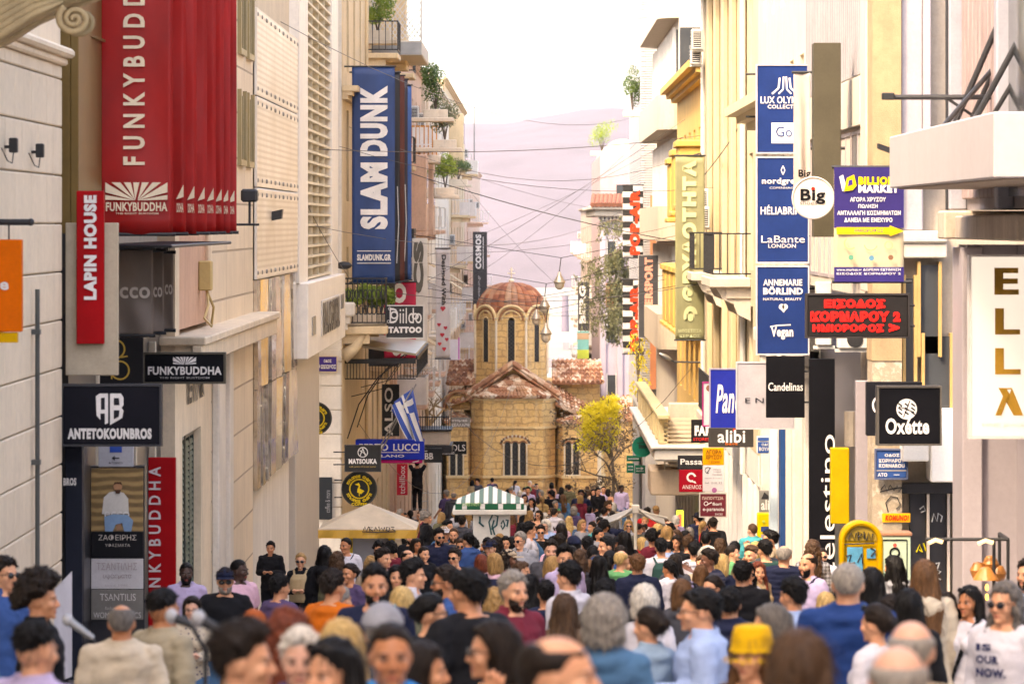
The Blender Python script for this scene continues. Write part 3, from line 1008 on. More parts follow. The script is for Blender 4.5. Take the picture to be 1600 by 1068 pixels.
# canopy
t = thing('white_canopy', 'large white box canopy hanging from black stays over the right pavement', 'canopy', (5, 42, 1))
b = MB(); b.bbox(4.2, 6.8, 37.2, 48.0, 2.42, 3.02, .012); b.build('box', surf('white_canopy_panel', (.46, .42, .42), .5, .06, .08, .5, .02), t)
b = MB(); b.box(4.3, 6.7, 37.3, 47.9, 2.405, 2.42); b.build('soffit', surf('tan_soffit', (.36, .27, .2), .6, .1, .1), t)
for y, x1, z1 in ((46.5, 5.7, 5.3), (44.5, 5.9, 5.2), (39.5, 5.7, 5.4)):
    b = MB(); b.tube([(4.75, y, 3.0), (x1, y - .5, z1)], .035, 8); b.build('stay', IRON, t); b = MB(); b.tube([(4.95, y + .4, 3.0), (x1, y - .3, z1 - .5)], .028, 8); b.build('stay', IRON, t)
b = MB(); b.tube([(4.5, 45.2, 3.02), (5.7, 47.5, 4.2)], .03, 8)
b.build('stay', IRON, t)
t = thing('flagpole_arm', 'black horizontal arm with a knobbed end jutting over the white canopy', 'bracket', (5, 47, 3.4))
b = MB(); z = ZL(152, 46.5); b.tube([(4.05, 46.5, z), (5.6, 46.5, z)], .03, 8); b.bbox(3.98, 4.12, 46.44, 46.56, z - .03, z + .05, .01); b.tube([(4.7, 46.5, z), (5.15, 46.5, z - .3), (5.4, 46.5, z - .1)], .02, 6); b.build('arm', IRON, t)

# corner building across the side street: end wall faces the camera
t = thing('peeling_corner_building', 'stained beige corner building with peeling plaster and a blue street plate', 'building', (5.2, 62, G(62)))
PEEL = surf('peeling_plaster', (.38, .27, .15), .9, .25, .3, 3.0, .4)
x0 = 5.0
b = MB(); b.box(x0, x0 + .42, 60, 60.9, .8, 12); b.box(x0 - .012, x0 + .43, 59.985, 60.9, .0, .8); b.build('upper_pier', PEEL, t)
def mk_peel2():
    m, tt, bb = nt('flaking_wall')
    v = coords(tt)
    n = noise_tex(tt, v, 5, 8, .7)
    n2 = noise_tex(tt, v, 1.2, 5)
    c = ramp(tt, n, [(.42, (.42, .34, .24)), (.5, (.3, .24, .17)), (.58, (.52, .44, .34))])
    c = mix(tt, ramp(tt, n2, [(.4, 0.0), (.65, .6)]), c, (.22, .17, .12))
    tt.links.new(c, bb.inputs['Base Color']); bb.inputs['Roughness'].default_value = .9
    bump(tt, bb, n, .6, .03)
    return m
b = MB(); b.box(x0, x0 + .43, 60.0, 60.9, G(60) - .6, 0.0); b.build('lower_pier', mk_peel2(), t)
b = MB()
b.box(x0 + .43, 8, 60.35, 61, G(60) - .6, 12)
b.build('end_wall', surf('end_wall_plaster', (.4, .33, .26), .8, .12, .3), t)
b = MB()
b.bbox(5.42, 5.75, 60.1, 60.4, 1.9, 12, .02); b.bbox(5.75, 5.86, 60.05, 60.4, 2.6, 12, .01); b.build('pilaster', surf('lilac_pilaster', (.38, .34, .36), .6, .1, .2), t)
b = MB(); b.bbox(5.38, 6.1, 60.0, 60.4, 1.72, 1.9, .03); b.bbox(5.45, 6.1, 60.05, 60.4, 1.5, 1.72, .02); b.build('cornice', WHITER, t)
for xa, xb, z0, z1 in ((5.5, 5.62, -.6, 1.2), (5.72, 5.98, .1, 1.4), (5.78, 6.15, -.72, .35)):
    b = MB(); b.box(xa, xb, 60.2, 60.34, z0, z1, 1); b.bbox(xa - .05, xa, 60.12, 60.35, z0 - .05, z1 + .05, .005); b.bbox(xb, xb + .05, 60.12, 60.35, z0 - .05, z1 + .05, .005)
    b.build('window', [surf('tan_frame', (.42, .27, .1), .6, .2), GLASS], t)
b = MB(); b.bbox(5.4, 5.8, 59.6, 60.35, -1.45, -.66, .02); b.bbox(5.81, 6.3, 59.55, 60.35, -1.75, -.7, .02); b.build('white_balcony_front', surf('bright_white_panel', (.8, .78, .74), .5, .06, .1), t)
b = MB()
for xa in (5.56, 5.86, 6.2): b.bbox(xa, xa + .24, 60.2, 60.349, G(60) - .5, -1.9, .01)
b.bbox(5.44, 6.4, 60.1, 60.348, -1.95, -1.8, .01)
b.build('black_shutter', BLK, t)
b = MB()
for xa in (5.81, 6.11): b.box(xa, xa + .04, 60.15, 60.3, G(60) - .5, -1.96)
b.build('steel_post', surf('pale_post', (.5, .42, .36), .5), t)
# street front of that building
SHUT = surf('corrugated_grey', (.34, .32, .33), .5, .15, .35, 1.5, .05, .2)
b = MB(); b.box(5.06, 12, 60.9, 75, .9, 12); b.box(5.3, 12, 60.9, 75, G(70) - .6, .9, 1); b.build('street_wall', [WHITER, BLK], t)
b = MB()
y = 61.6
while y < 74.6:
    b.hexa([(5.06, y, 4.3), (5.0, y + .12, 4.3), (5.0, y + .24, 4.3), (5.06, y + .36, 4.3), (5.06, y, 9), (5.0, y + .12, 9), (5.0, y + .24, 9), (5.06, y + .36, 9)]); y += .4
b.build('corrugated_parapet', SHUT, t)
b = MB(); b.bbox(4.98, 5.06, 61, 62, 1.0, 9, .01); b.bbox(4.97, 5.06, 62, 74.8, 3.5, 4.25, .01); b.build('window_surround', WHITER, t)
for k in range(5):
    window(t, 1, 5.06, 62.3 + k * 2.4, 64.4 + k * 2.4, 1.1, 3.45, surf('mauve_frame', (.34, .3, .3), .5), GLASSL, -.02)
b = MB(); b.tube([(4.5, 66, 3.22), (5.06, 66, 3.22)], .03, 6); b.build('flag_bracket', IRON, t)
b = MB(); b.tube([(4.98, 63.5, -.9), (4.98, 63.5, G(63) + 3.1)], .13, 12); b.tube([(5.2, 63.2, .8), (5.2, 63.2, -1.4)], .12, 12); b.build('ventilation_duct', surf('zinc_duct', (.3, .26, .22), .5, .25, .3, 3, .05, .5), t)
for px0, px1, py0, py1, d in ((1276, 1300, 440, 540, 64), (1310, 1362, 515, 545, 62.5)):
    a, c = P(px0, py0, d), P(px1, py1, d)
    b = MB(); b.bbox(a.x, c.x, d, d + .4, c.z, a.z, .02); b.disc(((a.x + c.x) / 2, 0, (a.z + c.z) / 2), min(c.x - a.x, a.z - c.z) * .42, d - .012, d, 24, 1)
    b.box(a.x - .05, c.x + .05, d + .05, d + .1, c.z - .05, c.z)
    b.build('air_conditioner', [ACW, IRON], t)
b = MB(); b.bbox(4.86, 5.3, 61.2, 61.5, ZL(835, 61.2), ZL(595, 61.2), .01); b.build('lilac_panel', LIL, t)
b = MB(); b.bbox(4.6, 4.88, 62.8, 63.1, ZL(818, 62.8), ZL(700, 62.8), .01); b.build('yellow_panel', paint((.42, .29, .008)), t)

# cream classical building with the cornice
t = thing('cream_corniced_building', 'cream building with a heavy overhanging cornice behind the blue banners', 'building', (5.1, 83, G(83)))
facade(t, 1, 5.1, 75, 92, -.6, 12, WHITER, [-.2, 3.0, 6.4], [77.2, 80.2, 83.2, 86.2, 89.2], 1.2, 2.2, FRAMEW, GLASS, SHUT)
cornice(t, 1, 5.1, 75, 92, 4.1, .75, surf('cream_cornice', (.64, .52, .32), .7, .12, .2), .5)
b = MB(); b.box(5.3, 12, 75, 92, G(92) - .6, -.62, 1)
for y in (75.4, 78.6, 82.3, 86, 89.5):
    b.bbox(5.02, 5.3, y, y + .55, G(80) - .5, -.7, .03); b.bbox(4.96, 5.3, y - .08, y + .63, -.85, -.62, .03)
b.bbox(4.98, 5.3, 75, 92, -.6, -.3, .03)
b.build('shopfront', [MARBLE, GLASSL], t)
b = MB(); b.bbox(4.9, 5.0, 80.5, 81.1, ZL(900, 80), ZL(665, 80), .01); b.build('blue_pillar', paint((.02, .06, .18)), t)
b = MB(); b.bbox(4.85, 5.0, 83.0, 83.6, ZL(900, 83), ZL(660, 83), .01); b.build('pale_blue_panel', paint((.55, .66, .72)), t)
b = MB(); b.tube([(4.4, 84, 4.2), (5.1, 84, 4.2)], .025, 6); b.tube([(4.3, 82, 5.0), (5.1, 82, 5.0)], .025, 6); b.build('pole', IRON, t)

# white neoclassical building with the iron balcony
t = thing('white_balcony_building', 'white neoclassical building with a bracketed iron balcony and corner air conditioners', 'building', (5.1, 106, G(106)))
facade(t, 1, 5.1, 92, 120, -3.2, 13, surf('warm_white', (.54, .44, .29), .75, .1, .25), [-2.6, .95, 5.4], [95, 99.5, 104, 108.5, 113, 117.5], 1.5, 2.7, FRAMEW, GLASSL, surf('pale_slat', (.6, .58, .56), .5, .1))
for y in (97.2, 101.8, 106.2, 110.8, 115.2):
    b = MB(); b.bbox(4.94, 5.1, y - .35, y + .35, -3.2, 12, .03); b.build('pilaster', surf('yellow_pilaster', (.52, .42, .26), .75, .1, .2), t)
cornice(t, 1, 5.1, 92, 120, 8.6, .9, WHITER, .7)
for y0, y1, z in ((106, 112, .75), (95, 100, .75)):
    s_ = slab(t, 1, 5.1, y0, y1, z, .95, WHITER, .22)
    railing(s_, 1, 5.1, y0, y1, z, .9, IRON, 1.05, .16)
    for yy in (y0 + .2, y1 - .5): b = MB(); b.prism([(5.1, z - .22), (4.3, z - .22), (4.45, z - .5), (4.7, z - .6), (4.8, z - .85), (5.1, z - 1.0)], yy, yy + .3, 'y'); b.build('console', WHITER, s_)
s_ = slab(t, 1, 5.1, 97.5, 103, -2.65, .95, WHITER, .2); railing(s_, 1, 5.1, 97.5, 103, -2.65, .9, IRON, 1.05, .16)
for y, z in ((113.5, 2.4), (115, 2.1), (116.4, 2.5), (112.6, 1.9), (117.2, 7.0), (118, 6.6)): ac_unit(t, 1, 4.95, y, z)
b = MB(); b.box(5.5, 12, 92, 120, G(120) - .6, -3.2, 1); b.box(5.1, 5.5, 92, 120, -3.9, -3.21)
for k in range(12): b.tube([(5.2, 93 + k * 2.3, G(106) - .6), (5.2, 93 + k * 2.3, -3.9)], [.2, .17], 12)
b.build('colonnade', [surf('fluted_white', (.66, .62, .58), .6, .1, .2), DARKIN], t)
for y in (119.2, 96.8):
    b = MB(); b.tube([(5.0, y, 12), (5.0, y, -3.9)], .07, 8); b.build('drainpipe', ACW, t)

# yellow building
t = thing('yellow_building', 'yellow building with box balconies and white ledges right of the green banner', 'building', (5.2, 134, G(134)))
facade(t, 1, 5.2, 120, 146, -4.6, 6.4, YELLOWR, [-3.6, -.4, 2.8], [122.5, 126.5, 130.5, 134.5, 138.5, 142.5], 1.5, 2.2, FRAMEW, GLASSL, surf('amber_shutter', (.5, .3, .06), .6, .2))
cornice(t, 1, 5.2, 120, 146, 6.3, .6, YELLOWR, .5)
for y, z in ((122, 2.6), (126, 2.4), (130, 2.2), (123, -1.2), (127, -1.2), (131, -1.2), (135, -1.2)):
    b = MB(); b.bbox(4.4, 5.2, y, y + 2.6, z, z + 1.7, .04); b.bbox(4.32, 5.2, y - .1, y + 2.7, z + 1.7, z + 1.9, .03); b.bbox(4.32, 5.2, y - .1, y + 2.7, z - .15, z, .03)
    b.build('box_balcony', surf('bright_yellow', (.6, .39, .1), .8, .1, .2), t)
b = MB(); b.bbox(3.6, 5.2, 120.2, 146, -4.95, -4.6, .05); b.bbox(3.5, 5.2, 120.1, 146.1, -4.6, -4.5, .03); b.build('ledge', surf('sunlit_white_ledge', (.74, .7, .62), .7, .1, .2), t)  # ledge is one even off-white
b = MB()
for k in range(9): b.bbox(3.75, 4.05, 121 + k * 2.8, 121.5 + k * 2.8, -4.5, -3.75, .04)
b.bbox(3.72, 4.08, 120.5, 146, -3.75, -3.6, .03)
b.build('balustrade', surf('yellow_stone', (.66, .54, .3), .8, .1, .2), t)
b = MB(); b.box(5.4, 12, 120, 146, G(146) - .6, -4.96, 1)
for k in range(10): b.bbox(5.1, 5.5, 120.5 + k * 2.7, 121 + k * 2.7, G(134) - .6, -4.96, .03)
b.build('shopfront', [WHITER, DARKIN], t)
# lower balcony with slats
t = thing('slatted_balcony', 'beige balcony with horizontal slats above the street lamp sign', 'balcony', (4.6, 118, -4))
a, c = P(1015, 770, 122), P(1110, 640, 122)
b = MB(); b.bbox(a.x, 5.0, 121, 124, a.z, a.z + .75, .04); b.build('slab', surf('tan_concrete', (.6, .46, .32), .8, .1, .2), t)
b = MB()
for k in range(12): b.box(a.x + .4, 4.95, 121.0, 121.04, a.z + .85 + k * .125, a.z + .91 + k * .125)
for x in (a.x + .4, a.x + 1.3, 4.93): b.box(x, x + .04, 121.04, 121.1, a.z + .75, a.z + 2.35)
b.build('slat_railing', surf('cream_slat', (.62, .53, .38), .7), t)
b = MB(); b.bbox(a.x + .55, a.x + 1.5, 121.4, 122.0, a.z + .8, a.z + 2.7, .03); b.build('screen', WHITER, t)

# white modern tower with rounded balconies
t = thing('rounded_white_tower', 'white modern tower with rounded balcony bands and strip windows', 'building', (5, 160, G(160)))
plain(t, 1, 5.3, 146, 174, G(174) - .6, 14, WHITER)
for z in (-2.5, 1.4, 5.4, 9.4):
    b = MB()
    prof = [(5.3, 147)] + [(5.3 - .75 * math.sin(a), 148.2 - 1.2 * math.cos(a)) for a in [k * math.pi / 16 for k in range(9)]] + [(4.55, 172), (5.3, 173)]
    b.prism(prof, z, z + 1.25, 'z')
    b.build('rounded_balcony', surf('white_band', (.44, .37, .28), .7, .08, .25), t)
    b = MB()
    b.box(5.22, 5.3, 147.5, 173, z + 1.27, z + 3.6, 1)
    for k in range(13): b.box(5.1, 5.22, 148 + k * 2, 148.12 + k * 2, z + 1.27, z + 3.7)
    b.box(5.3, 7, 145.9, 146, z + 1.3, z + 3.6, 1)
    b.build('window', [FRAMEW, GLASS], t)
# grey louvred tower
t = thing('louvred_tower', 'grey tower clad in fine horizontal louvres with an orange strip', 'building', (5, 182, G(182)))
b = MB(); b.box(4.85, 12, 174.2, 196, G(190) - .6, 17, 0); b.build('wall', surf('grey_back', (.34, .33, .33), .7), t)
b = MB(); z = -6.0
while z < 14: b.box(4.66, 5.6, 174, 174.19, z, z + .07); b.box(4.66, 4.84, 174.2, 195, z, z + .07); z += .105
b.build('louvre', surf('louvre_grey', (.46, .45, .46), .5, .08, .1), t)
b = MB(); b.box(5.05, 5.35, 173.8, 173.99, -5, 3.2); b.build('orange_strip', surf('orange_render', (.5, .2, .1), .8), t)
# pinkish villa-like house with tiled eave
t = thing('tiled_eave_house', 'lilac house with a tiled eave and white cornice near the dark tree', 'building', (4.5, 225, G(215)))
LILW = surf('lilac_render', (.42, .36, .41), .8, .1, .2)
facade(t, 1, 4.55, 215, 248, G(240) - 1, 2.6, LILW, [-8, -4.5, -1.2], [220, 226, 232, 238, 244], 2.0, 2.1, FRAMEW, GLASS)
b = MB(); b.box(3.6, 9, 214.6, 215, G(215) - .6, 2.4)
for x in (3.62, 4.5): b.bbox(x, x + .3, 214.45, 214.6, -8, 2.2, .02)
b.build('front_wall', LILW, t)
for z in (-7.6, -4.2, -.6):
    b = MB(); b.box(4.0, 4.42, 214.56, 214.599, z, z + 1.7, 1); b.bbox(3.94, 4.0, 214.5, 214.6, z - .1, z + 1.8, .01); b.bbox(4.42, 4.48, 214.5, 214.6, z - .1, z + 1.8, .01); b.build('window', [FRAMEW, GLASS], t)
b = MB(); b.bbox(3.3, 9, 214, 248, 2.4, 2.75, .05); b.bbox(3.1, 9, 213.7, 248, 2.75, 2.95, .05)
for k in range(14): b.box(3.5 + k * .2, 3.6 + k * .2, 214.2, 214.6, 2.2, 2.4)
b.build('white_cornice', WHITER, t)
b = MB()
for k in range(10): b.tube([(3.2 + k * .22, 213.6, 3.0), (3.3 + k * .22, 215.4, 3.5)], .13, 8)
b.build('tile_roof', TERRA, t)
b = MB(); b.box(3.9, 4.55, 214.4, 214.6, -2.3, -1.1); b.build('brick_band', surf('red_brick', (.36, .16, .08), .8, .3), t)
t = thing('rooftop_house', 'pink rooftop block with a white vault above the tiled eave house', 'building', (5.5, 255, 0))
plain(t, 1, 4.2, 250, 285, G(250) - 1, 6.2, surf('rooftop_pink', (.36, .27, .27), .8, .1, .15))
b = MB(); b.lathe([(0, .0), (0.01, 0)], (0, 0, 0), 8); b = MB()
for k in range(9):
    a0, a1 = math.pi * k / 9, math.pi * (k + 1) / 9
    b.hexa([(5.6 + 1.2 * math.cos(a0), 251, 6.2), (5.6 + 1.2 * math.cos(a1), 251, 6.2), (5.6 + 1.2 * math.cos(a1), 280, 6.2), (5.6 + 1.2 * math.cos(a0), 280, 6.2),
            (5.6 + 1.2 * math.cos(a0), 251, 6.21 + 1.0 * math.sin(a0)), (5.6 + 1.2 * math.cos(a1), 251, 6.21 + 1.0 * math.sin(a1)), (5.6 + 1.2 * math.cos(a1), 280, 6.21 + 1.0 * math.sin(a1)), (5.6 + 1.2 * math.cos(a0), 280, 6.21 + 1.0 * math.sin(a0))])
b.build('vault', WHITER, t)
b = MB(); b.box(5.2, 6.1, 249.9, 250, 2.6, 4.4); b.build('window', GLASS, t)
apartment('apartment_block', 'narrow beige block beside the hill on the right of the street', 1, 4.6, 285, 380, 3.2, surf('dusty_beige', (.38, .3, .24), .8, .15, .3), -12.5, 5, 3.0, [292, 306, 320, 334, 348, 362, 374], 1.0, FRAMEW, 22, bal=lambda f, k: f > 0 and (k + f) % 2 == 0, bw=2.6)
pot_plant('yellow green bush on the roof edge right of the hill', 4.35, 252, 6.2, .9, 1.6, YGREEN, 41, True)
pot_plant('tall flowering shrub against the grey louvred tower', 4.35, 176, 6.6, .5, 1.5, GREENL, 42, True)

# ---------------------------------------------------------------- Byzantine church at the end of the street
CD = 206.0
def cx(px, d=CD): return (px - CX) * d / F
def cz(py, d=CD): return ZL(py, d)
def mk_church():
    m, t, b = nt('church_stone')
    tc = t.nodes.new('ShaderNodeTexCoord')
    sp = t.nodes.new('ShaderNodeSeparateXYZ'); t.links.new(tc.outputs['Object'], sp.inputs[0])
    cb = t.nodes.new('ShaderNodeCombineXYZ'); t.links.new(sp.outputs[0], cb.inputs[0]); t.links.new(sp.outputs[2], cb.inputs[1])
    br = t.nodes.new('ShaderNodeTexBrick')
    br.inputs['Scale'].default_value = 1; br.inputs['Brick Width'].default_value = .55; br.inputs['Row Height'].default_value = .33
    br.inputs['Mortar Size'].default_value = .035; br.offset = .37; br.squash = 1.5; br.squash_frequency = 3; br.inputs['Mortar Smooth'].default_value = .3
    br.inputs['Color1'].default_value = (.92, .58, .22, 1); br.inputs['Color2'].default_value = (.74, .45, .16, 1); br.inputs['Mortar'].default_value = (.46, .26, .11, 1)
    nz = noise_tex(t, coords(t), 1.4, 5)
    wv = t.nodes.new('ShaderNodeVectorMath'); wv.operation = 'ADD'
    sc = t.nodes.new('ShaderNodeVectorMath'); sc.operation = 'SCALE'; sc.inputs[3].default_value = .3
    nn = t.nodes.new('ShaderNodeTexNoise'); nn.inputs['Scale'].default_value = 2.5; t.links.new(tc.outputs['Object'], nn.inputs[0])
    t.links.new(nn.outputs['Color'], sc.inputs[0]); t.links.new(cb.outputs[0], wv.inputs[0]); t.links.new(sc.outputs[0], wv.inputs[1])
    t.links.new(wv.outputs[0], br.inputs['Vector'])
    c = mix(t, ramp(t, nz, [(.3, .4), (.55, 0.0)]), br.outputs['Color'], (.3, .17, .065))
    n2 = noise_tex(t, coords(t, (2.2, 2.2, .3)), 1.2, 5)
    c = mix(t, ramp(t, n2, [(.52, 0.0), (.72, .55)]), c, (.62, .5, .33))
    n3 = noise_tex(t, coords(t), 14, 4)
    c = mix(t, .4, c, ramp(t, n3, [(.3, (.2, .11, .04)), (.7, (.62, .42, .18))]))
    n5 = noise_tex(t, coords(t), .7, 8, .75)
    c = mix(t, ramp(t, n5, [(.52, 0.0), (.66, .7)]), c, (.3, .17, .07))
    t.links.new(c, b.inputs['Base Color']); b.inputs['Roughness'].default_value = .9
    bump(t, b, br.outputs['Fac'], -.5, .04)
    return m
CST = mk_church()
CBR = surf('church_brick', (.34, .15, .07), .9, .35, .2, 5, .2)
CTR = surf('church_trim', (.7, .5, .25), .85, .25, .3, 3, .2)
CMA = surf('church_marble', (.72, .6, .43), .7, .2, .3, 3)
def mk_tiles():
    m, t, b = nt('old_roof_tiles')
    v = coords(t)
    vo = t.nodes.new('ShaderNodeTexVoronoi'); vo.inputs['Scale'].default_value = 3.2; t.links.new(v, vo.inputs[0])
    sp = t.nodes.new('ShaderNodeSeparateColor'); t.links.new(vo.outputs['Color'], sp.inputs[0])
    c = ramp(t, sp.outputs[0], [(.0, (.2, .075, .035)), (.35, (.36, .15, .07)), (.65, (.5, .26, .13)), (.9, (.7, .55, .4))])
    n = noise_tex(t, v, 1.5, 4)
    c = mix(t, ramp(t, n, [(.35, .4), (.65, 0.0)]), c, (.14, .08, .05))
    t.links.new(c, b.inputs['Base Color']); b.inputs['Roughness'].default_value = .85
    bump(t, b, noise_tex(t, v, 20, 2), .3, .02)
    return m
TIL = mk_tiles()
LATT = surf('window_lattice', (.05, .045, .04), .7, .3, 0, 8)
ch = thing('byzantine_church', 'old Byzantine stone church with a red tiled dome closing the street', 'church', (cx(800), CD, G(CD)))


def tile_roof(mb, a, bq, c, d, step=.24, r=.1):
    "roof plane a-b (eave, left to right) and d-c (top); rows of half round tiles run up the slope"
    a, bq, c, d = Vector(a), Vector(bq), Vector(c), Vector(d)
    n = max(3, int((bq - a).length / step))
    up = (bq - a).cross(d - a).normalized()
    if up.z < 0: up = -up
    mb.add([a, bq, c, d, a - up * .1, bq - up * .1, c - up * .1, d - up * .1], [(0, 1, 2, 3), (7, 6, 5, 4), (0, 4, 5, 1), (1, 5, 6, 2), (2, 6, 7, 3), (3, 7, 4, 0)])
    for k in range(n + 1):
        u = k / n
        p, q = a.lerp(bq, u), d.lerp(c, u)
        L = (q - p).length
        if L < .12: continue
        m = max(1, int(L / .42))
        for j in range(m):
            s, e = p.lerp(q, j / m), p.lerp(q, (j + 1) / m)
            mb.tube([s + up * .035, e + up * .005], [r, r * .8], 6)


# bodies: boxes with real depth
zg = G(CD) - 1.5
b = MB()
b.box(cx(700), cx(945), 209.5, 222, zg, cz(655, 209)); b.box(cx(722), cx(940), 211.2, 220, cz(655, 209), cz(600, 211))
b.box(cx(738), cx(866), 208.6, 222, cz(655, 209), cz(612, 208.6))
# gable
b.prism([(cx(738), cz(612, 208.6)), (cx(866), cz(612, 208.6)), (cx(800), cz(572, 208.6))], 208.6, 214)
b.box(cx(940), cx(1000), 211, 224, zg, cz(655, 211))
b.build('nave', CST, ch)


def apse(pxl, pxr, top, yf, yb, name='apse'):
    "three-sided apse"
    x0, x1 = cx(pxl), cx(pxr); w = x1 - x0
    b = MB()
    b.prism([(x0, yb), (x0 + w * .15, yf), (x1 - w * .15, yf), (x1, yb)], zg, cz(top, yf), 'z')
    return b.build(name, CST, ch)


apse(735, 868, 622, 207.6, 208.6); apse(868, 946, 662, 207.6, 209.5); apse(690, 737, 662, 207.6, 209.5)
b = MB()
for l, r_, yf, yb, py in ((733, 870, 207.5, 208.6, 745), (866, 948, 207.5, 209.5, 745), (688, 739, 207.5, 209.5, 745), (733, 870, 207.55, 208.6, 668), (733, 870, 207.53, 208.6, 624), (866, 948, 207.52, 209.5, 664), (688, 739, 207.52, 209.5, 664)):
    x0, x1 = cx(l), cx(r_); w = x1 - x0; z = cz(py, yf)
    b.prism([(x0, yb), (x0 + w * .15, yf), (x1 - w * .15, yf), (x1, yb)], z - .06, z + .07, 'z')
for k in range(24):
    x = cx(765) + k * .095; b.box(x, x + .05, 207.48, 207.59, cz(672), cz(668.5))
b.build('string_course', CTR, ch)
b = MB()
b.box(cx(690), cx(990), 206.6, 209, zg, G(CD) + .55); b.box(cx(680), cx(1000), 206.0, 206.6, zg, G(CD) + .25); b.build('base_step', CST, ch)


def lancet(px0, px1, py0, py1, d, n, name='window'):
    xs0, xs1 = cx(px0, d), cx(px1, d); w = (xs1 - xs0) / n
    zb_, zt_ = cz(py1, d), cz(py0, d)
    b = MB()
    for k in range(n):
        c = xs0 + w * (k + .5); hw = w * .36
        arc = [(c + hw * math.cos(a), zt_ - hw + hw * math.sin(a)) for a in [i * math.pi / 10 for i in range(11)]]
        b.prism([(c - hw, zb_), (c + hw, zb_)] + arc, d - .012, d + .05)
        z = zb_
        while z < zt_ - hw:
            for s in (1, -1):
                b.tube([(c - hw * s, d - .02, z), (c + hw * s, d - .02, min(z + hw * 2, zt_ - hw * .6))], .014, 4, 1)
            z += .26
        b.tube([(c + hw * 1.35 * math.cos(a), d - .03, zt_ - hw + hw * 1.35 * math.sin(a)) for a in [i * math.pi / 10 for i in range(11)]], .035, 6, 3)
    for k in range(n + 1):
        x = xs0 + w * k
        b.tube([(x, d - .04, zb_), (x, d - .04, zt_ - w * .36)], .045 if 0 < k < n else .03, 8, 2)
        b.box(x - .06, x + .06, d - .09, d - .001, zt_ - w * .4, zt_ - w * .25, 2)
    b.box(xs0 - .05, xs1 + .05, d - .08, d - .001, zb_ - .08, zb_, 2)
    cm = (xs0 + xs1) / 2; R_ = (xs1 - xs0) * .62
    if n > 1:
        for i in range(22):
            a0 = math.pi * i / 22; 
            p = (cm + R_ * math.cos(a0 + .07), zt_ - .1 + R_ * .55 * math.sin(a0 + .07))
            b.box(p[0] - .06, p[0] + .06, d - .03, d - .001, p[1] - .06, p[1] + .06, 3 if i % 2 else 2)
    return b.build(name, [DARKIN, LATT, CMA, CBR], ch)


lancet(787, 823, 690, 742, 207.6, 3); lancet(882, 906, 690, 741, 207.6, 2); lancet(702, 724, 706, 742, 207.6, 2)
# roofs
b = MB()
d = 207.4
ap = (cx(803), 208.6, cz(588))
x0, x1 = cx(735) - .1, cx(868) + .1; w = x1 - x0; z = cz(622)
e = [(x0, 208.6, z), (x0 + w * .15, 207.35, z), (x1 - w * .15, 207.35, z), (x1, 208.6, z)]
for i in range(3): tile_roof(b, e[i], e[i + 1], ap, ap, .2, .085)
tile_roof(b, (cx(728), 208.2, cz(616, 208)), (cx(728), 214, cz(616, 208)), (cx(801), 214, cz(566, 208)), (cx(801), 208.2, cz(566, 208)), .24)
tile_roof(b, (cx(874), 208.2, cz(616, 208)), (cx(874), 214, cz(616, 208)), (cx(801), 214, cz(566, 208)), (cx(801), 208.2, cz(566, 208)), .24)
# stepped edges of the gable
for s, xe in ((1, 728), (-1, 874)):
    for k, o in enumerate((0, .2)):
        b.tube([(cx(xe), 208.15, cz(618, 208) - o), (cx(801), 208.15, cz(568, 208) - o)], .09 - .02 * k, 8)
# transept roofs left and right
tile_roof(b, (cx(866), 210.4, cz(598, 210)), (cx(944), 210.4, cz(598, 210)), (cx(940), 213, cz(563, 212)), (cx(866), 213, cz(563, 212)), .25)
tile_roof(b, (cx(696), 210.4, cz(600, 210)), (cx(738), 210.4, cz(600, 210)), (cx(738), 213, cz(563, 212)), (cx(702), 213, cz(563, 212)), .25)
tile_roof(b, (cx(870), 208.3, cz(632, 208)), (cx(935), 208.9, cz(660, 208)), (cx(930), 211, cz(640, 210)), (cx(868), 211, cz(602, 210)), .22)
tile_roof(b, (cx(700), 208.6, cz(632, 208)), (cx(737), 208.3, cz(622, 208)), (cx(737), 211, cz(604, 210)), (cx(700), 211, cz(612, 210)), .22)
for l, r_, in ((868, 946), (690, 737)):
    x0, x1 = cx(l) - .06, cx(r_) + .06; w = x1 - x0; z = cz(662)
    e = [(x0, 209.5, z), (x0 + w * .15, 207.4, z), (x1 - w * .15, 207.4, z), (x1, 209.5, z)]; ap = ((x0 + x1) / 2, 209.5, cz(648))
    for i in range(3): tile_roof(b, e[i], e[i + 1], ap, ap, .2, .08)
tile_roof(b, (cx(938), 210.8, cz(655, 211)), (cx(1004), 210.8, cz(655, 211)), (cx(1004), 217, cz(600, 214)), (cx(938), 217, cz(600, 214)), .25)
b.build('tile_roof', TIL, ch)
# arched lunette at the left
b = MB(); pts = [(cx(715) + .72 * math.cos(a), 208.9, cz(640, 209) + .95 * math.sin(a)) for a in [i * math.pi / 14 for i in range(15)]]
b.tube(pts, .1, 8); b.prism([(p[0], p[2]) for p in pts], 208.95, 211, 'y', 1); b.build('lunette', [CBR, CST], ch)
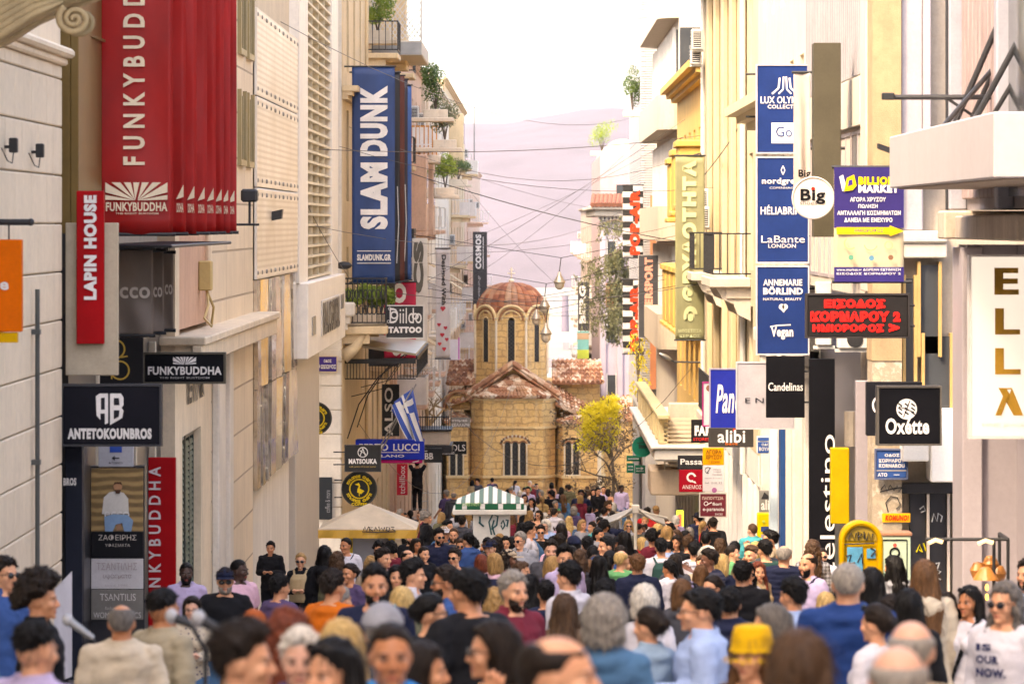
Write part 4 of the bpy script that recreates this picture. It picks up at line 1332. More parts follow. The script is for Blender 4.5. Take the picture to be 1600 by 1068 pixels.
# drum
DX, DY, DR = cx(799, 211), 211.6, 1.98
ztop, zbot = cz(492, 210), cz(578, 210)
dr = MB()
N8 = 8
ang = [math.pi / 8 + k * math.pi / 4 + math.pi / 2 for k in range(8)]
dr.prism([(DX + DR * math.cos(a), DY + DR * math.sin(a)) for a in ang], zbot - 1.2, ztop + .1, 'z')
dr.lathe([(0, zbot), (1.72, zbot), (1.72, ztop + .42), (0, ztop + .42)], (DX, DY, 0), 24)
drum = dr.build('drum', CST, ch)
def drum_detail(mb, k):
    a = -math.pi / 2 + k * math.pi / 4
    n = Vector((math.cos(a), math.sin(a), 0)); u = Vector((-math.sin(a), math.cos(a), 0))
    ap_ = DR * math.cos(math.pi / 8); hw = DR * math.sin(math.pi / 8)
    c = Vector((DX, DY, 0)) + n * ap_
    def pt(s, z, o=0.0): return c + u * s + n * o + Vector((0, 0, z))
    return pt, hw
b = MB()
for k in range(8):
    pt, hw = drum_detail(b, k)
    zs = ztop - hw * .35
    for rr, th, mi in ((.98, .075, 0), (.8, .05, 1), (.64, .04, 0)):
        b.tube([pt(hw * rr * math.cos(a), zs + hw * rr * math.sin(a), .05) for a in [i * math.pi / 12 for i in range(13)]], th, 6, mi)
    b.tube([pt(hw, zbot - .2, .03), pt(hw, zs, .03)], .065, 8, 2); b.tube([pt(hw, zs, .03), pt(hw, zs + .14, .03)], [.07, .11], 8, 2)
    pts = [pt(hw * .9 * math.cos(a), zs + hw * .9 * math.sin(a), .012) for a in [i * math.pi / 12 for i in range(13)]]
    inn = [p - (pt(0, 0, 1) - pt(0, 0, 0)) * .4 for p in pts]
    b.add(pts + inn, [tuple(range(13))] + [(i, i + 1, i + 14, i + 13) for i in range(12)], 3)
b.build('arcade', [CTR, CBR, CMA, CST], ch)
for k in (-2, -1, 0, 1, 2):
    b = MB()
    pt, hw = drum_detail(b, k)
    zs = ztop - hw * .2; w_ = .16; z0 = zbot + .42
    arc = [pt(w_ * math.cos(a), zs - .15 + w_ * math.sin(a), .012) for a in [i * math.pi / 10 for i in range(11)]]
    ring = [pt(-w_, z0, .012), pt(w_, z0, .012)] + arc
    b.add(ring, [tuple(range(len(ring)))])
    z = z0
    while z < zs - .3:
        for s in (1, -1): b.tube([pt(-w_ * s, z, .02), pt(w_ * s, z + .3, .02)], .016, 4, 1)
        z += .2
    for s in (1, -1): b.tube([pt(w_ * 1.25 * s, z0, .02), pt(w_ * 1.25 * s, zs - .15, .02)], .03, 6, 2)
    b.tube([pt(w_ * 1.25 * math.cos(a), zs - .15 + w_ * 1.25 * math.sin(a), .02) for a in [i * math.pi / 10 for i in range(11)]], .03, 6, 2)
    b.build('drum_window', [DARKIN, LATT, CTR], ch)
# dome with radial tile rows
b = MB()
zt0 = cz(494, 210); H_ = cz(441, 210) - zt0
NS = 28
vs = []; fs = []
RG = 14
for j in range(RG + 1):
    u = j / RG
    a = u * math.pi / 2
    rad = 1.78 * math.cos(a) ** .82 if u < 1 else .05
    for i in range(NS * 6):
        g_ = 2 * math.pi * i / (NS * 6)
        f = abs(math.sin(g_ * NS / 2))
        rr = rad + .1 * (f ** .6) * min(1, rad)
        wob = .09 * math.cos(8 * (g_ + math.pi / 2)) * (1 - u) if u < .3 else 0
        vs.append((DX + rr * math.cos(g_), DY + rr * math.sin(g_), zt0 + H_ * math.sin(a) - .015 * (j % 2) + wob * 1.5))
M_ = NS * 6
for j in range(RG):
    for i in range(M_): fs.append((j * M_ + i, j * M_ + (i + 1) % M_, (j + 1) * M_ + (i + 1) % M_, (j + 1) * M_ + i))
b.add(vs, fs)
def mk_dome():
    m, t, bb = nt('dome_tiles')
    v = coords(t)
    tc = t.nodes.new('ShaderNodeTexCoord')
    vm = t.nodes.new('ShaderNodeVectorMath'); vm.operation = 'SUBTRACT'; vm.inputs[1].default_value = (DX, DY, 0); t.links.new(tc.outputs['Object'], vm.inputs[0])
    sp = t.nodes.new('ShaderNodeSeparateXYZ'); t.links.new(vm.outputs[0], sp.inputs[0])
    at = t.nodes.new('ShaderNodeMath'); at.operation = 'ARCTAN2'; t.links.new(sp.outputs[1], at.inputs[0]); t.links.new(sp.outputs[0], at.inputs[1])
    ml = t.nodes.new('ShaderNodeMath'); ml.operation = 'MULTIPLY'; t.links.new(at.outputs[0], ml.inputs[0]); ml.inputs[1].default_value = NS / 2 / math.pi
    fl = t.nodes.new('ShaderNodeMath'); fl.operation = 'FLOOR'; t.links.new(ml.outputs[0], fl.inputs[0])
    rz = t.nodes.new('ShaderNodeMath'); rz.operation = 'MULTIPLY'; t.links.new(sp.outputs[2], rz.inputs[0]); rz.inputs[1].default_value = 5
    fz = t.nodes.new('ShaderNodeMath'); fz.operation = 'FLOOR'; t.links.new(rz.outputs[0], fz.inputs[0])
    cb = t.nodes.new('ShaderNodeCombineXYZ'); t.links.new(fl.outputs[0], cb.inputs[0]); t.links.new(fz.outputs[0], cb.inputs[1])
    wn_ = t.nodes.new('ShaderNodeTexWhiteNoise'); t.links.new(cb.outputs[0], wn_.inputs[0])
    w2 = t.nodes.new('ShaderNodeTexWhiteNoise'); w2.noise_dimensions = '1D'; t.links.new(fl.outputs[0], w2.inputs[1])
    c = ramp(t, wn_.outputs[0], [(.0, (.16, .045, .018)), (.5, (.3, .09, .035)), (.95, (.38, .17, .08))])
    c = mix(t, ramp(t, w2.outputs[0], [(.55, 0.0), (.75, .6)]), c, (.42, .28, .17))
    n = noise_tex(t, v, 3, 4)
    c = mix(t, ramp(t, n, [(.35, .4), (.6, 0.0)]), c, (.12, .04, .02))
    t.links.new(c, bb.inputs['Base Color']); bb.inputs['Roughness'].default_value = .8
    return m
b.build('dome', mk_dome(), ch)
b = MB(); zc = zt0 + H_
b.ell((DX, DY, zc + .05), (.14, .14, .12)); b.tube([(DX, DY, zc), (DX, DY, zc + .75)], .035, 8); b.tube([(DX - .2, DY, zc + .45), (DX + .2, DY, zc + .45)], .03, 8); b.tube([(DX - .1, DY, zc + .62), (DX + .1, DY, zc + .62)], .025, 8)
b.build('cross', CMA, ch)
# drainpipe between the apses
b = MB(); b.bbox(cx(934), cx(940), 207.2, 207.4, G(CD), cz(690), .02); b.build('drainpipe', CMA, ch)

# ---------------------------------------------------------------- signs and banners
WHT = (.72, .7, .68)
BLKC = (.008, .008, .01)


def shapes(root, d, items, thick, nm='emblem'):
    "flat marks on a board: discs, rings, polygons, lines, in photo pixels on the board's front"
    by = {}
    for it in items:
        by.setdefault(it[-1], []).append(it)
    for j, (col, its) in enumerate(by.items()):
        b = MB(); y = d - thick / 2 - .006 - .006 * j
        for it in its:
            if it[0] == 'disc':
                p = P(it[1], it[2], d); b.disc((p.x, 0, p.z), it[3] * d / F, y - .004, y, 28)
            elif it[0] == 'ring':
                p = P(it[1], it[2], d); r = it[3] * d / F
                n = 40; a0, a1 = (it[5], it[6]) if len(it) > 7 else (0, 2 * math.pi)
                w = it[4] * d / F / 2
                q = [(math.cos(a0 + (a1 - a0) * i / n), math.sin(a0 + (a1 - a0) * i / n)) for i in range(n + 1)]
                vs = [(p.x + (r - w) * c_, y, p.z + (r - w) * s_) for c_, s_ in q] + [(p.x + (r + w) * c_, y, p.z + (r + w) * s_) for c_, s_ in q]
                b.add(vs, [(i, i + 1, n + 2 + i, n + 1 + i) for i in range(n)])
            elif it[0] == 'poly':
                vs = []
                for u, v in it[1]:
                    p = P(u, v, d); vs.append((p.x, y, p.z))
                b.add(vs, [tuple(range(len(vs)))])
            elif it[0] == 'line':
                w = it[2] * d / F / 2
                pts = [P(u, v, d) for u, v in it[1]]
                for a, c in zip(pts[:-1], pts[1:]):
                    n = Vector((-(c.z - a.z), 0, c.x - a.x)).normalized() * w
                    b.add([(a.x - n.x, y, a.z - n.z), (a.x + n.x, y, a.z + n.z), (c.x + n.x, y, c.z + n.z), (c.x - n.x, y, c.z - n.z)], [(0, 1, 2, 3)])
        b.build(nm, paint(col), root)


def letter(root, d, thick, texts, mat=None):
    for tx in texts:
        s, (x0, y0, x1, y1), col = tx[:3]
        bold = tx[3] if len(tx) > 3 else .03
        rot = tx[4] if len(tx) > 4 else 0
        slant = tx[5] if len(tx) > 5 else 0
        y = d - thick / 2 - .012
        a = P(x0, y1, d); c = P(x1, y0, d)
        b = MB()
        w, h = c.x - a.x, c.z - a.z
        if rot == 0: O, U, V = (a.x, y, a.z), (w, 0, 0), (0, 0, h)
        elif rot == 90: O, U, V = (c.x, y, a.z), (0, 0, h), (-w, 0, 0)
        else: O, U, V = (a.x, y, c.z), (0, 0, -h), (w, 0, 0)
        put_text(b, s, O, U, V, (0, -.0012, 0), bold, slant)
        b.build('lettering', mat or paint(col), root)


def sign(name, label, x0, y0, x1, y1, d, col, texts=(), marks=(), thick=.1, rim=None, rnd=False, arm=0, group=None, cat='sign', mat=None, tmat=None):
    a, c = P(x0, y1, d), P(x1, y0, d)
    t = thing(name, label, cat, ((a.x + c.x) / 2, d, a.z), group)
    b = MB(); m = mat or paint(col)
    if rnd:
        r = (c.x - a.x) / 2; p = ((a.x + c.x) / 2, 0, (a.z + c.z) / 2)
        b.disc(p, r, d - thick / 2, d + thick / 2, 48)
        b.build('board', m, t)
        if rim:
            b = MB(); b.tube([(p[0] + r * math.cos(g), d - thick / 2, p[2] + r * math.sin(g)) for g in [i * math.pi / 24 for i in range(49)]], .018, 6); b.build('rim', paint(rim), t)
    else:
        b.bbox(a.x, c.x, d - thick / 2, d + thick / 2, a.z, c.z, .008); b.build('board', m, t)
        if rim:
            b = MB(); w = .025; y = d - thick / 2
            b.box(a.x - w, c.x + w, y - .015, y + thick, c.z, c.z + w); b.box(a.x - w, c.x + w, y - .015, y + thick, a.z - w, a.z)
            b.box(a.x - w, a.x, y - .015, y + thick, a.z, c.z); b.box(c.x, c.x + w, y - .015, y + thick, a.z, c.z); b.build('frame', paint(rim), t)
    if arm:
        w = 5.0 if arm < 0 else 5.15
        b = MB()
        for u in (.25, .75):
            z = a.z + (c.z - a.z) * u
            xs = a.x if arm < 0 else c.x
            xw = arm * w
            if (xw - xs) * arm > .02: b.tube([(xs, d, z), (xw, d, z)], .018, 6)
        if b.v: b.build('bracket', IRON, t)
    letter(t, d, thick, texts, tmat)
    if marks: shapes(t, d, marks, thick)
    return t


def banner(name, label, x0, y0, x1, y1, d, col, texts=(), marks=(), group=None, wave=.012, glow=.25, rods=True, arm=0, seed=0, fold=0):
    a, c = P(x0, y1, d), P(x1, y0, d)
    t = thing(name, label, 'banner', ((a.x + c.x) / 2, d, a.z), group)
    b = MB(); nx_, nz_ = 14, 24
    vs = []
    for side in (0, .006):
        for j in range(nz_ + 1):
            for i in range(nx_ + 1):
                u, v = i / nx_, j / nz_
                w = wave * math.sin(u * 7 + v * 3 + seed) * (.3 + .7 * (1 - v)) + wave * .7 * math.sin(v * 11 + seed * 2 + u * 4) + fold * math.sin(u * 9 + seed) * (1 - v)
                vs.append((a.x + (c.x - a.x) * u, d + w + side, a.z + (c.z - a.z) * v))
    M = nx_ + 1; T = M * (nz_ + 1)
    fs = []
    for j in range(nz_):
        for i in range(nx_):
            fs.append((j * M + i, j * M + i + 1, (j + 1) * M + i + 1, (j + 1) * M + i)); fs.append((T + j * M + i, T + (j + 1) * M + i, T + (j + 1) * M + i + 1, T + j * M + i + 1))
    for i in range(nx_): fs.append((i, T + i, T + i + 1, i + 1)); k = nz_ * M; fs.append((k + i, k + i + 1, T + k + i + 1, T + k + i))
    for j in range(nz_): fs.append((j * M, (j + 1) * M, T + (j + 1) * M, T + j * M)); k = nx_; fs.append((j * M + k, T + j * M + k, T + (j + 1) * M + k, (j + 1) * M + k))
    b.add(vs, fs)
    b.build('cloth', cloth_banner(col, glow), t, True)
    if rods:
        b = MB(); e = arm * .12 if arm else 0
        for z in (a.z, c.z):
            x_0, x_1 = a.x - .03, c.x + .03
            if arm < 0: x_0 = -5.1
            if arm > 0: x_1 = 5.2
            b.tube([(x_0, d, z), (x_1, d, z)], .022, 8)
        b.build('rod', IRON, t)
    letter(t, d, wave * 4 + fold * 2, texts)
    if marks: shapes(t, d, marks, wave * 4 + fold * 2)
    return t


CRM = (.8, .66, .48)
REDB = (.46, .009, .007)


def rays(x0, y0, x1, y1, col):
    "fan of widening rays from the bottom centre of the rectangle"
    cx_, w = (x0 + x1) / 2, x1 - x0
    out = []
    tops = [(x0, y1 - 1, x0, y1 - .30 * (y1 - y0)), (x0, y1 - .45 * (y1 - y0), x0, y0), (x0 + .1 * w, y0, x0 + .24 * w, y0), (x0 + .30 * w, y0, x0 + .41 * w, y0), (x0 + .45 * w, y0, x0 + .55 * w, y0)]
    for ax, ay, bx_, by_ in tops:
        out.append(('poly', [(cx_ - .02 * w, y1), (ax, ay), (bx_, by_)] if ax != bx_ or True else None, col))
    for ax, ay, bx_, by_ in tops[:4]:
        out.append(('poly', [(cx_ + .02 * w, y1), (2 * cx_ - bx_, by_), (2 * cx_ - ax, ay)], col))
    return out


fb = [('F U N K Y B U D D H A', (193, -79, 227, 258), CRM, .03, 90), ('FUNKYBUDDHA', (166, 316, 262, 330), CRM, .03), ('THE RIGHT BUSTDOM', (181, 332, 248, 335), CRM, .01)]
banner('hanging_banner', 'front red banner reading FUNKYBUDDHA upward in cream letters', 152, -200, 270, 366, 47.5, REDB, fb, rays(165, 285, 262, 313, CRM), 'row of red banners', .015, .3, True, -1, 1)
ys = [49.3, 50.9, 52.5, 54.0, 55.4, 56.6, 57.8]
nm = ['second', 'third', 'fourth', 'fifth', 'sixth', 'seventh', 'last']
for k, d in enumerate(ys):
    xr = CX - 4.158 * F / d; xl = xr - .88 * F / d
    s = 47.5 / d
    zb_ = CAMZ - (366 - CY) * 47.5 / F
    yb = CY - (zb_ - CAMZ) * F / d; yt = yb - 560 * s
    banner('hanging_banner', '%s red banner from the street end, mostly hidden behind the one in front' % nm[k], xl, yt, xr, yb, d, REDB, [('DDHA', (xr - 14 * s, yb - 50 * s, xr - 3, yb - 35 * s), CRM, .03)],
           [('poly', [(xr - 3 - 12 * s, yb - 56 * s), (xr - 3, yb - 80 * s), (xr - 3, yb - 60 * s)], CRM)], 'row of red banners', .02, .45, True, -1, k * 1.7 + 2)

t = sign('projecting_sign', 'tall beige panel carrying a red strip that reads LAPIN HOUSE', 103, 348, 185, 586, 43.95, (.46, .39, .29), thick=.1, arm=-1)
a, c = P(120, 537, 43.85), P(163, 298, 43.85)
b = MB(); b.bbox(a.x, c.x, 43.81, 43.89, a.z, c.z, .008); b.build('red_strip', paint((.36, .005, .008)), t)
letter(t, 43.85, .1, [('LAPIN HOUSE', (132, 305, 152, 468), WHT, .06, 90)])
for k, (xa, xb, d) in enumerate(((183, 239, 49.0), (226, 256, 50.6), (244, 271, 52.2))):
    banner('cloth_banner', ('front', 'middle', 'rear')[k] + ' grey brown cloth banner lettered ecco under the red banners', xa - (0, 20, 20)[k], 388 + k * 3, xb + (0, 0, 0)[k], 524 - 4 * k, d, (.2, .155, .125), [('ecco' if k == 0 else 'co', ((xa - 12, 448, xb - 4, 466), (240, 448, 254, 464), (258, 444, 270, 460))[k], (.62, .56, .5), .02)], (), 'grey brown banners', .015, .1, True, -1, k)
OR = (.7, .13, .003)
t = sign('orange_sign', 'bright orange hanging sign with a pale letter e and a yellow strip', -80, 374, 35, 518, 38.2, OR, [('orange', (-70, 440, 15, 458), WHT, .03)], thick=.12)
a, c = P(-80, 535, 38.2), P(28, 519, 38.2); b = MB(); b.bbox(a.x, c.x, 38.16, 38.24, a.z, c.z, .005); b.build('yellow_strip', paint((.6, .33, .005)), t)
z = ZL(347, 38.2); b = MB(); b.tube([(-5.0, 38.2, z), (P(46, 0, 38.2).x, 38.2, z)], .03, 8); b.ell((P(48, 0, 38.2).x, 38.2, z), (.035,) * 3)
for px in (-60, 14): b.tube([(P(px, 0, 38.2).x, 38.2, z), (P(px, 0, 38.2).x, 38.2, ZL(374, 38.2))], .008, 5)
b.build('rod', IRON, t)

sign('projecting_sign', 'wide black box sign with the letters AB above ANTETOKOUNBROS', 100, 603, 250, 693, 43.8, (.009, .009, .014), [('ANTETOKOUNBROS', (107, 668, 238, 685), WHT, .06)],
     [('poly', [(152, 648), (151, 618), (157, 614), (170, 614), (170, 660), (165, 662), (165, 645), (158, 645), (158, 655)], WHT), ('poly', [(159, 639), (159, 621), (165, 620), (165, 639)], (.02, .02, .025)),
      ('poly', [(173, 663), (173, 614), (190, 614), (194, 620), (194, 632), (191, 636), (194, 641), (192, 652)], WHT), ('poly', [(179, 632), (179, 621), (187, 621), (188, 632)], (.02, .02, .025)), ('poly', [(179, 654), (179, 640), (188, 640), (187, 650)], (.02, .02, .025))], .14, (.05, .05, .055), arm=-1)
sign('projecting_sign', 'small black box sign reading FUNKYBUDDHA under a white sunburst', 227, 553, 350, 596, 51.5, (.007, .007, .009), [('FUNKYBUDDHA', (232, 572, 347, 585), WHT, .035), ('THE RIGHT BUSTDOM', (250, 588, 328, 591), (.4, .4, .4), .01)], rays(271, 557, 307, 569, WHT), .12, (.1, .09, .07), arm=-1)
t = sign('red_wall_sign', 'tall red wall panel with FUNKYBUDDHA in white letters reading upward', 232, 714, 275, 1140, 50.2, (.34, .004, .007), [('F U N K Y B U D D H A', (233, 728, 252, 955), (.62, .55, .55), .02, 90)], thick=.1)
sign('dark_column_sign', 'narrow black column panel at the shop edge with BROS in white', 103, 690, 130, 1060, 44.2, (.014, .017, .028), [('BROS', (101, 745, 121, 757), WHT, .05)], thick=.2)
# notice panel
t = sign('notice_panel', 'white notice panel with a blue square and a small arrow', 154, 690, 209, 729, 46.9, (.42, .42, .45), [('KTIPIO', (171, 721, 192, 724), BLKC, .01)], [('poly', [(172, 706), (172, 691), (191, 691), (191, 706)], (.03, .08, .35)), ('line', [(176, 715), (187, 715)], 2.0, (.05, .05, .06)), ('poly', [(175, 715), (180, 711), (180, 719)], (.05, .05, .06))], .06)
# advertising totem: photograph of a seated man, two fabric shop panels
PD = 46.9
t = thing('poster_totem', 'advertising totem with a seated man on stone steps above three fabric shop panels', 'poster', P(183, 965, PD))
a, c = P(139, 1060, PD), P(226, 728, PD)
b = MB(); b.box(a.x, c.x, PD, PD + .25, a.z, c.z); b.build('backing', BLK, t)


def panel(n, x0, y0, x1, y1, col, off=.0):
    a, c = P(x0, y1, PD), P(x1, y0, PD); b = MB(); b.bbox(a.x, c.x, PD - .04 - off, PD - .001 - off, a.z, c.z, .004); return b.build(n, paint(col), t)


def mk_steps():
    m, tt, bb = nt('printed_steps_picture')
    v = coords(tt)
    wv = tt.nodes.new('ShaderNodeTexWave'); wv.bands_direction = 'Z'; wv.inputs['Scale'].default_value = 3.1; wv.inputs['Distortion'].default_value = 2.5; tt.links.new(v, wv.inputs[0])
    n = noise_tex(tt, v, 9, 5)
    c = mix(tt, n, ramp(tt, wv.outputs['Fac'], [(.25, (.07, .035, .012)), (.6, (.3, .17, .06)), (.9, (.45, .3, .12))]), (.22, .14, .05))
    tt.links.new(c, bb.inputs['Base Color']); bb.inputs['Roughness'].default_value = .4
    return m
a, c = P(143, 829, PD), P(224, 731, PD); b = MB(); b.box(a.x, c.x, PD - .04, PD - .001, a.z, c.z); b.build('picture', mk_steps(), t)
SK_ = (.42, .22, .12)
shapes(t, PD, [('poly', [(160, 802), (163, 776), (172, 768), (182, 766), (194, 769), (201, 778), (202, 802)], (.6, .57, .52)), ('disc', 185, 759, 6.8, SK_), ('poly', [(180, 764), (182, 770), (188, 770), (190, 764)], (.1, .05, .03)), ('poly', [(178, 757), (180, 752), (190, 752), (192, 757), (188, 755), (182, 755)], (.1, .05, .03)),
               ('poly', [(165, 829), (164, 806), (178, 802), (200, 803), (209, 812), (206, 829), (195, 829), (192, 816), (182, 818), (177, 829)], (.2, .32, .48)), ('poly', [(182, 808), (190, 806), (190, 826), (183, 828)], SK_)], .09, 'printed_man')
letter(t, PD, .1, [('ecco', (164, 798, 203, 808), WHT, .0)])
panel('black_panel', 143, 830, 224, 870, (.012, .012, .014)); letter(t, PD, .1, [('ΖΑΦΕΙΡΗΣ', (155, 834, 214, 843), (.6, .55, .5), .0), ('ΥΦΑΣΜΑΤΑ', (165, 848, 204, 853), (.5, .46, .42), .0)])
panel('pale_panel', 143, 872, 224, 919, (.55, .52, .52)); letter(t, PD, .1, [('ΤΣΑΝΤΙΛΗΣ', (152, 878, 215, 889), (.36, .3, .3), .0), ('υφάσματα', (162, 894, 206, 904), (.3, .24, .24), .0), ('since 1946', (165, 911, 201, 915), (.42, .38, .38), .0)])
panel('grey_panel', 143, 920, 224, 967, (.2, .185, .165)); letter(t, PD, .1, [('TSANTILIS', (157, 926, 213, 937), (.6, .56, .52), .0), ('fashion', (165, 946, 185, 951), (.5, .46, .42), .0), ('WOMEN FABRICS', (147, 955, 221, 964), (.6, .56, .52), .0)])
# gold emblem on the black facade
t = sign('black_logo_panel', 'black shop panel with interlocked gold rings behind the beige panel', 148, 527, 224, 690, 48.9, (.014, .013, .014), (), [('ring', 188, 578, 14, 2.5, (.5, .32, .06)), ('ring', 181, 545, 14, 2.5, -1.2, 1.5, (.5, .32, .06)), ('line', [(175, 592), (175, 560), (200, 556)], 2.2, (.5, .32, .06))], .06)

# SLAM DUNK group
BLU = (.02, .06, .2)
banner('hanging_banner', 'front blue banner with SLAM DUNK in big white letters', 550, 104, 617, 443, 106, BLU, [('SLAM', (563, 254, 606, 358), WHT, .06, 90), ('DUNK', (563, 134, 606, 244), WHT, .06, 90), ('SLAMDUNK.GR', (558, 397, 611, 407), WHT, .05)], [('line', [(558, 392), (611, 392)], 1.2, WHT), ('line', [(558, 411), (611, 411)], 1.2, WHT)], 'row of blue banners', .01, .2, True, -1, 0)
for k, (xr, yt, yb, d, col, w) in enumerate(((625, 113, 441, 109, (.02, .02, .025), .9), (632, 118, 439, 112, (.12, .03, .02), .9), (637, 124, 438, 115, (.03, .03, .05), .9), (643, 133, 437, 118, (.04, .12, .36), .9))):
    t = banner('hanging_banner', ('black printed', 'brown', 'charcoal', 'rearmost blue')[k] + ' banner edge showing behind the big blue banner', xr - w * F / d, yt, xr, yb, d, col, (), [('line', [(xr - 4, yb - 150), (xr - 2, yb - 90), (xr - 5, yb - 30)], 1.5, (.5, .5, .52))] if k in (0, 2) else (), 'row of blue banners', .012, .2, True, -1, k)
banner('crimson_banner', 'crimson banner with white upright letters behind the tattoo sign', 600, 440, 650, 560, 118.5, (.55, .01, .06), [('SOHO', (613, 442, 635, 556), WHT, .05, 90)], (), None, .01, .2)
sign('round_letter_sign', 'large white wall sign with huge grey letters CS turned upright', 644, 372, 668, 560, 121, (.64, .6, .54), [('CS', (646, 376, 662, 458), (.13, .12, .1), .08, 90)], [('disc', 650, 450, 6, (.6, .02, .02))], .08)
banner('heart_banner', 'white banner reading Designed with above red hearts', 681, 388, 703, 560, 139, (.7, .66, .66), [('Designed With', (688, 398, 697, 476), BLKC, .02, -90)],
       [q for x, y, r in ((692, 482, 4), (686, 507, 3), (696, 512, 3), (691, 523, 3.4), (698, 530, 3), (687, 537, 3), (694, 545, 3.2)) for q in (('disc', x - r * .45, y - r * .3, r * .55, (.6, .06, .08)), ('disc', x + r * .45, y - r * .3, r * .55, (.6, .06, .08)), ('poly', [(x - r, y - r * .1), (x, y + r * 1.1), (x + r, y - r * .1)], (.6, .06, .08)))], None, .008, .2)
sign('tattoo_sign', 'dark framed sign reading Diildo TATTOO beside the iron balcony', 604, 478, 661, 527, 105.8, (.05, .05, .052), [('Diildo', (609, 481, 659, 505), WHT, .0), ('TATTOO', (607, 510, 659, 520), WHT, .07)], [('ring', 609, 482, 2, .8, WHT), ('ring', 607, 502, 2, .8, WHT), ('ring', 616, 492, 5, 2.4, WHT), ('ring', 649, 494, 4, 2.4, WHT)], .08, (.6, .58, .55), arm=-1)
sign('street_name_plate', 'purple street name plate on the white corner stonework', 495, 557, 526, 580, 104.8, (.05, .03, .2), [('ΟΔΟΣ', (506, 561, 518, 566), WHT, .04), ('ΦΩΚΙΩΝΟΣ', (497, 569, 525, 576), WHT, .04)], thick=.05, rim=(.62, .5, .36))
GO = (.6, .42, .02)


def coffee(name, label, cx_, cy_, r, d, txt=True):
    t = sign(name, label, cx_ - r, cy_ - r, cx_ + r, cy_ + r, d, (.02, .02, .018), (), [('ring', cx_, cy_, r * .56, 1.2, GO), ('ring', cx_, cy_, r * .52, .5, GO),
             ('poly', [(cx_ - r * .26, cy_ - r * .26), (cx_ - r * .02, cy_ - r * .34), (cx_ + .06 * r, cy_ - r * .16), (cx_ + .02 * r, cy_ - .02 * r), (cx_ + .3 * r, cy_ + .12 * r), (cx_ + .1 * r, cy_ + .3 * r), (cx_ - .12 * r, cy_ + .2 * r), (cx_ - .1 * r, cy_), (cx_ - .02 * r, cy_ - .16 * r)], GO), ('line', [(cx_, cy_ + .25 * r), (cx_, cy_ + .42 * r)], 1, GO)], .1, (.05, .05, .045), True, -1)
    y = d - .064
    for s, top in (('mykonos charm', True), ('mykonos charm', False)):
        n = len(s); b = MB()
        p = P(cx_, cy_, d); Rr = r * .72 * d / F; h = r * .17 * d / F
        for i, ch_ in enumerate(s):
            if ch_ == ' ': continue
            a = math.radians(158 - 136 * (i + .5) / n) if top else math.radians(202 + 136 * (i + .5) / n)
            rad = Vector((math.cos(a), 0, math.sin(a))); tan = Vector((math.sin(a), 0, -math.cos(a))) if top else Vector((-math.sin(a), 0, math.cos(a)))
            up = rad if top else -rad
            O = Vector((p.x, y, p.z)) + rad * Rr - tan * h * .4 - up * h * .5
            put_text(b, ch_, O, tan * h * .8, up * h, (0, -.0012, 0), .03)
        b.build('lettering', paint(GO), t)
    letter(t, d, .12, [('COFFEE', (cx_ - r * .45, cy_ + r * .8, cx_ + r * .45, cy_ + r * .97), GO, .04)])
    return t


coffee('round_coffee_sign', 'round black coffee sign with a yellow pelican under the MATSOUKA sign', 561.5, 763, 27, 104)
coffee('round_coffee_sign', 'half hidden round black coffee sign beside the grey pillar', 493, 653, 25, 104)
sign('projecting_sign', 'square black sign reading MATSOUKA under a white ring emblem', 540, 696, 594, 735, 103.5, (.03, .03, .03), [('MATSOUKA', (545, 716, 589, 724), WHT, .05), ('craft service of Greek leather', (546, 727, 588, 729.5), (.5, .35, .1), .0)], [('ring', 567, 706, 7.5, 1.2, WHT), ('line', [(563, 711), (567, 700), (571, 711)], 1.2, WHT), ('line', [(562, 703), (572, 709)], 1, WHT)], .1, (.06, .06, .06), arm=-1)
sign('shop_sign', 'long royal blue sign reading PERTO LUCCI MILANO with a magenta edge', 556, 686, 663, 717, 108, (.012, .03, .36), [('PERTO', (562, 692, 607, 703), WHT, .02), ('LUCCI', (615, 692, 656, 703), WHT, .02), ('MILANO', (582, 709, 632, 713), WHT, .02)], [('line', [(590, 705.5), (655, 705.5)], 1, WHT)], .5)
sign('sign_under_edge', 'magenta strip with a white curve along the bottom of the blue shop sign', 556, 717.5, 660, 722.5, 108, (.4, .01, .12), (), [('line', [(645, 721), (652, 719.5), (655, 718)], 1.2, WHT)], .45)
sign('vertical_dark_sign', 'dark upright sign with the letters ALSO behind the Greek flag', 597, 600, 624, 681, 111, (.04, .042, .045), [('ALSO', (601, 605, 614, 680), WHT, .02, 90)], thick=.08)
sign('red_vertical_sign', 'red upright sign reading chillbox left of the man on the ladder', 620, 724, 637, 773, 139, (.5, .02, .04), [('tchillbox', (624, 727, 633, 771), WHT, .0, 90)], thick=.08)
sign('wall_menu_board', 'black menu board low on the white corner wall', 495, 745, 519, 811, 104.8, (.03, .035, .04), [('coffee & more', (508, 765, 516, 800), (.3, .3, .32), .0, 90)], thick=.04)
sign('small_dark_sign', 'small dark sign with the letters BB next to the blue sign end', 663, 700, 691, 722, 141, (.03, .03, .03), [('BB', (664, 707, 677, 717), WHT, .02)], [('line', [(663, 704), (668, 704)], 1, WHT)], .2)
sign('small_dark_sign', 'small black sign lettered sofiannas in thin white', 685, 701, 711, 711, 158, (.03, .03, .035), [('sofiannas', (687, 703.5, 710, 709), (.55, .55, .55), .01)], thick=.2)
sign('small_dark_sign', 'small black sign reading OLS against the church wall', 697, 689, 729, 709, 165, (.014, .016, .016), [('OLS', (705, 694, 727, 704), WHT, .0)], thick=.15)
sign('small_grey_sign', 'small grey sign with two Greek words against the church wall', 704, 652, 735, 667, 172, (.2, .19, .17), [('ατομικό', (706, 654, 730, 659), WHT, .02), ('ΚΕΛΛΑΡΗ', (706, 661, 733, 666), WHT, .02)], thick=.1)
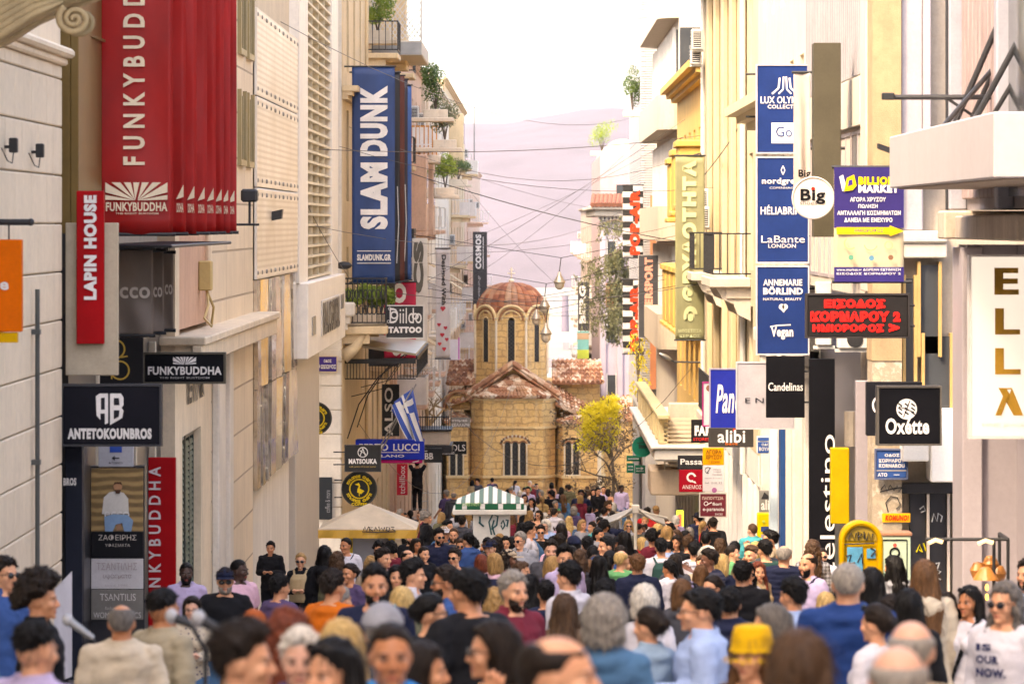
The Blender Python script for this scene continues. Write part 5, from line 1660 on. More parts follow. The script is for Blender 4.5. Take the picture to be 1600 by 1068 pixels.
sign('upright_banner', 'dark grey upright sign reading COSMOS beside the church dome', 739, 362, 761, 484, 226, (.06, .06, .062), [('COSMOS', (743, 366, 752, 420), WHT, .05, 90), ('cosmossport.gr', (747, 430, 751, 478), (.5, .5, .5), .0, 90)], [('line', [(755, 370), (755, 420)], 1, WHT)], .15)
sign('pink_pole_banner', 'pale banner with a magenta edge low beside the dome', 702, 530, 719, 562, 200, (.6, .56, .6), (), [('line', [(717, 527), (717, 561)], 1.6, (.45, .02, .35))], .05)

# right side
NB = (.012, .032, .14)
sign('light_box_sign', 'blue light box headed LUX OLYMPIC COLLECTION with a white Go logo', 1183, 103, 1262, 238, 74.3, NB, [('LUX OLYMPIC', (1188, 151, 1262, 162), WHT, .02), ('COLLECTION', (1199, 164, 1256, 170), WHT, .02), ('Go', (1212, 198, 1237, 214), (.03, .06, .2), .0), ('TRAVEL', (1212, 217, 1235, 220), (.4, .4, .5), .0)],
     [('poly', [(1205, 224), (1205, 192), (1241, 192), (1241, 224)], WHT), ('line', [(1218, 122), (1216, 138), (1206, 147)], 3, WHT), ('line', [(1224, 120), (1223, 140), (1216, 147)], 2.6, WHT), ('line', [(1228, 120), (1229, 140), (1236, 147)], 2.6, WHT), ('line', [(1233, 122), (1235, 138), (1245, 147)], 3, WHT)], .16, (.5, .48, .5), arm=1, group='stacked blue light boxes')
sign('light_box_sign', 'blue light box listing nordgreen, HELIABRINE and LABANTE LONDON', 1183, 247, 1262, 409, 74.3, NB, [('nordgreen', (1190, 278, 1257, 290), WHT, .03), ('COPENHAGEN', (1202, 292, 1248, 295), WHT, .0), ('HÉLIABRINE', (1188, 320, 1258, 335), WHT, .02), ('LaBante', (1189, 368, 1257, 379), WHT, .0), ('LONDON', (1200, 381, 1243, 387), WHT, .01)], [('line', [(1223, 259), (1226, 266), (1223, 273), (1220, 266), (1223, 259)], 1.4, WHT)], .16, (.5, .48, .5), arm=1, group='stacked blue light boxes')
sign('light_box_sign', 'blue light box with ANNEMARIE BORLIND and the word Vegan', 1183, 417, 1262, 552, 74.3, NB, [('ANNEMARIE', (1192, 436, 1253, 446), WHT, .03), ('BÖRLIND', (1192, 447, 1254, 460), WHT, .05), ('NATURAL BEAUTY', (1192, 465, 1252, 469), WHT, .01), ('Vegan', (1204, 510, 1239, 530), WHT, .04)], [('disc', 1221, 479, 4.5, WHT), ('disc', 1226, 479, 4.5, WHT), ('poly', [(1216, 480), (1224, 488), (1230, 480)], WHT), ('line', [(1203, 510), (1214, 508), (1235, 507)], 2, WHT)], .16, (.5, .48, .5), arm=1, group='stacked blue light boxes')
banner('beige_flag_banner', 'creased beige hanging banner in front of the blue light boxes', 1240, 113, 1266, 300, 67, (.5, .42, .36), [('Big', (1247, 265, 1266, 280), BLKC, .03)], (), None, .02, .15, True, 0, 1, .03)
t = sign('round_shop_sign', 'round white sign reading Big shoes with a red dot', 1238, 277, 1302, 341, 62.4, (.66, .6, .54), [('Big', (1250, 295, 1289, 319), BLKC, .03), ('shoes', (1249, 313, 1276, 320), (.2, .18, .17), .01)], [('disc', 1270, 295, 3, (.6, .03, .02))], .14, (.5, .45, .4), True, 1)
sign('blank_upright_sign', 'tall blank olive grey upright panel on the right facades', 1270, 68, 1312, 370, 63.5, (.075, .066, .045), thick=.5)
t = banner('market_banner', 'purple and cream banner headed BILLION MARKET with Greek lines', 1303, 261, 1412, 440, 56, (.62, .5, .32), [('BILLION', (1341, 276, 1398, 289), (.85, .55, .02), .06), ('MARKET', (1341, 289, 1404, 301), WHT, .06), ('ΑΓΟΡΑ ΧΡΥΣΟΥ', (1328, 308, 1384, 315), WHT, .03), ('ΠΩΛΗΣΗ', (1341, 319, 1371, 325), WHT, .03), ('ΑΝΤΑΛΛΑΓΗ ΚΟΣΜΗΜΑΤΩΝ', (1308, 329, 1407, 336), WHT, .03), ('ΔΑΝΕΙΑ ΜΕ ΕΝΕΧΥΡΟ', (1319, 340, 1394, 347), WHT, .03), ('ΗΜΙΟΡΟΦΟΣ', (1335, 357, 1380, 363), (.1, .08, .15), .02), ('www.market.gr ΔΩΡΕΑΝ ΕΚΤΙΜΗΣΗ', (1307, 419, 1407, 424), WHT, .02), ('ΕΙΣΟΔΟΣ ΚΟΡΝΑΡΟΥ 2', (1307, 425.5, 1407, 429), WHT, .02)],
           [('poly', [(1303, 356), (1303, 261.5), (1412, 261.5), (1412, 356)], (.035, .025, .13)), ('poly', [(1303, 440), (1303, 417), (1412, 417), (1412, 440)], (.035, .025, .14))], None, .008, .15, True, 1)
shapes(t, 56, [('poly', [(1307, 366), (1307, 355), (1390, 355), (1390, 352), (1412, 361), (1390, 369), (1390, 366)], (.85, .52, .02)), ('poly', [(1311, 276), (1317, 273), (1323, 295), (1316, 299)], WHT), ('poly', [(1318, 299), (1323, 278), (1334, 273), (1338, 290), (1332, 297)], (.85, .55, .02)), ('poly', [(1324, 291), (1326, 282), (1331, 280), (1332, 288)], (.05, .03, .2)),
               ('ring', 1328, 380, 9, 2, 2.2, 5.5, (.6, .42, .2)), ('ring', 1360, 381, 10, 1.6, 3.3, 6, (.5, .36, .2)), ('ring', 1388, 383, 6, 1.6, (.6, .4, .2)), ('disc', 1329, 402, 4, (.1, .3, .2)), ('disc', 1361, 403, 4, (.1, .25, .35)), ('disc', 1391, 402, 4, (.2, .1, .06))], .045)
t = sign('led_sign', 'black LED sign with three red lines of Greek capitals', 1261, 461, 1418, 525, 55, (.02, .018, .018), (), (), .16, (.04, .035, .035), arm=1)
LED = emit('red_led', (1.0, .004, .002), .4)
letter(t, 55, .16, [('ΕΙΣΟΔΟΣ', (1287, 466, 1382, 482), 0, .07), ('ΚΟΡΝΑΡΟΥ 2', (1266, 486, 1406, 502), 0, .07), ('ΗΜΙΟΡΟΦΟΣ', (1269, 505, 1380, 519), 0, .07), ('>', (1388, 505, 1404, 518), 0, .07)], LED)
sign('projecting_sign', 'black square sign with Candelinas in thin white letters', 1197, 556, 1257, 652, 71, (.006, .006, .008), [('Candelinas', (1200, 597, 1254, 610), WHT, .01)], thick=.14, arm=1)
sign('projecting_sign', 'pale grey sign with spaced letters ENTA half behind the black sign', 1152, 567, 1240, 668, 76, (.4, .38, .41), [('E N T A', (1164, 621, 1232, 629), (.03, .03, .04), .0)], thick=.14, rim=(.5, .48, .5))
sign('projecting_sign', 'royal blue sign with white script letters Pa', 1110, 577, 1190, 668, 84, (.015, .025, .28), [('Pandora', (1118, 600, 1186, 645), WHT, .02, 0, .25)], thick=.14, rim=(.3, .28, .4), arm=1)
sign('projecting_sign', 'charcoal sign reading alibi bags in white and orange', 1107, 668, 1177, 698, 82, (.05, .045, .04), [('alibi', (1121, 671, 1164, 691), WHT, .02), ('bags', (1133, 690, 1152, 696), (.6, .14, .02), .02)], [('disc', 1147, 671, 2.4, (.6, .04, .02))], .14)
sign('projecting_sign', 'small black sign reading FAR over red letters', 1080, 655, 1112, 691, 90, (.018, .016, .016), [('FAR', (1085, 664, 1112, 680), WHT, .07), ('STORES', (1083, 683, 1108, 688), (.6, .03, .03), .02)], thick=.14)
sign('projecting_sign', 'white sign with a rounded magenta frame behind the blue Pa sign', 1099, 598, 1112, 664, 88, (.55, .5, .52), (), [('disc', 1108, 606, 5, (.2, .09, .06))], .1, (.36, .03, .16))
sign('projecting_sign', 'black sign reading Passage above the red ANEMOS sign', 1059, 711, 1098, 732, 96, (.025, .025, .028), [('Passage', (1063, 716, 1112, 728), WHT, .02)], thick=.12)
sign('projecting_sign', 'red sign reading ANEMOS under a white swirl', 1061, 733, 1098, 768, 96, (.3, .004, .014), [('ΑΝΕΜΟΣ', (1066, 757, 1096, 763), WHT, .0)], [('ring', 1080, 745, 6, 3, .2, 5.2, WHT), ('poly', [(1078, 751), (1086, 751), (1088, 755)], WHT)], .12)
sign('projecting_sign', 'orange sign about buying gold above the white law office sign', 1098, 699, 1131, 726, 93, (.7, .3, .01), [('ΑΓΟΡΑ', (1103, 702, 1127, 709), (.12, .04, .01), .03), ('ΧΡΥΣΟΥ', (1102, 710, 1128, 717), (.12, .04, .01), .03), ('Λ. ΚΟΣΜΗΜΑ', (1107, 719, 1125, 723), (.15, .05, .01), .02)], thick=.1)
sign('projecting_sign', 'white law office sign with a curled emblem below the orange sign', 1098, 727, 1131, 767, 93, (.55, .53, .55), [('Athens', (1114, 731, 1126, 734), (.1, .1, .12), .0), ('Legal', (1115, 735, 1126, 738), (.1, .1, .12), .0), ('Services', (1113, 739, 1128, 742), (.1, .1, .12), .0), ('lawyers & notary', (1101, 745, 1128, 748), (.12, .12, .14), .0), ('tel. 210 32', (1101, 752, 1128, 755), (.12, .12, .14), .0)], [('ring', 1106, 734, 4.5, 1, .5, 5, (.05, .05, .06)), ('line', [(1104, 739), (1110, 730)], 1, (.05, .05, .06)), ('disc', 1116, 765, 4, (.35, .12, .28))], .1)
sign('projecting_sign', 'maroon sign with pale lettering under the law office sign', 1094, 771, 1134, 806, 93, (.14, .02, .03), [('ΠΑΠΟΥΤΣΙΑ', (1097, 775, 1130, 780), (.55, .45, .38), .03), ('fiori', (1113, 784, 1127, 789), WHT, .02), ('e-paranoia', (1098, 792, 1131, 799), WHT, .02), ('SHOES', (1117, 801, 1129, 804), WHT, .0)], [('ring', 1103, 786, 3, 1, WHT), ('line', [(1104, 788), (1112, 784)], 1.4, WHT)], .1, (.5, .45, .4))
sign('street_name_plate', 'white and blue street name plate on the white shop corner', 1182, 681, 1214, 708, 86, (.6, .6, .64), [('ΟΔΟΣ', (1190, 692, 1206, 696), WHT, .02), ('ΒΟΥΛΗΣ', (1186, 698, 1210, 704), WHT, .03)], [('poly', [(1184, 707), (1184, 690), (1212, 690), (1212, 707)], (.03, .09, .32)), ('poly', [(1184, 688), (1184, 683), (1212, 683), (1212, 688)], (.04, .1, .32))], .05)
sign('tall_black_sign', 'tall black wall sign with celestino in white letters reading upward', 1264, 560, 1304, 950, 64.2, (.006, .006, .008), [('celestino', (1281, 678, 1304, 900), WHT, .0, 90)], thick=.14)
t = sign('projecting_sign', 'front black square sign reading Oxette under a white round emblem', 1372, 605, 1467, 692, 55.5, (.006, .006, .008), [('Oxétte', (1382, 652, 1450, 677), WHT, .03)], [('disc', 1415, 638, 16, WHT)] + [('line', [(1415 + dx * 5 - 3, 638 + dy * 6.5 - 2.5), (1415 + dx * 5 + 3, 638 + dy * 6.5 + 2)], 2.6, (.02, .02, .025)) for dx in (-2, 0, 2) for dy in (-1, 0, 1)] + [('line', [(1403, 634), (1427, 643)], 1.6, (.02, .02, .025)), ('line', [(1420, 625), (1410, 651)], 1.6, (.02, .02, .025))], .3, (.1, .09, .08))
sign('projecting_sign', 'rear black square sign with a white curve just behind the Oxette sign', 1353, 596, 1440, 680, 59, (.012, .012, .015), (), [('ring', 1378, 632, 15, 3, 1.2, 5.2, WHT)], .2)
t = sign('light_box_sign', 'tall white light box spelling ELLA in gold serif capitals', 1516, 401, 1620, 681, 45.5, (.68, .64, .6), [('E', (1552, 418, 1590, 460), (.36, .2, .03), .03), ('L', (1553, 481, 1592, 522), (.36, .2, .03), .03), ('L', (1553, 543, 1593, 584), (.36, .2, .03), .03), ('Λ', (1553, 605, 1597, 648), (.36, .2, .03), .03), ('FINE JEWELLERY', (1533, 660, 1640, 667), (.5, .46, .44), .0)], [('poly', [(1552, 460), (1552, 418), (1566, 418), (1566, 460)], (.34, .19, .03)), ('poly', [(1553, 522), (1553, 481), (1567, 481), (1567, 522)], (.34, .19, .03)), ('poly', [(1553, 584), (1553, 543), (1567, 543), (1567, 584)], (.34, .19, .03)), ('poly', [(1558, 605), (1570, 605), (1597, 648), (1582, 648)], (.34, .19, .03))], .2, (.6, .56, .55), arm=1, mat=emit('lit_panel', (1, .93, .86), .11))
sign('street_name_plate', 'blue street name plate with three lines on the flaking pier', 1369, 703, 1416, 746, 59.9, (.03, .08, .26), [('ΟΔΟΣ', (1382, 708, 1405, 713), WHT, .04), ('ΚΟΡΝΑΡΟΥ', (1373, 716, 1413, 722), WHT, .04), ('KORNAROU', (1373, 724, 1413, 730), WHT, .04), ('ATO', (1371, 738, 1386, 744), WHT, .03)], [('line', [(1367, 734.5), (1418, 734.5)], 1.5, (.4, .36, .3)), ('line', [(1396, 741), (1405, 741)], 1, WHT)], .05, (.1, .12, .2))
t = thing('graffiti_sticker', 'yellow sticker with red scrawl on the flaking pier', 'sticker', P(1400, 815, 59.9))
a, c = P(1379, 816, 59.9), P(1423, 802, 59.9); b = MB(); b.box(a.x, c.x, 59.975, 59.984, a.z, c.z); b.build('paper', paint((.8, .4, .02)), t)
letter(t, 59.97, .0, [('KOMUNO!', (1383, 804, 1420, 813), (.55, .03, .01), .06, 0, .2)])
t = thing('wall_scrawl', 'black spray paint scrawl on the flaking pier under the blue plate', 'graffiti', P(1395, 765, 59.9))
b = MB()
rng = random.Random(4)
for line in ([(1376, 765), (1382, 757), (1386, 767), (1391, 757), (1397, 766), (1402, 758), (1404, 768), (1412, 758), (1416, 756)], [(1375, 768), (1395, 763), (1415, 760)], [(1388, 800), (1384, 785), (1392, 775), (1402, 777), (1407, 788), (1400, 795)]):
    b.tube([P(u, v, 59.985) for u, v in line], .008, 4)
b.build('paint_line', IRON, t)
t = thing('wall_scrawl', 'white and yellow scrawls on the black shutters right of the pier', 'graffiti', P(1450, 820, 60.1))
for c_, ls in (((.5, .5, .5), ([(1456, 815), (1459, 802), (1464, 814), (1466, 801), (1472, 806), (1470, 815)], [(1437, 795), (1443, 790), (1446, 797), (1439, 800)], [(1462, 880), (1468, 878), (1464, 890), (1470, 892), (1462, 900), (1470, 905)], [(1478, 935), (1485, 945), (1480, 975), (1490, 960)])), ((.6, .5, .02), ([(1432, 862), (1437, 850), (1441, 862), (1436, 858)], [(1443, 848), (1447, 860)]))):
    b = MB()
    for l in ls: b.tube([P(u, v, 60.18) for u, v in l], .011, 4)
    b.build('paint_line', paint(c_), t)

# right side, further off
t = banner('checked_banner', 'black and white checked banner with POP-AIR in red, upper one', 973, 289, 1005, 403, 172, (.62, .6, .58), [('POP-AIR', (984, 296, 1000, 398), (.6, .05, .02), .07, 90)], [('poly', [(973 + 16 * (k % 2), 289 + 9.5 * k), (989 + 16 * (k % 2), 289 + 9.5 * k), (989 + 16 * (k % 2), 298.5 + 9.5 * k), (973 + 16 * (k % 2), 298.5 + 9.5 * k)], (.03, .03, .03)) for k in range(12)], 'checked banners', .005, .15)
t = banner('checked_banner', 'black and white checked banner with POP-AIR in red, lower one', 973, 436, 1005, 553, 172, (.62, .6, .58), [('POP-AIR', (984, 446, 1000, 548), (.6, .05, .02), .07, 90)], [('poly', [(973 + 16 * (k % 2), 436 + 9.7 * k), (989 + 16 * (k % 2), 436 + 9.7 * k), (989 + 16 * (k % 2), 445.7 + 9.7 * k), (973 + 16 * (k % 2), 445.7 + 9.7 * k)], (.03, .03, .03)) for k in range(12)], 'checked banners', .005, .15)
sign('upright_banner', 'dark grey upright sign reading INTERSPORT in orange and white', 998, 399, 1028, 527, 165, (.055, .055, .06), [('INTERSPORT', (1007, 402, 1020, 505), (.62, .3, .22), .06, 90)], [('disc', 1014, 519, 4, (.55, .05, .03)), ('poly', [(1007, 516), (1012, 508), (1020, 514), (1022, 521)], (.3, .26, .5))], .12, (.4, .38, .36))
banner('green_banner', 'tall faded green banner with large pale Greek capitals', 1055, 243, 1101, 531, 109, (.33, .32, .16), [('ΘΡΥΛΟΤΗΤΑ', (1066, 250, 1088, 470), (.55, .55, .3), .07, 90), ('Θ', (1068, 478, 1090, 510), (.55, .55, .3), .07), ('ΜΠΟΣΤΙΤΣΑ', (1060, 514, 1096, 519), (.5, .52, .3), .02), ('ΚΕΡΔΟΣ', (1062, 522, 1094, 527), (.5, .52, .3), .02)], (), None, .008, .3)
sign('upright_banner', 'dark upright sign reading BERG partly behind the tree', 903, 440, 921, 516, 228, (.06, .06, .065), [('BERG', (905, 446, 915, 505), WHT, .05, 90)], thick=.12)
sign('teal_banner', 'teal and yellow striped panel below the tree', 902, 517, 920, 560, 228, (.2, .5, .48), (), [('poly', [(902, 560), (902, 546), (920, 546), (920, 560)], (.5, .6, .1)), ('poly', [(902, 530), (902, 520), (920, 520), (920, 530)], (.5, .36, .24))], .1)
sign('round_green_sign', 'round green sign with dark lettering beside the bare tree', 988, 682, 1019, 713, 140, (.01, .24, .14), [('Stox', (998, 693, 1011, 700), (.04, .05, .04), .05)], [('line', [(995, 692), (1010, 690)], 1.2, (.05, .06, .05))], .1, (.02, .3, .2), True, 1)
t = thing('direction_sign', 'cluster of green direction plates with white arrows below the round sign', 'sign', P(995, 740, 141))
for x0, y0, x1, y1 in ((979, 711, 1000, 720), (979, 723, 991, 738), (992, 726, 1008, 739)):
    a, c = P(x0, y1, 141), P(x1, y0, 141); b = MB(); b.bbox(a.x, c.x, 140.9, 141.0, a.z, c.z, .008); b.build('plate', paint((.02, .18, .1)), t)
shapes(t, 141, [('line', [(981, 716), (998, 716)], 1.2, WHT), ('line', [(981, 728), (989, 728)], 1, WHT), ('line', [(981, 733), (989, 733)], 1, WHT), ('line', [(994, 731), (1004, 731)], 1.1, WHT), ('line', [(994, 735), (1006, 735)], 1, WHT), ('line', [(1001, 729), (1005, 731), (1001, 733)], 1, WHT)], .24)
b = MB(); b.tube([(P(1000, 0, 141).x, 141.05, ZL(705, 141)), (P(1000, 0, 141).x, 141.05, G(141))], .05, 8); b.build('post', STEEL, t)

# ---------------------------------------------------------------- street furniture
# coffee cart with the cream parasol
d = 66.0
cxm = (577 - CX) * d / F
t = thing('parasol_cart', 'yellow food cart with a cream parasol roof and a scrawled valance', 'cart', (cxm, d, G(d)))
CRP = cloth_banner((.62, .5, .34), .3)
b = MB(); zA, zE, hw = ZL(787, d), ZL(822, d), .78
for dz in (0, .012):
    b.add([(cxm, d, zA + dz), (cxm - hw, d - hw, zE + dz), (cxm + hw, d - hw, zE + dz), (cxm + hw, d + hw, zE + dz), (cxm - hw, d + hw, zE + dz)], [(0, 1, 2), (0, 2, 3), (0, 3, 4), (0, 4, 1)])
b.build('canopy', CRP, t)
b = MB(); n = 16
for k in range(n):
    u0, u1 = -hw + 2 * hw * k / n, -hw + 2 * hw * (k + 1) / n
    s0, s1 = .02 * math.sin(k * 1.3), .02 * math.sin((k + 1) * 1.3)
    b.hexa([(cxm + u0, d - hw - .01 + s0, zE - .13), (cxm + u1, d - hw - .01 + s1, zE - .13), (cxm + u1, d - hw + .0 + s1, zE - .13), (cxm + u0, d - hw + s0, zE - .13), (cxm + u0, d - hw - .01, zE), (cxm + u1, d - hw - .01, zE), (cxm + u1, d - hw, zE), (cxm + u0, d - hw, zE)])
b.box(cxm + hw - .005, cxm + hw + .005, d - hw, d + hw, zE - .12, zE); b.box(cxm - hw - .005, cxm - hw + .005, d - hw, d + hw, zE - .12, zE)
b.build('valance', cloth_banner((.72, .42, .06), .3), t)
b = MB()
sc_ = [[(568, 828), (570, 822), (573, 829), (576, 822)], [(578, 829), (577, 823), (582, 823), (578, 826), (583, 829)], [(585, 829), (587, 823), (590, 828)], [(592, 822), (593, 829), (596, 824), (599, 829), (601, 823)], [(603, 829), (604, 823), (609, 824), (608, 829), (603, 828)], [(611, 823), (616, 823), (613, 826), (618, 829)], [(566, 830), (590, 831), (618, 830)]]
for l in sc_: b.tube([P(u, v, d - hw - .04) for u, v in l], .008, 4)
b.build('scrawl', IRON, t)
YP = paint((.6, .42, .04))
for x in (-.29, .36):
    for y in (-.35, .35):
        b = MB(); b.bbox(cxm + x - .04, cxm + x + .04, d + y - .04, d + y + .04, G(d), zE + .05, .01); b.build('post', YP, t)
b = MB(); b.bbox(cxm - .34, cxm + .41, d - .4, d + .4, G(d) + .1, G(d) + .95, .03); b.build('counter', YP, t)
b = MB(); b.box(cxm - .25, cxm + .32, d - .36, d - .34, G(d) + .96, zE - .12); b.build('glass_screen', GLASSL, t)

# striped kiosk
d = 103.0
x0, x1 = (713 - CX) * d / F, (818 - CX) * d / F
xm = (x0 + x1) / 2; hw = (x1 - x0) / 2
t = thing('striped_kiosk', 'white kiosk with a green and white striped roof and graffiti on its side', 'kiosk', (xm, d, G(d)))
zA, zE, zV = ZL(759, d), ZL(783, d), ZL(792, d)
def mk_stripe():
    m, tt, bb = nt('striped_canvas')
    tc = tt.nodes.new('ShaderNodeTexCoord'); sp = tt.nodes.new('ShaderNodeSeparateXYZ'); tt.links.new(tc.outputs['Object'], sp.inputs[0])
    mo = tt.nodes.new('ShaderNodeMath'); mo.operation = 'PINGPONG'; tt.links.new(sp.outputs[0], mo.inputs[0]); mo.inputs[1].default_value = .113
    c = ramp(tt, mo.outputs[0], [(.0, (.7, .68, .64)), (.056, (.7, .68, .64)), (.058, (.12, .2, .17))])
    tt.nodes[-1].color_ramp.interpolation = 'LINEAR'
    tt.links.new(c, bb.inputs['Base Color']); bb.inputs['Roughness'].default_value = .8
    return m
STR = mk_stripe()
b = MB()
for dz in (0, .015): b.add([(xm, d, zA + dz), (xm - hw, d - hw, zE + dz), (xm + hw, d - hw, zE + dz), (xm + hw, d + hw, zE + dz), (xm - hw, d + hw, zE + dz)], [(0, 1, 2), (0, 2, 3), (0, 3, 4), (0, 4, 1)])
b.build('roof', STR, t)
b = MB(); b.box(xm - hw, xm + hw, d - hw - .01, d - hw + .01, zV, zE); b.box(xm - hw - .01, xm - hw + .01, d - hw + .01, d + hw, zV, zE); b.box(xm + hw - .01, xm + hw + .01, d - hw + .01, d + hw, zV, zE)
b.build('valance', paint((.02, .12, .06)), t)
b = MB()
for k in range(4): b.box(xm - hw + .16 + k * .45, xm - hw + .28 + k * .45, d - hw - .016, d - hw - .011, zV + .01, zE)
b.build('white_stripe', paint(WHT), t)
letter(t, d - hw, .04, [('CHESTNUTS', (722, 785, 752, 790), (.3, .5, .2), .03)])
b = MB(); b.bbox(xm - hw - .08, xm + hw + .08, d - hw - .05, d + hw + .05, zV - .13, zV - .005, .02); b.build('shelf_roof', paint((.64, .6, .54)), t)
bx = (740 - CX) * d / F, (797 - CX) * d / F
b = MB(); b.bbox(bx[0], bx[1], d - hw + .12, d + hw - .1, G(d), zV - .131, .02); b.build('cabin', paint((.6, .58, .54)), t)
b = MB(); q = d - hw + .105
for l in ([(768, 835), (764, 815), (770, 803), (778, 806), (776, 820), (768, 826)], [(772, 812), (769, 822), (773, 835)], [(783, 818), (786, 812), (789, 820), (785, 826), (783, 820)], [(790, 812), (794, 812), (792, 822)], [(748, 815), (756, 822)], [(750, 806), (750, 818)]): b.tube([P(u, v, q) for u, v in l], .022, 5)
b.build('scrawl', paint((.03, .09, .1)), t)

# ladder with its man
d = 142.0
t = thing('step_ladder', 'aluminium step ladder under the dark shop signs', 'ladder', (P(655, 0, d).x, d, G(d)))
al = surf('aluminium', (.5, .5, .5), .4, .15, .1, 4, .05, .7)
xa, xb = P(643, 0, d).x, P(668, 0, d).x
for s, yy in ((-1, 0), (1, .9)):
    b = MB()
    for x in (xa, xb): b.tube([(x + (.06 if x < -4 else -.06) * 0, d + yy, G(d)), (x, d + .42, G(d) + 1.95)], .025, 6)
    b.build('rail', al, t)
b = MB()
for k in range(7):
    u = (k + .6) / 7; z = G(d) + 1.95 * u; y = d + .42 * u
    b.bbox(xa, xb, y - .045, y + .045, z, z + .03, .005)
b.build('step', al, t)

# white street rack / folding parasol frame
d = 84.0
t = thing('folded_parasol', 'half folded white parasol frame on a pale pole above the crowd', 'parasol', (P(993, 0, d).x, d, G(d)))
px_ = P(993, 0, d).x; zT = ZL(797, d)
b = MB(); b.tube([(px_, d, G(d)), (px_, d, zT + .08)], .035, 8); b.bbox(px_ - .08, px_ + .08, d - .08, d + .08, zT - .06, zT + .12, .02); b.build('pole', paint((.55, .5, .42)), t)
CV = cloth_banner((.4, .36, .3), .2)
b = MB()
for s, L_, dr, yy in ((-1, .68, .3, -.35), (-1, .66, .22, .3), (1, .62, .3, -.3), (1, .66, .18, .35)):
    e = (px_ + s * L_, d + yy, zT - dr)
    b.tube([(px_, d, zT), e], .026, 6)
b.build('rib', paint((.5, .45, .38)), t)
b = MB()
for s, L_ in ((-1, .68), (1, .6)):
    for dz in (0, .012):
        b.add([(px_, d - .05, zT + .05 + dz), (px_ + s * L_, d - .36, zT - .27 + dz), (px_ + s * L_ * .99, d + .3, zT - .2 + dz), (px_, d + .3, zT + .05 + dz), (px_ + s * L_ * .5, d - .28, zT - .16 + dz)], [(0, 4, 3), (4, 1, 2), (4, 2, 3)])
b.build('canvas', CV, t)

# yellow post box
d = 52.0
a, c = P(1299, 960, d), P(1375, 816, d)
t = thing('yellow_post_box', 'large rounded yellow post box covered in scrawled tags', 'post box', ((a.x + c.x) / 2, d, G(d)))
YB = paint((.42, .24, .005)); xm = (a.x + c.x) / 2 + .07; r = .25
z0, zc = G(d), ZL(816, d) - r
arc = [(xm + r * math.cos(g), zc + r * math.sin(g)) for g in [i * math.pi / 16 for i in range(17)]]
b = MB(); b.prism([(xm + r, z0 + .1), ] + arc + [(xm - r, z0 + .1)], d, d + .5, 'y'); b.build('body', YB, t)
arc2 = [(xm + (r - .035) * math.cos(g), zc + (r - .035) * math.sin(g)) for g in [i * math.pi / 16 for i in range(17)]]
b = MB(); b.tube([(xm + r * .97, d - .02, z0 + .1)] + [(p[0], d - .02, p[1]) for p in [(xm + r * .97 * math.cos(g), zc + r * .97 * math.sin(g)) for g in [i * math.pi / 16 for i in range(17)]]] + [(xm - r * .97, d - .02, z0 + .1)], .035, 8); b.build('rim', YB, t)
b = MB(); b.prism([(p[0], p[1]) for p in [(xm + (r - .05) * math.cos(g), zc + .02 + (r - .05) * math.sin(g)) for g in [i * math.pi / 16 for i in range(17)]]], d - .012, d, 'y'); b.build('arch_panel', surf('ochre_plate', (.3, .2, .02), .6, .3, .2, 6), t)
b = MB(); b.bbox(xm - .18, xm + .02, d - .025, d, zc - .42, zc - .06, .01); b.box(xm + .07, xm + .18, d - .02, d, zc - .2, zc - .08); b.build('slot_plate', surf('blue_tag', (.06, .26, .42), .6, .4, .2, 8), t)
b = MB()
for l in ([(1325, 842), (1330, 832), (1335, 843), (1338, 832)], [(1341, 843), (1341, 830), (1347, 834), (1342, 838)], [(1350, 830), (1351, 842)], [(1354, 844), (1357, 832), (1361, 844), (1364, 833)], [(1322, 868), (1330, 866), (1326, 880), (1336, 878)], [(1340, 878), (1346, 864), (1348, 880)], [(1360, 855), (1368, 860), (1361, 868)], [(1318, 850), (1366, 848)]): b.tube([P(u, v, d - .03) for u, v in l], .009, 4)
b.build('scrawl', IRON, t)
b = MB(); b.bbox(xm - r, xm + r, d + .02, d + .48, z0, z0 + .1, .01); b.build('plinth', IRON, t)

# utility cabinet with painted cassette-like lines
d = 56.0
a, c = P(1376, 960, d), P(1423, 837, d)
t = thing('utility_cabinet', 'pale green utility cabinet painted with black outlines beside the post box', 'cabinet', ((a.x + c.x) / 2, d, G(d)))
b = MB(); b.bbox(a.x, c.x, d, d + .35, G(d), c.z, .01); b.build('body', paint((.42, .5, .36)), t)
b = MB(); b.bbox(a.x - .02, c.x + .02, d - .02, d + .37, c.z, c.z + .05, .01); b.build('lid', surf('rust_lid', (.3, .14, .08), .8), t)
shapes(t, d, [('line', [(1379, 842), (1379, 930)], 1.5, BLKC), ('line', [(1379, 843), (1417, 843)], 2, BLKC), ('line', [(1417, 843), (1417, 930)], 1.5, BLKC), ('ring', 1398, 863, 7, 3, BLKC), ('ring', 1398, 915, 7, 3, BLKC), ('line', [(1392, 874), (1392, 906)], 3, BLKC), ('line', [(1404, 874), (1404, 906)], 3, BLKC), ('line', [(1392, 875), (1404, 875)], 2.5, BLKC), ('line', [(1392, 905), (1404, 905)], 2.5, BLKC), ('line', [(1380, 895), (1390, 902)], 3, (.06, .1, .08)), ('ring', 1383, 924, 4, 2, BLKC), ('disc', 1398, 851, 3, (.5, .08, .06)), ('disc', 1396, 927, 2.5, (.5, .08, .06))], .01, 'painted_outline')
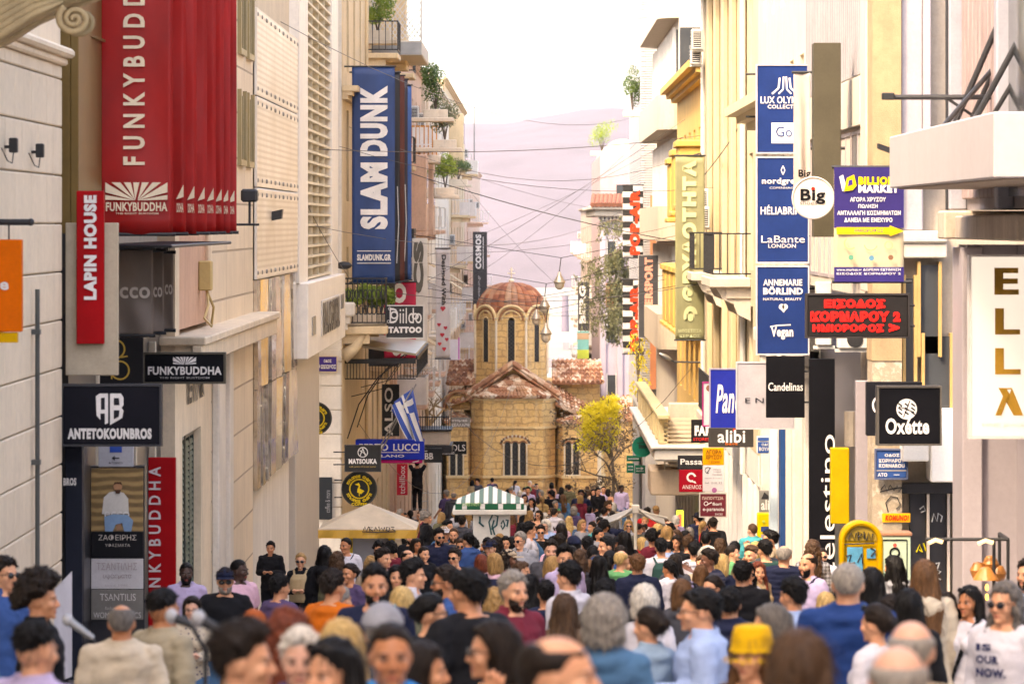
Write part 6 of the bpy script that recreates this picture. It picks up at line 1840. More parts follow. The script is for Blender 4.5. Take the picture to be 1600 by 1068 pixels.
# bank machine
d = 84.0
a, c = P(1184, 900, d), P(1212, 802, d)
t = thing('ticket_machine', 'yellow machine with blue bands against the white shopfront', 'machine', ((a.x + c.x) / 2, d, G(d)))
b = MB(); b.bbox(a.x, c.x, d, d + .4, G(d), c.z, .02); b.build('body', paint((.6, .46, .01)), t)
shapes(t, d, [('poly', [(1189, 830), (1189, 822), (1210, 822), (1210, 830)], (.03, .05, .16)), ('poly', [(1189, 848), (1189, 834), (1210, 834), (1210, 848)], (.3, .24, .3)), ('disc', 1193, 814, 2.2, (.4, .5, .1))], .012, 'screen')
sign('light_box_sign', 'grey light box lettered ali above the yellow machine', 1186, 766, 1212, 802, 86.5, (.2, .2, .19), [('alibi', (1189, 780, 1212, 796), WHT, .02)], [('poly', [(1189, 779), (1194, 768), (1203, 776), (1210, 770), (1209, 779)], (.03, .03, .035))], .1)

# display rack with warm lamps
d = 44.0
t = thing('lamp_stall', 'black market stall frame hung with warm lamps at the right edge', 'stall', P(1520, 960, d))
b = MB()
xa, xb = P(1446, 0, d).x, P(1575, 0, d).x; zt_ = ZL(842, d)
b.tube([(xa, d, zt_), (xb, d, zt_)], .02, 6)
for x in (P(1553, 0, d).x, xb): b.tube([(x, d, zt_), (x, d, G(d))], .02, 6)
b.tube([(xb, d, zt_), (xb, d + .8, zt_)], .02, 6); b.tube([(xb, d + .8, zt_), (xb, d + .8, G(d))], .02, 6)
b.build('frame', IRON, t)
WARM = emit('warm_lamp', (1.0, .5, .08), .8)
for px, py, w in ((1462, 845, 22), (1540, 846, 24)):
    p = P(px, py, d - .1); b = MB(); b.tube([(p.x - w * .5 * d / F, d - .1, p.z - .02), (p.x, d - .1, p.z + .015), (p.x + w * .5 * d / F, d - .1, p.z - .01)], .022, 8); b.build('tube_lamp', emit('soft_lamp', (1.0, .7, .36), .3), t)
for px, py, r in ((1542, 917, 5), (1542, 932, 5)):
    p = P(px, py, d - .1); b = MB(); b.ell((p.x, d - .1, p.z), (.018, .018, .036)); b.build('bulb', WARM, t)
p = P(1540, 905, d); b = MB()
b.lathe([(.02, .12), (.06, .1), (.13, .0), (.14, -.02), (.12, -.01), (.0, .05)], (p.x, d, p.z + .02), 16); b.build('lamp_shade', surf('amber_glass', (.4, .16, .04), .3, .4), t)
for k, (px, py) in enumerate(((1528, 890), (1560, 895), (1548, 880))):
    p = P(px, py, d + .2); b = MB(); b.lathe([(.0, .09), (.05, .08), (.09, 0), (.06, -.08), (0, -.09)], (p.x, d + .2, p.z), 14); b.build('lantern', surf('amber_glass', (.4, .16, .04), .3, .4), t)

# microphones of the street band
for k, (px, py, x2, y2, d, lab) in enumerate(((106, 968, 150, 1000, 24, 'microphone on a boom stand in front of the black shop column'), (268, 962, 305, 978, 20, 'microphone on a boom by the man in the khaki jacket'), (310, 966, 345, 985, 17, 'microphone on a thick boom before the woman with glasses'))):
    a, c = P(px, py, d), P(x2, y2, d)
    t = thing('microphone_stand', lab, 'microphone', (c.x, d, G(d)), 'microphones of the street band')
    b = MB(); b.ell(a, (.032, .032, .038)); b.build('grille', surf('silver_grille', (.45, .45, .46), .35, .2, 0, 60, .4, .7), t)
    b = MB(); e = (Vector(c) - Vector(a)); b.tube([Vector(a) + e * .08, Vector(a) + e * .9], [.026, .018], 10); b.build('handle', STEEL if k == 0 else IRON, t)
    b = MB(); s = Vector(a) + e * .85; f = Vector((c.x + .05, d, c.z - .12)); b.tube([s, f, (f.x, d, G(d) + .05)], .012, 6)
    for g_ in (0, 2.1, 4.2): b.tube([(f.x, d, G(d) + .2), (f.x + .3 * math.cos(g_), d + .3 * math.sin(g_), G(d) + .01)], .01, 5)
    b.build('stand', IRON, t)
    # cable
t = thing('white_display_board', 'leaning white board beside the black shop column', 'board', P(100, 990, 40))
a, c = P(92, 1060, 39), P(108, 895, 39)
b = MB(); b.hexa([(a.x, 38.6, a.z), (c.x, 39.2, a.z), (c.x, 39.25, a.z), (a.x, 38.65, a.z), (a.x, 38.6, c.z - .12), (c.x, 39.2, c.z), (c.x, 39.25, c.z), (a.x, 38.65, c.z - .12)]); b.build('panel', paint((.6, .58, .6)), t)
# small striped sign cubes near the far right shops
t = thing('striped_awning_box', 'small grey and white striped box awning on the far right shopfronts', 'awning', P(1035, 770, 150))
a, c = P(1016, 772, 148), P(1045, 742, 148)
b = MB()
for k in range(7):
    x = a.x + (c.x - a.x) * k / 7; b.bbox(x, x + (c.x - a.x) / 7 - .002, 147.8, 148.6, a.z, c.z, .004, k % 2)
b.build('canvas', [paint((.2, .2, .2)), paint((.6, .58, .54))], t)
# wall lamp on arm, far right
t = thing('street_lamp', 'curved arm street lamp reaching out from the yellow building', 'street lamp', P(1100, 565, 121))
a, c = P(1038, 560, 121), P(1105, 566, 121)
b = MB(); b.tube([(5.1, 121, c.z), (a.x + .3, 121, c.z + .02), (a.x + .1, 121, a.z)], .03, 6); b.build('arm', IRON, t)
b = MB(); b.ell((a.x + .03, 121, a.z + .06), (.22, .1, .07), (0, .5, 0)); b.build('lamp_head', STEEL, t)
t = thing('spotlight_bracket', 'dark spotlight on a bracket under the white canopy end', 'floodlight', P(1385, 232, 57), 'floodlights on the right facades')
p = P(1386, 232, 57); b = MB(); b.hexa([(p.x - .13, 56.9, p.z + .0), (p.x + .13, 56.9, p.z - .1), (p.x + .13, 57.1, p.z - .1), (p.x - .13, 57.1, p.z), (p.x - .13, 56.9, p.z + .07), (p.x + .13, 56.9, p.z - .02), (p.x + .13, 57.1, p.z - .02), (p.x - .13, 57.1, p.z + .07)]); b.tube([(p.x + .1, 57, p.z), (5.2, 57.5, p.z + .05)], .02, 6); b.build('lamp_head', IRON, t)
# green cross display
t = thing('neon_shop_display', 'narrow lit display of yellow green and red on a shop at the right', 'display', P(1062, 825, 126))
a, c = P(1057, 850, 126), P(1068, 797, 126)
b = MB(); b.bbox(a.x, c.x, 126, 126.1, a.z, c.z, .01); b.build('panel', emit('lime_display', (.5, .75, .05), .5), t)
b = MB(); b.box(a.x + .05, c.x - .05, 125.98, 125.995, (a.z + c.z) / 2, c.z - .1); b.build('red_band', emit('red_display', (.8, .06, .03), .7), t)

# flags
def flag(name, label, pts, d, mats, stripe):
    t = thing(name, label, 'flag', P(pts[0][0], pts[0][1], d))
    return t
d = 105.0
t = thing('flag', 'drooping Greek flag with blue and white stripes on a slanting pole', 'flag', P(640, 610, d))
b = MB(); b.tube([P(580, 722, d + 1.2), P(645, 606, d - .3)], .02, 6); b.build('pole', STEEL, t)
NZ = 30; NXX = 26
vs = []
A0, A1 = P(609, 640, d), P(638, 610, d)
for side in (0, .008):
    for j in range(NZ + 1):
        v = j / NZ
        for i in range(NXX + 1):
            u = i / NXX
            p = A0.lerp(A1, u)
            tgt = P(634 + 27 * u, 684 + 6 * u, d)
            q = p.lerp(tgt, v)
            fold = .09 * math.sin(u * 13 + v * 2.2) * (.25 + v)
            vs.append((q.x + .05 * math.sin(u * 13 + 1.2 + v), q.y + fold + side, q.z - .06 * math.sin(v * 3.1) * math.sin(u * 9)))
M = NXX + 1; T = M * (NZ + 1); b = MB()
for s in (0, 1):
    for j in range(NZ):
        for i in range(NXX):
            st = i * 9 // NXX
            mi = st % 2
            if j < 11 and st >= 4: mi = 2 if not (j in (4, 5, 6) or st == 6) else 1
            q = [s * T + j * M + i, s * T + j * M + i + 1, s * T + (j + 1) * M + i + 1, s * T + (j + 1) * M + i]
            b.f.append(tuple(q)); b.m.append(mi)
b.v = vs
b.build('cloth', [cloth_banner((.02, .07, .36), .3), cloth_banner((.7, .69, .68), .3), cloth_banner((.02, .075, .37), .3)], t, True)
t = thing('flag', 'plain blue flag with pale stars behind the striped Greek flag', 'flag', P(645, 605, d + .5))
b = MB(); b.tube([P(590, 715, d + 1.8), P(650, 600, d + .4)], .02, 6); b.build('pole', STEEL, t)
vs = []; b = MB()
for side in (0, .008):
    for j in range(13):
        for i in range(13):
            u, v = i / 12, j / 12
            p = P(615 + 30 * u, 628 - 22 * u, d + .5).lerp(P(645 + 10 * u, 655 + 2 * u, d + .5), v) if u < .99 or True else None
            vs.append((p.x, p.y + .06 * math.sin(u * 11 + v * 3) + side, p.z))
for s in (0, 1):
    for j in range(12):
        for i in range(12): q = s * 169 + j * 13 + i; b.f.append((q, q + 1, q + 14, q + 13)); b.m.append(0)
b.v = vs; b.build('cloth', cloth_banner((.07, .13, .5), .35), t, True)
b = MB()
for u, v in ((622, 640), (628, 632), (634, 636), (627, 647), (636, 622), (641, 628)): p = P(u, v, d + .38); b.disc((p.x, 0, p.z), .035, d + .36, d + .37, 8)
b.build('star', paint(WHT), t)

# black railings & shop fittings under the left canopy
t = thing('balcony_front', 'dark iron balcony with white panels in front of the church side', 'balcony', P(690, 690, 150))
a, c = P(650, 694, 148), P(703, 672, 148)
b = MB(); b.bbox(a.x, c.x, 147.5, 150, a.z, c.z, .02); b.build('white_panel', WHITER, t)
b = MB(); b.bbox(a.x - .1, c.x + .08, 147.4, 150.1, a.z - .28, a.z, .02); b.bbox(a.x - .1, c.x + .08, 147.4, 150.1, c.z, c.z + .06, .01)
for k in range(16): b.tube([(a.x + k * .085, 147.5, c.z), (a.x + k * .085, 147.5, c.z + (.75 if k % 3 == 0 else .55))], .014, 4)
b.tube([(a.x, 147.5, c.z + .5), (c.x, 147.5, c.z + .5)], .02, 5); b.build('ironwork', IRON, t)

# ---------------------------------------------------------------- trees
def twig_tree(name, label, base, h, spread, seed, lean=0.0, depth=4, mat=BARK, r0=.12, leaf=None, leafn=0, leafs=.06, up=.6, start=None):
    rng = random.Random(seed)
    t = thing(name, label, 'tree', base)
    tr = MB(); lf = MB()
    tips = []

    def grow(p, dr, L, r, lev):
        n = 4; pts = [p]; rs = [r]
        q = p.copy(); dd = dr.copy()
        for k in range(n):
            dd = (dd + Vector((rng.gauss(0, .16), rng.gauss(0, .16), rng.gauss(0, .1)))).normalized()
            q = q + dd * L / n; pts.append(q.copy()); rs.append(r * (1 - .45 * (k + 1) / n))
        tr.tube(pts, rs, 5 if lev else 9)
        if lev >= depth: tips.append((q.copy(), dd.copy())); return
        for k in range(3 if lev else 5):
            i = rng.randint(2, n)
            d2 = (dd * up + Vector((rng.gauss(0, spread), rng.gauss(0, spread), rng.gauss(.15, .4)))).normalized()
            grow(pts[i], d2, L * rng.uniform(.55, .8), rs[i] * .7, lev + 1)
    b0 = Vector(base)
    grow(b0, Vector((lean, 0, 1)).normalized(), h * .5, r0, 0)
    tr.build('trunk', mat, t)
    if leaf:
        for q, dd in tips:
            for k in range(leafn):
                p = q - dd * rng.uniform(0, h * .09) + Vector((rng.gauss(0, 1), rng.gauss(0, 1), rng.gauss(0, 1))) * h * .018
                s = leafs * rng.uniform(.6, 1.4)
                a = Vector((rng.gauss(0, 1), rng.gauss(0, 1), rng.gauss(0, 1))).normalized(); e = a.orthogonal().normalized()
                lf.add([p - a * s, p + e * s * .5, p + a * s, p - e * s * .5], [(0, 1, 2, 3)])
        lf.build('crown', leaf, t)
    return t


def spray(name, label, base, trunk_top, boughs, leaf, seed, bark=BARK, n=60, size=.09, droop=.5, trunk_r=.16):
    "tree given by its boughs: each bough is (x,y,z of tip, length of hanging sprays)"
    rng = random.Random(seed)
    t = thing(name, label, 'tree', base)
    tr = MB(); lf = MB()
    B, T0 = Vector(base), Vector(trunk_top)
    tr.tube([B, B.lerp(T0, .4) + Vector((.1, 0, 0)), T0], [trunk_r, trunk_r * .75, trunk_r * .35], 9)
    for (x, y, z, hang, f) in boughs:
        o = B.lerp(T0, f); e = Vector((x, y, z))
        m = o.lerp(e, .5) + Vector((0, 0, .25))
        tr.tube([o, m, e], [.06, .045, .015], 6)
        for k in range(n):
            u = rng.uniform(.25, 1.0)
            p = (o.lerp(m, u * 2) if u < .5 else m.lerp(e, u * 2 - 1))
            q = p + Vector((rng.gauss(0, .16), rng.gauss(0, .2), rng.gauss(0, .1)))
            L = hang * rng.uniform(.3, 1)
            m2 = max(3, int(L / (size * .8)))
            dx, dy = rng.gauss(0, .12), rng.gauss(0, .12)
            for j in range(m2):
                w = j / m2
                c = q + Vector((dx * w, dy * w, -L * droop * w)) + Vector((rng.gauss(0, .035), rng.gauss(0, .035), rng.gauss(0, .02)))
                s = size * rng.uniform(.6, 1.3)
                a = Vector((rng.gauss(0, .7), rng.gauss(0, .7), -1)).normalized(); g = a.cross(Vector((rng.gauss(0, 1), rng.gauss(0, 1), .1))).normalized()
                lf.add([c - a * s, c + g * s * .42, c + a * s, c - g * s * .42], [(0, 1, 2, 3)])
    tr.build('trunk', bark, t); lf.build('crown', leaf, t)
    return t


d = 204.0
bo = []
rng = random.Random(77)
for px, py, hg, f in ((935, 350, .9, 1.0), (915, 412, .8, .9), (906, 436, .9, .86), (925, 425, 1.2, .9), (945, 408, 1.4, .92), (958, 400, 1.6, .95), (912, 470, 1.1, .75), (930, 455, 1.5, .8), (950, 445, 1.6, .8), (965, 440, 1.6, .85), (918, 500, 1.0, .68), (938, 490, 1.5, .7), (955, 485, 1.5, .72), (945, 515, .9, .62), (960, 360, .7, 1.0), (968, 470, 1.4, .8)):
    p = P(px, py, d + rng.uniform(-1.2, 1.2)); bo.append((p.x, p.y, p.z, hg * 1.1, f))
q = P(993, 0, d)
spray('dark_conifer', 'dark drooping evergreen hanging between the checked banners and the dome', (q.x, d, G(d)), (q.x - .1, d, ZL(352, d)), bo, CONIF, 7, n=38, size=.08, droop=.9)
d = 196.0
bo = []
for k in range(40):
    px = rng.uniform(904, 966); py = 700 - (px - 905) * .35 - rng.uniform(0, 62)
    p = P(px, max(612, py), d + rng.uniform(-.8, .8)); bo.append((p.x, p.y, p.z, .35, rng.uniform(.55, 1)))
q = P(958, 0, d)
spray('yellow_blossom_tree', 'bright yellow blossoming tree in front of the church wall', (q.x, d, G(d)), (q.x - .2, d, ZL(640, d)), bo, YFLOW, 9, n=110, size=.055, droop=.5, trunk_r=.1)
q = P(985, 0, 186)
twig_tree('bare_tree', 'bare brown twiggy tree with dry leaves right of the yellow blossom', (q.x, 186, G(186)), 5.6, .75, 11, -.12, 4, BARK, .1, DRYL, 12, .07)
q = P(668, 0, 152)
twig_tree('bare_tree', 'leafless tangle of pale branches above the shop roofs on the left', (q.x, 152, -6.4), 3.6, .8, 13, .15, 4, surf('pale_twig', (.3, .2, .1), .9, .3), .1)
q = P(1000, 0, 170)
spray('yellow_street_tree', 'thin yellow leaved tree against the right hand facades', (q.x, 170, G(170)), (q.x - .1, 170, ZL(560, 170)), [(P(x, y, 170).x, 170, P(x, y, 170).z, .5, f) for x, y, f in ((1003, 505, 1), (996, 530, .95), (1008, 545, .9), (992, 520, .9), (1000, 560, .85), (1006, 590, .8), (998, 600, .75))], YFLOW, 15, n=16, size=.06, droop=.7, trunk_r=.06)

# ---------------------------------------------------------------- overhead cables and lanterns
WIRE = surf('grey_wire', (.07, .065, .065), .6, .2)


def cable(label, pts, r=.016, sag=0.0, cat='cable'):
    b = MB()
    out = []
    for (a, c) in zip(pts[:-1], pts[1:]):
        a, c = Vector(a), Vector(c)
        for k in range(12):
            u = k / 12; p = a.lerp(c, u); p.z -= sag * 4 * u * (1 - u) * (a - c).length * .1; out.append(p)
    out.append(Vector(pts[-1]))
    b.tube(out, r * .65, 5)
    o = b.build('overhead_cable', WIRE)
    return tag(o, label, cat, 'cables over the street')


CB = [((640, 270, 110), (1180, 395, 118), .2, .02, 'thick dark cable falling from the blue banners to the right facades'), ((470, 232, 95), (1095, 212, 116), .1, .014, 'cable crossing level above the church dome'),
      ((390, 8, 80), (1000, 180, 180), .12, .012, 'fine cable from the upper left towards the louvred tower'), ((455, 345, 90), (970, 330, 190), .1, .012, 'thin cable just under the middle of the hill'),
      ((600, 455, 108), (1110, 440, 108), .45, .014, 'low slack cable in front of the dome'), ((590, 400, 118), (1010, 470, 160), .25, .012, 'slanting cable that passes the lantern'),
      ((690, 620, 150), (1080, 575, 121), .9, .014, 'drooping cable in front of the church gable'), ((640, 30, 125), (1010, 28, 150), .05, .01, 'highest thin cable across the white sky'),
      ((1240, 40, 90), (1085, 290, 112), .15, .022, 'thick cable bundle slanting down the white building'), ((560, 660, 108), (800, 600, 190), .4, .012, 'cable running from the iron canopy to the church roof'),
      ((720, 500, 200), (985, 470, 196), .2, .014, 'cable strung beside the dome at window height'), ((470, 300, 90), (700, 470, 150), .3, .012, 'cable falling behind the blue banners')]
for (ax, ay, ad), (bx_, by_, bd), sg, r, lab in CB:
    cable(lab, [P(ax, ay, ad), P(bx_, by_, bd)], r, sg)
rng = random.Random(12)
for k in range(9):
    ya = rng.uniform(90, 200); yb = ya + rng.uniform(-12, 40)
    za = ZL(rng.uniform(180, 540), ya); zb_ = ZL(rng.uniform(180, 540), yb)
    cable('thin cable across the street, strand %s of the tangle by the dome' % 'one two three four five six seven eight nine ten eleven twelve thirteen fourteen'.split()[k], [(-4.8, ya, za), (5.1, yb, zb_)], .011, rng.uniform(.1, .5))
LG = surf('lantern_metal', (.5, .45, .38), .4, .3, .1, 5, .05, .5)
for k, (px, py, d, dn) in enumerate(((874, 440, 120, 0), (851, 478, 128, 0), (853, 520, 122, 1), (838, 497, 134, 0))):
    p = P(px, py, d); r = .17
    t = thing('hanging_lantern', ('highest bell shaped lantern', 'middle bell shaped lantern', 'lowest lantern with a round glass bottom', 'small far lantern')[k] + ' hung on cables by the dome', 'lantern', p, 'lanterns hung over the street')
    b = MB(); b.lathe([(.0, .3), (.04, .28), (.06, .2), (r * .6, .12), (r, .0), (r * 1.05, -.04), (r * .9, -.03), (0, .1)], p, 18); b.build('shade', LG, t, True)
    b = MB(); b.lathe([(r * .85, -.03), (r * .8, -.14 - .06 * dn), (r * .4, -.22 - .06 * dn), (0, -.24 - .06 * dn)], p, 16); b.build('glass', surf('milky_glass', (.7, .62, .5), .3, .2), t, True)
    b = MB(); b.tube([(p.x, p.y, p.z + .28), (p.x + .05, p.y, p.z + .7)], .014, 5); b.tube([(p.x + .05, p.y, p.z + .7), (-5, p.y + 3, p.z + 1.6)], .009, 5); b.tube([(p.x + .05, p.y, p.z + .7), (5.2, p.y + 3, p.z + 1.5)], .009, 5); b.build('suspension', IRON, t)
t = thing('cable_coil', 'dark coil of spare cable looped on the wires at the green banner', 'cable', P(1082, 245, 115), 'cables over the street')
p = P(1082, 250, 115); b = MB()
for k in range(5): b.tube([(p.x + (.13 + .03 * k) * math.cos(a), p.y + .02 * k, p.z - .05 + (.17 + .02 * k) * math.sin(a + .3 * k)) for a in [i * math.pi / 12 for i in range(25)]], .014, 5)
b.tube([(p.x, p.y, p.z), (p.x - .1, p.y, p.z - 2.4)], .012, 5); b.build('coil', IRON, t)
# rooftop pole on the left sky line
t = thing('lamp_post', 'slender pole with a curved tip standing on the far left skyline', 'street lamp', P(741, 180, 300))
a = P(741, 165, 300); b = MB(); b.tube([(a.x, 300, 6.6), (a.x, 300, ZL(116, 300)), (a.x + .12, 300, ZL(111, 300)), (a.x + .2, 300, ZL(113, 300))], .05, 6); b.build('pole', STEEL, t)
# factory chimney far away, city blocks in the haze
t = thing('tall_chimney', 'tall faint chimney rising in the haze right of the dome', 'chimney', P(883, 555, 1500))
a = P(883, 640, 1500); b = MB(); b.lathe([(2.0, 0), (1.2, ZL(462, 1500) - a.z)], a, 14); b.build('shaft', surf('chimney_grey', (.13, .11, .14), .8), t)
rng = random.Random(6)
FARW = surf('far_render', (.2, .17, .18), .8, .2, .2, .2)
for k in range(9):
    px0 = 845 + k * 9 + rng.uniform(-2, 2); w = rng.uniform(6, 12); d = rng.uniform(700, 1300); pt_ = rng.uniform(520, 575)
    a, c = P(px0, 700, d), P(px0 + w, pt_, d)
    t = thing('distant_block', 'distant hazy white block, number %s from the dome towards the tree' % ('one two three four five six seven eight nine'.split()[k]), 'building', (a.x, d, a.z), 'hazy city blocks beyond the church')
    b = MB(); b.box(a.x, c.x, d, d + 14, a.z, c.z)
    for j in range(5): b.box(a.x, c.x, d - .6, d - .05, c.z - 3 - j * 3.1, c.z - 2 - j * 3.1)
    b.build('wall', FARW, t)

# ---------------------------------------------------------------- people
def objcol(t):
    n = t.nodes.new('ShaderNodeObjectInfo')
    return n.outputs['Color'], n.outputs['Alpha'], n.outputs['Random']


def mk_skin():
    m, t, b = nt('skin')
    c, al, rnd = objcol(t)
    at = t.nodes.new('ShaderNodeAttribute'); at.attribute_name = 'feat'
    sp = t.nodes.new('ShaderNodeSeparateColor'); t.links.new(at.outputs['Color'], sp.inputs[0])
    v = coords(t)
    n1 = noise_tex(t, v, 14, 4)
    c1 = mix(t, ramp(t, n1, [(.3, .0), (.7, .35)]), c, (.62, .22, .12), 'MULTIPLY')
    c2 = mix(t, sp.outputs[0], c1, mix(t, .55, c1, (.42, .07, .06)))
    c3 = mix(t, sp.outputs[2], c2, mix(t, .5, c2, (.5, .46, .43)))
    c4 = mix(t, sp.outputs[1], c3, (.02, .013, .01))
    t.links.new(c4, b.inputs['Base Color'])
    b.inputs['Roughness'].default_value = .48
    b.inputs['Specular IOR Level'].default_value = .35
    bump(t, b, noise_tex(t, v, 160, 3), .12, .004)
    return m


def mk_cloth():
    m, t, b = nt('garment_cloth')
    c, al, rnd = objcol(t)
    v = coords(t)
    n1 = noise_tex(t, v, 7, 5)
    n2 = noise_tex(t, coords(t, (220, 220, 220)), 1, 2)
    wv = t.nodes.new('ShaderNodeTexWave'); wv.wave_type = 'BANDS'; wv.bands_direction = 'Z'
    wv.inputs['Scale'].default_value = 7.0; wv.inputs['Distortion'].default_value = .6
    t.links.new(v, wv.inputs[0])
    wx = t.nodes.new('ShaderNodeTexWave'); wx.wave_type = 'BANDS'; wx.bands_direction = 'X'
    wx.inputs['Scale'].default_value = 7.0; t.links.new(v, wx.inputs[0])
    vo = t.nodes.new('ShaderNodeTexVoronoi'); vo.inputs['Scale'].default_value = 26; t.links.new(v, vo.inputs[0])

    def win(lo, hi):
        a = t.nodes.new('ShaderNodeMath'); a.operation = 'GREATER_THAN'; t.links.new(al, a.inputs[0]); a.inputs[1].default_value = lo
        d = t.nodes.new('ShaderNodeMath'); d.operation = 'LESS_THAN'; t.links.new(al, d.inputs[0]); d.inputs[1].default_value = hi
        e = t.nodes.new('ShaderNodeMath'); e.operation = 'MULTIPLY'; t.links.new(a.outputs[0], e.inputs[0]); t.links.new(d.outputs[0], e.inputs[1])
        return e.outputs[0]

    def mul(a, d):
        e = t.nodes.new('ShaderNodeMath'); e.operation = 'MULTIPLY'; t.links.new(a, e.inputs[0]); t.links.new(d, e.inputs[1]); return e.outputs[0]
    c = mix(t, mul(win(.85, .95), ramp(t, wv.outputs['Fac'], [(.45, 0.0), (.55, .85)])), c, (.05, .05, .07))       # stripes
    ck = mix(t, .5, wv.outputs['Color'], wx.outputs['Color'])
    c = mix(t, mul(win(.75, .85), ramp(t, ck, [(.4, 0.0), (.6, .7)])), c, (.06, .05, .05))                            # check
    c = mix(t, mul(win(.65, .75), ramp(t, vo.outputs['Distance'], [(.2, 1.0), (.32, 0.0)])), c, (.06, .05, .1))       # print
    d = mix(t, ramp(t, n1, [(.3, .5), (.7, 0.0)]), c, (.55, .55, .6), 'MULTIPLY')
    d = mix(t, .22, d, mix(t, 1, d, ramp(t, n2, [(.3, .4), (.7, 1.0)]), 'MULTIPLY'))
    t.links.new(d, b.inputs['Base Color'])
    b.inputs['Roughness'].default_value = .85
    b.inputs['Specular IOR Level'].default_value = .2
    bump(t, b, mix(t, .3, n1, n2), .35, .02)
    return m


def mk_hair():
    m, t, b = nt('hair')
    c, al, rnd = objcol(t)
    n1 = noise_tex(t, coords(t, (90, 90, 9)), 1, 4)
    n2 = noise_tex(t, coords(t, (9, 9, 5)), 1, 3)
    d = mix(t, ramp(t, n1, [(.35, 0.0), (.7, 1.0)]), mix(t, 1, c, (.5, .48, .46), 'MULTIPLY'), mix(t, 1, c, (1.5, 1.4, 1.25), 'MULTIPLY'))
    d = mix(t, ramp(t, n2, [(.3, .35), (.7, 0.0)]), d, mix(t, 1, c, (.4, .4, .4), 'MULTIPLY'))
    t.links.new(d, b.inputs['Base Color'])
    b.inputs['Roughness'].default_value = .5
    b.inputs['Specular IOR Level'].default_value = .14
    bump(t, b, n1, .6, .008)
    return m


SKIN, CLOTH, HAIR = mk_skin(), mk_cloth(), mk_hair()
GLASSM = glossy('dark_lens', (.01, .01, .012), .08)
LEATHER = surf('shoe_leather', (.03, .025, .022), .5, .3, 0, 20, .1)


def remesh(mb, vox, smooth=2, fac=.5):
    me = mb.mesh('form', [])
    ob = bpy.data.objects.new('form', me); COL.objects.link(ob)
    md = ob.modifiers.new('r', 'REMESH'); md.mode = 'VOXEL'; md.voxel_size = vox
    if smooth:
        ms = ob.modifiers.new('s', 'SMOOTH'); ms.iterations = smooth; ms.factor = fac
    dg = bpy.context.evaluated_depsgraph_get()
    out = bpy.data.meshes.new_from_object(ob.evaluated_get(dg))
    bpy.data.objects.remove(ob); bpy.data.meshes.remove(me)
    return out


def getco(me):
    a = np.empty(len(me.vertices) * 3); me.vertices.foreach_get('co', a); return a.reshape(-1, 3)


def setco(me, a):
    me.vertices.foreach_set('co', a.ravel()); me.update()


def rings(mb, rs, seg=28):
    "closed body of stacked rings (z, cx, cy, rx, ry)"
    vs = []; fs = []
    for z, cx, cy, rx, ry in rs:
        for k in range(seg):
            g = 2 * math.pi * k / seg
            c_, s_ = math.cos(g), math.sin(g)
            p = .86
            vs.append((cx + rx * math.copysign(abs(c_) ** p, c_), cy + ry * math.copysign(abs(s_) ** p, s_), z))
    n = len(rs)
    for i in range(n - 1):
        for k in range(seg):
            fs.append((i * seg + k, i * seg + (k + 1) % seg, (i + 1) * seg + (k + 1) % seg, (i + 1) * seg + k))
    fs.append(tuple(range(seg - 1, -1, -1))); fs.append(tuple(range((n - 1) * seg, n * seg)))
    mb.add(vs, fs)


def skel(sex, pose):
    w = 1.0 if sex == 'm' else .88
    S = .168 * w
    A = {}
    for sd in (1, -1):
        A[sd] = [(S * sd, .005, 1.408), ((S + .055) * sd, .03, 1.135), ((S + .06) * sd, -.05, .895), (0.02 * -sd, -.25, -1)]
    L = {sd: [(.088 * sd, 0, .9), (.095 * sd, -.01, .48), (.1 * sd, .015, .085)] for sd in (1, -1)}
    if pose == 'walk':
        A[1] = [(S, 0, 1.408), (S + .05, -.05, 1.14), (S + .02, -.24, .97), (-.1, -.7, -.7)]
        A[-1] = [(-S, 0, 1.408), (-S - .06, .11, 1.15), (-S - .05, .09, .9), (.05, -.2, -1)]
        L[1] = [(.088, 0, .9), (.09, .02, .48), (.09, .24, .13)]
        L[-1] = [(-.088, 0, .9), (-.09, -.13, .5), (-.095, -.2, .085)]
    elif pose == 'front':
        for sd in (1, -1):
            A[sd] = [(S * sd, 0, 1.408), ((S + .06) * sd, .0, 1.15), (.075 * sd, -.27, 1.16), (-.35 * sd, -.8, .35)]
    elif pose == 'raise':
        A[1] = [(S, 0, 1.408), (S + .07, -.17, 1.22), (.1, -.3, 1.46), (-.25, -.15, 1)]
    elif pose == 'up':
        for sd in (1, -1):
            A[sd] = [(S * sd, 0, 1.42), ((S + .1) * sd, -.1, 1.60), ((S + .02) * sd, -.28, 1.8), (0, -.3, 1)]
        L[1] = [(.088, 0, .9), (.1, -.12, .52), (.1, -.06, .1)]
    elif pose == 'hip':
        A[1] = [(S, 0, 1.408), (S + .15, .06, 1.17), (.17, -.1, 1.03), (-.8, -.5, -.3)]
        A[-1] = [(-S, 0, 1.408), (-S - .05, .0, 1.14), (-.13, -.24, 1.13), (.4, -.8, .2)]
    return A, L


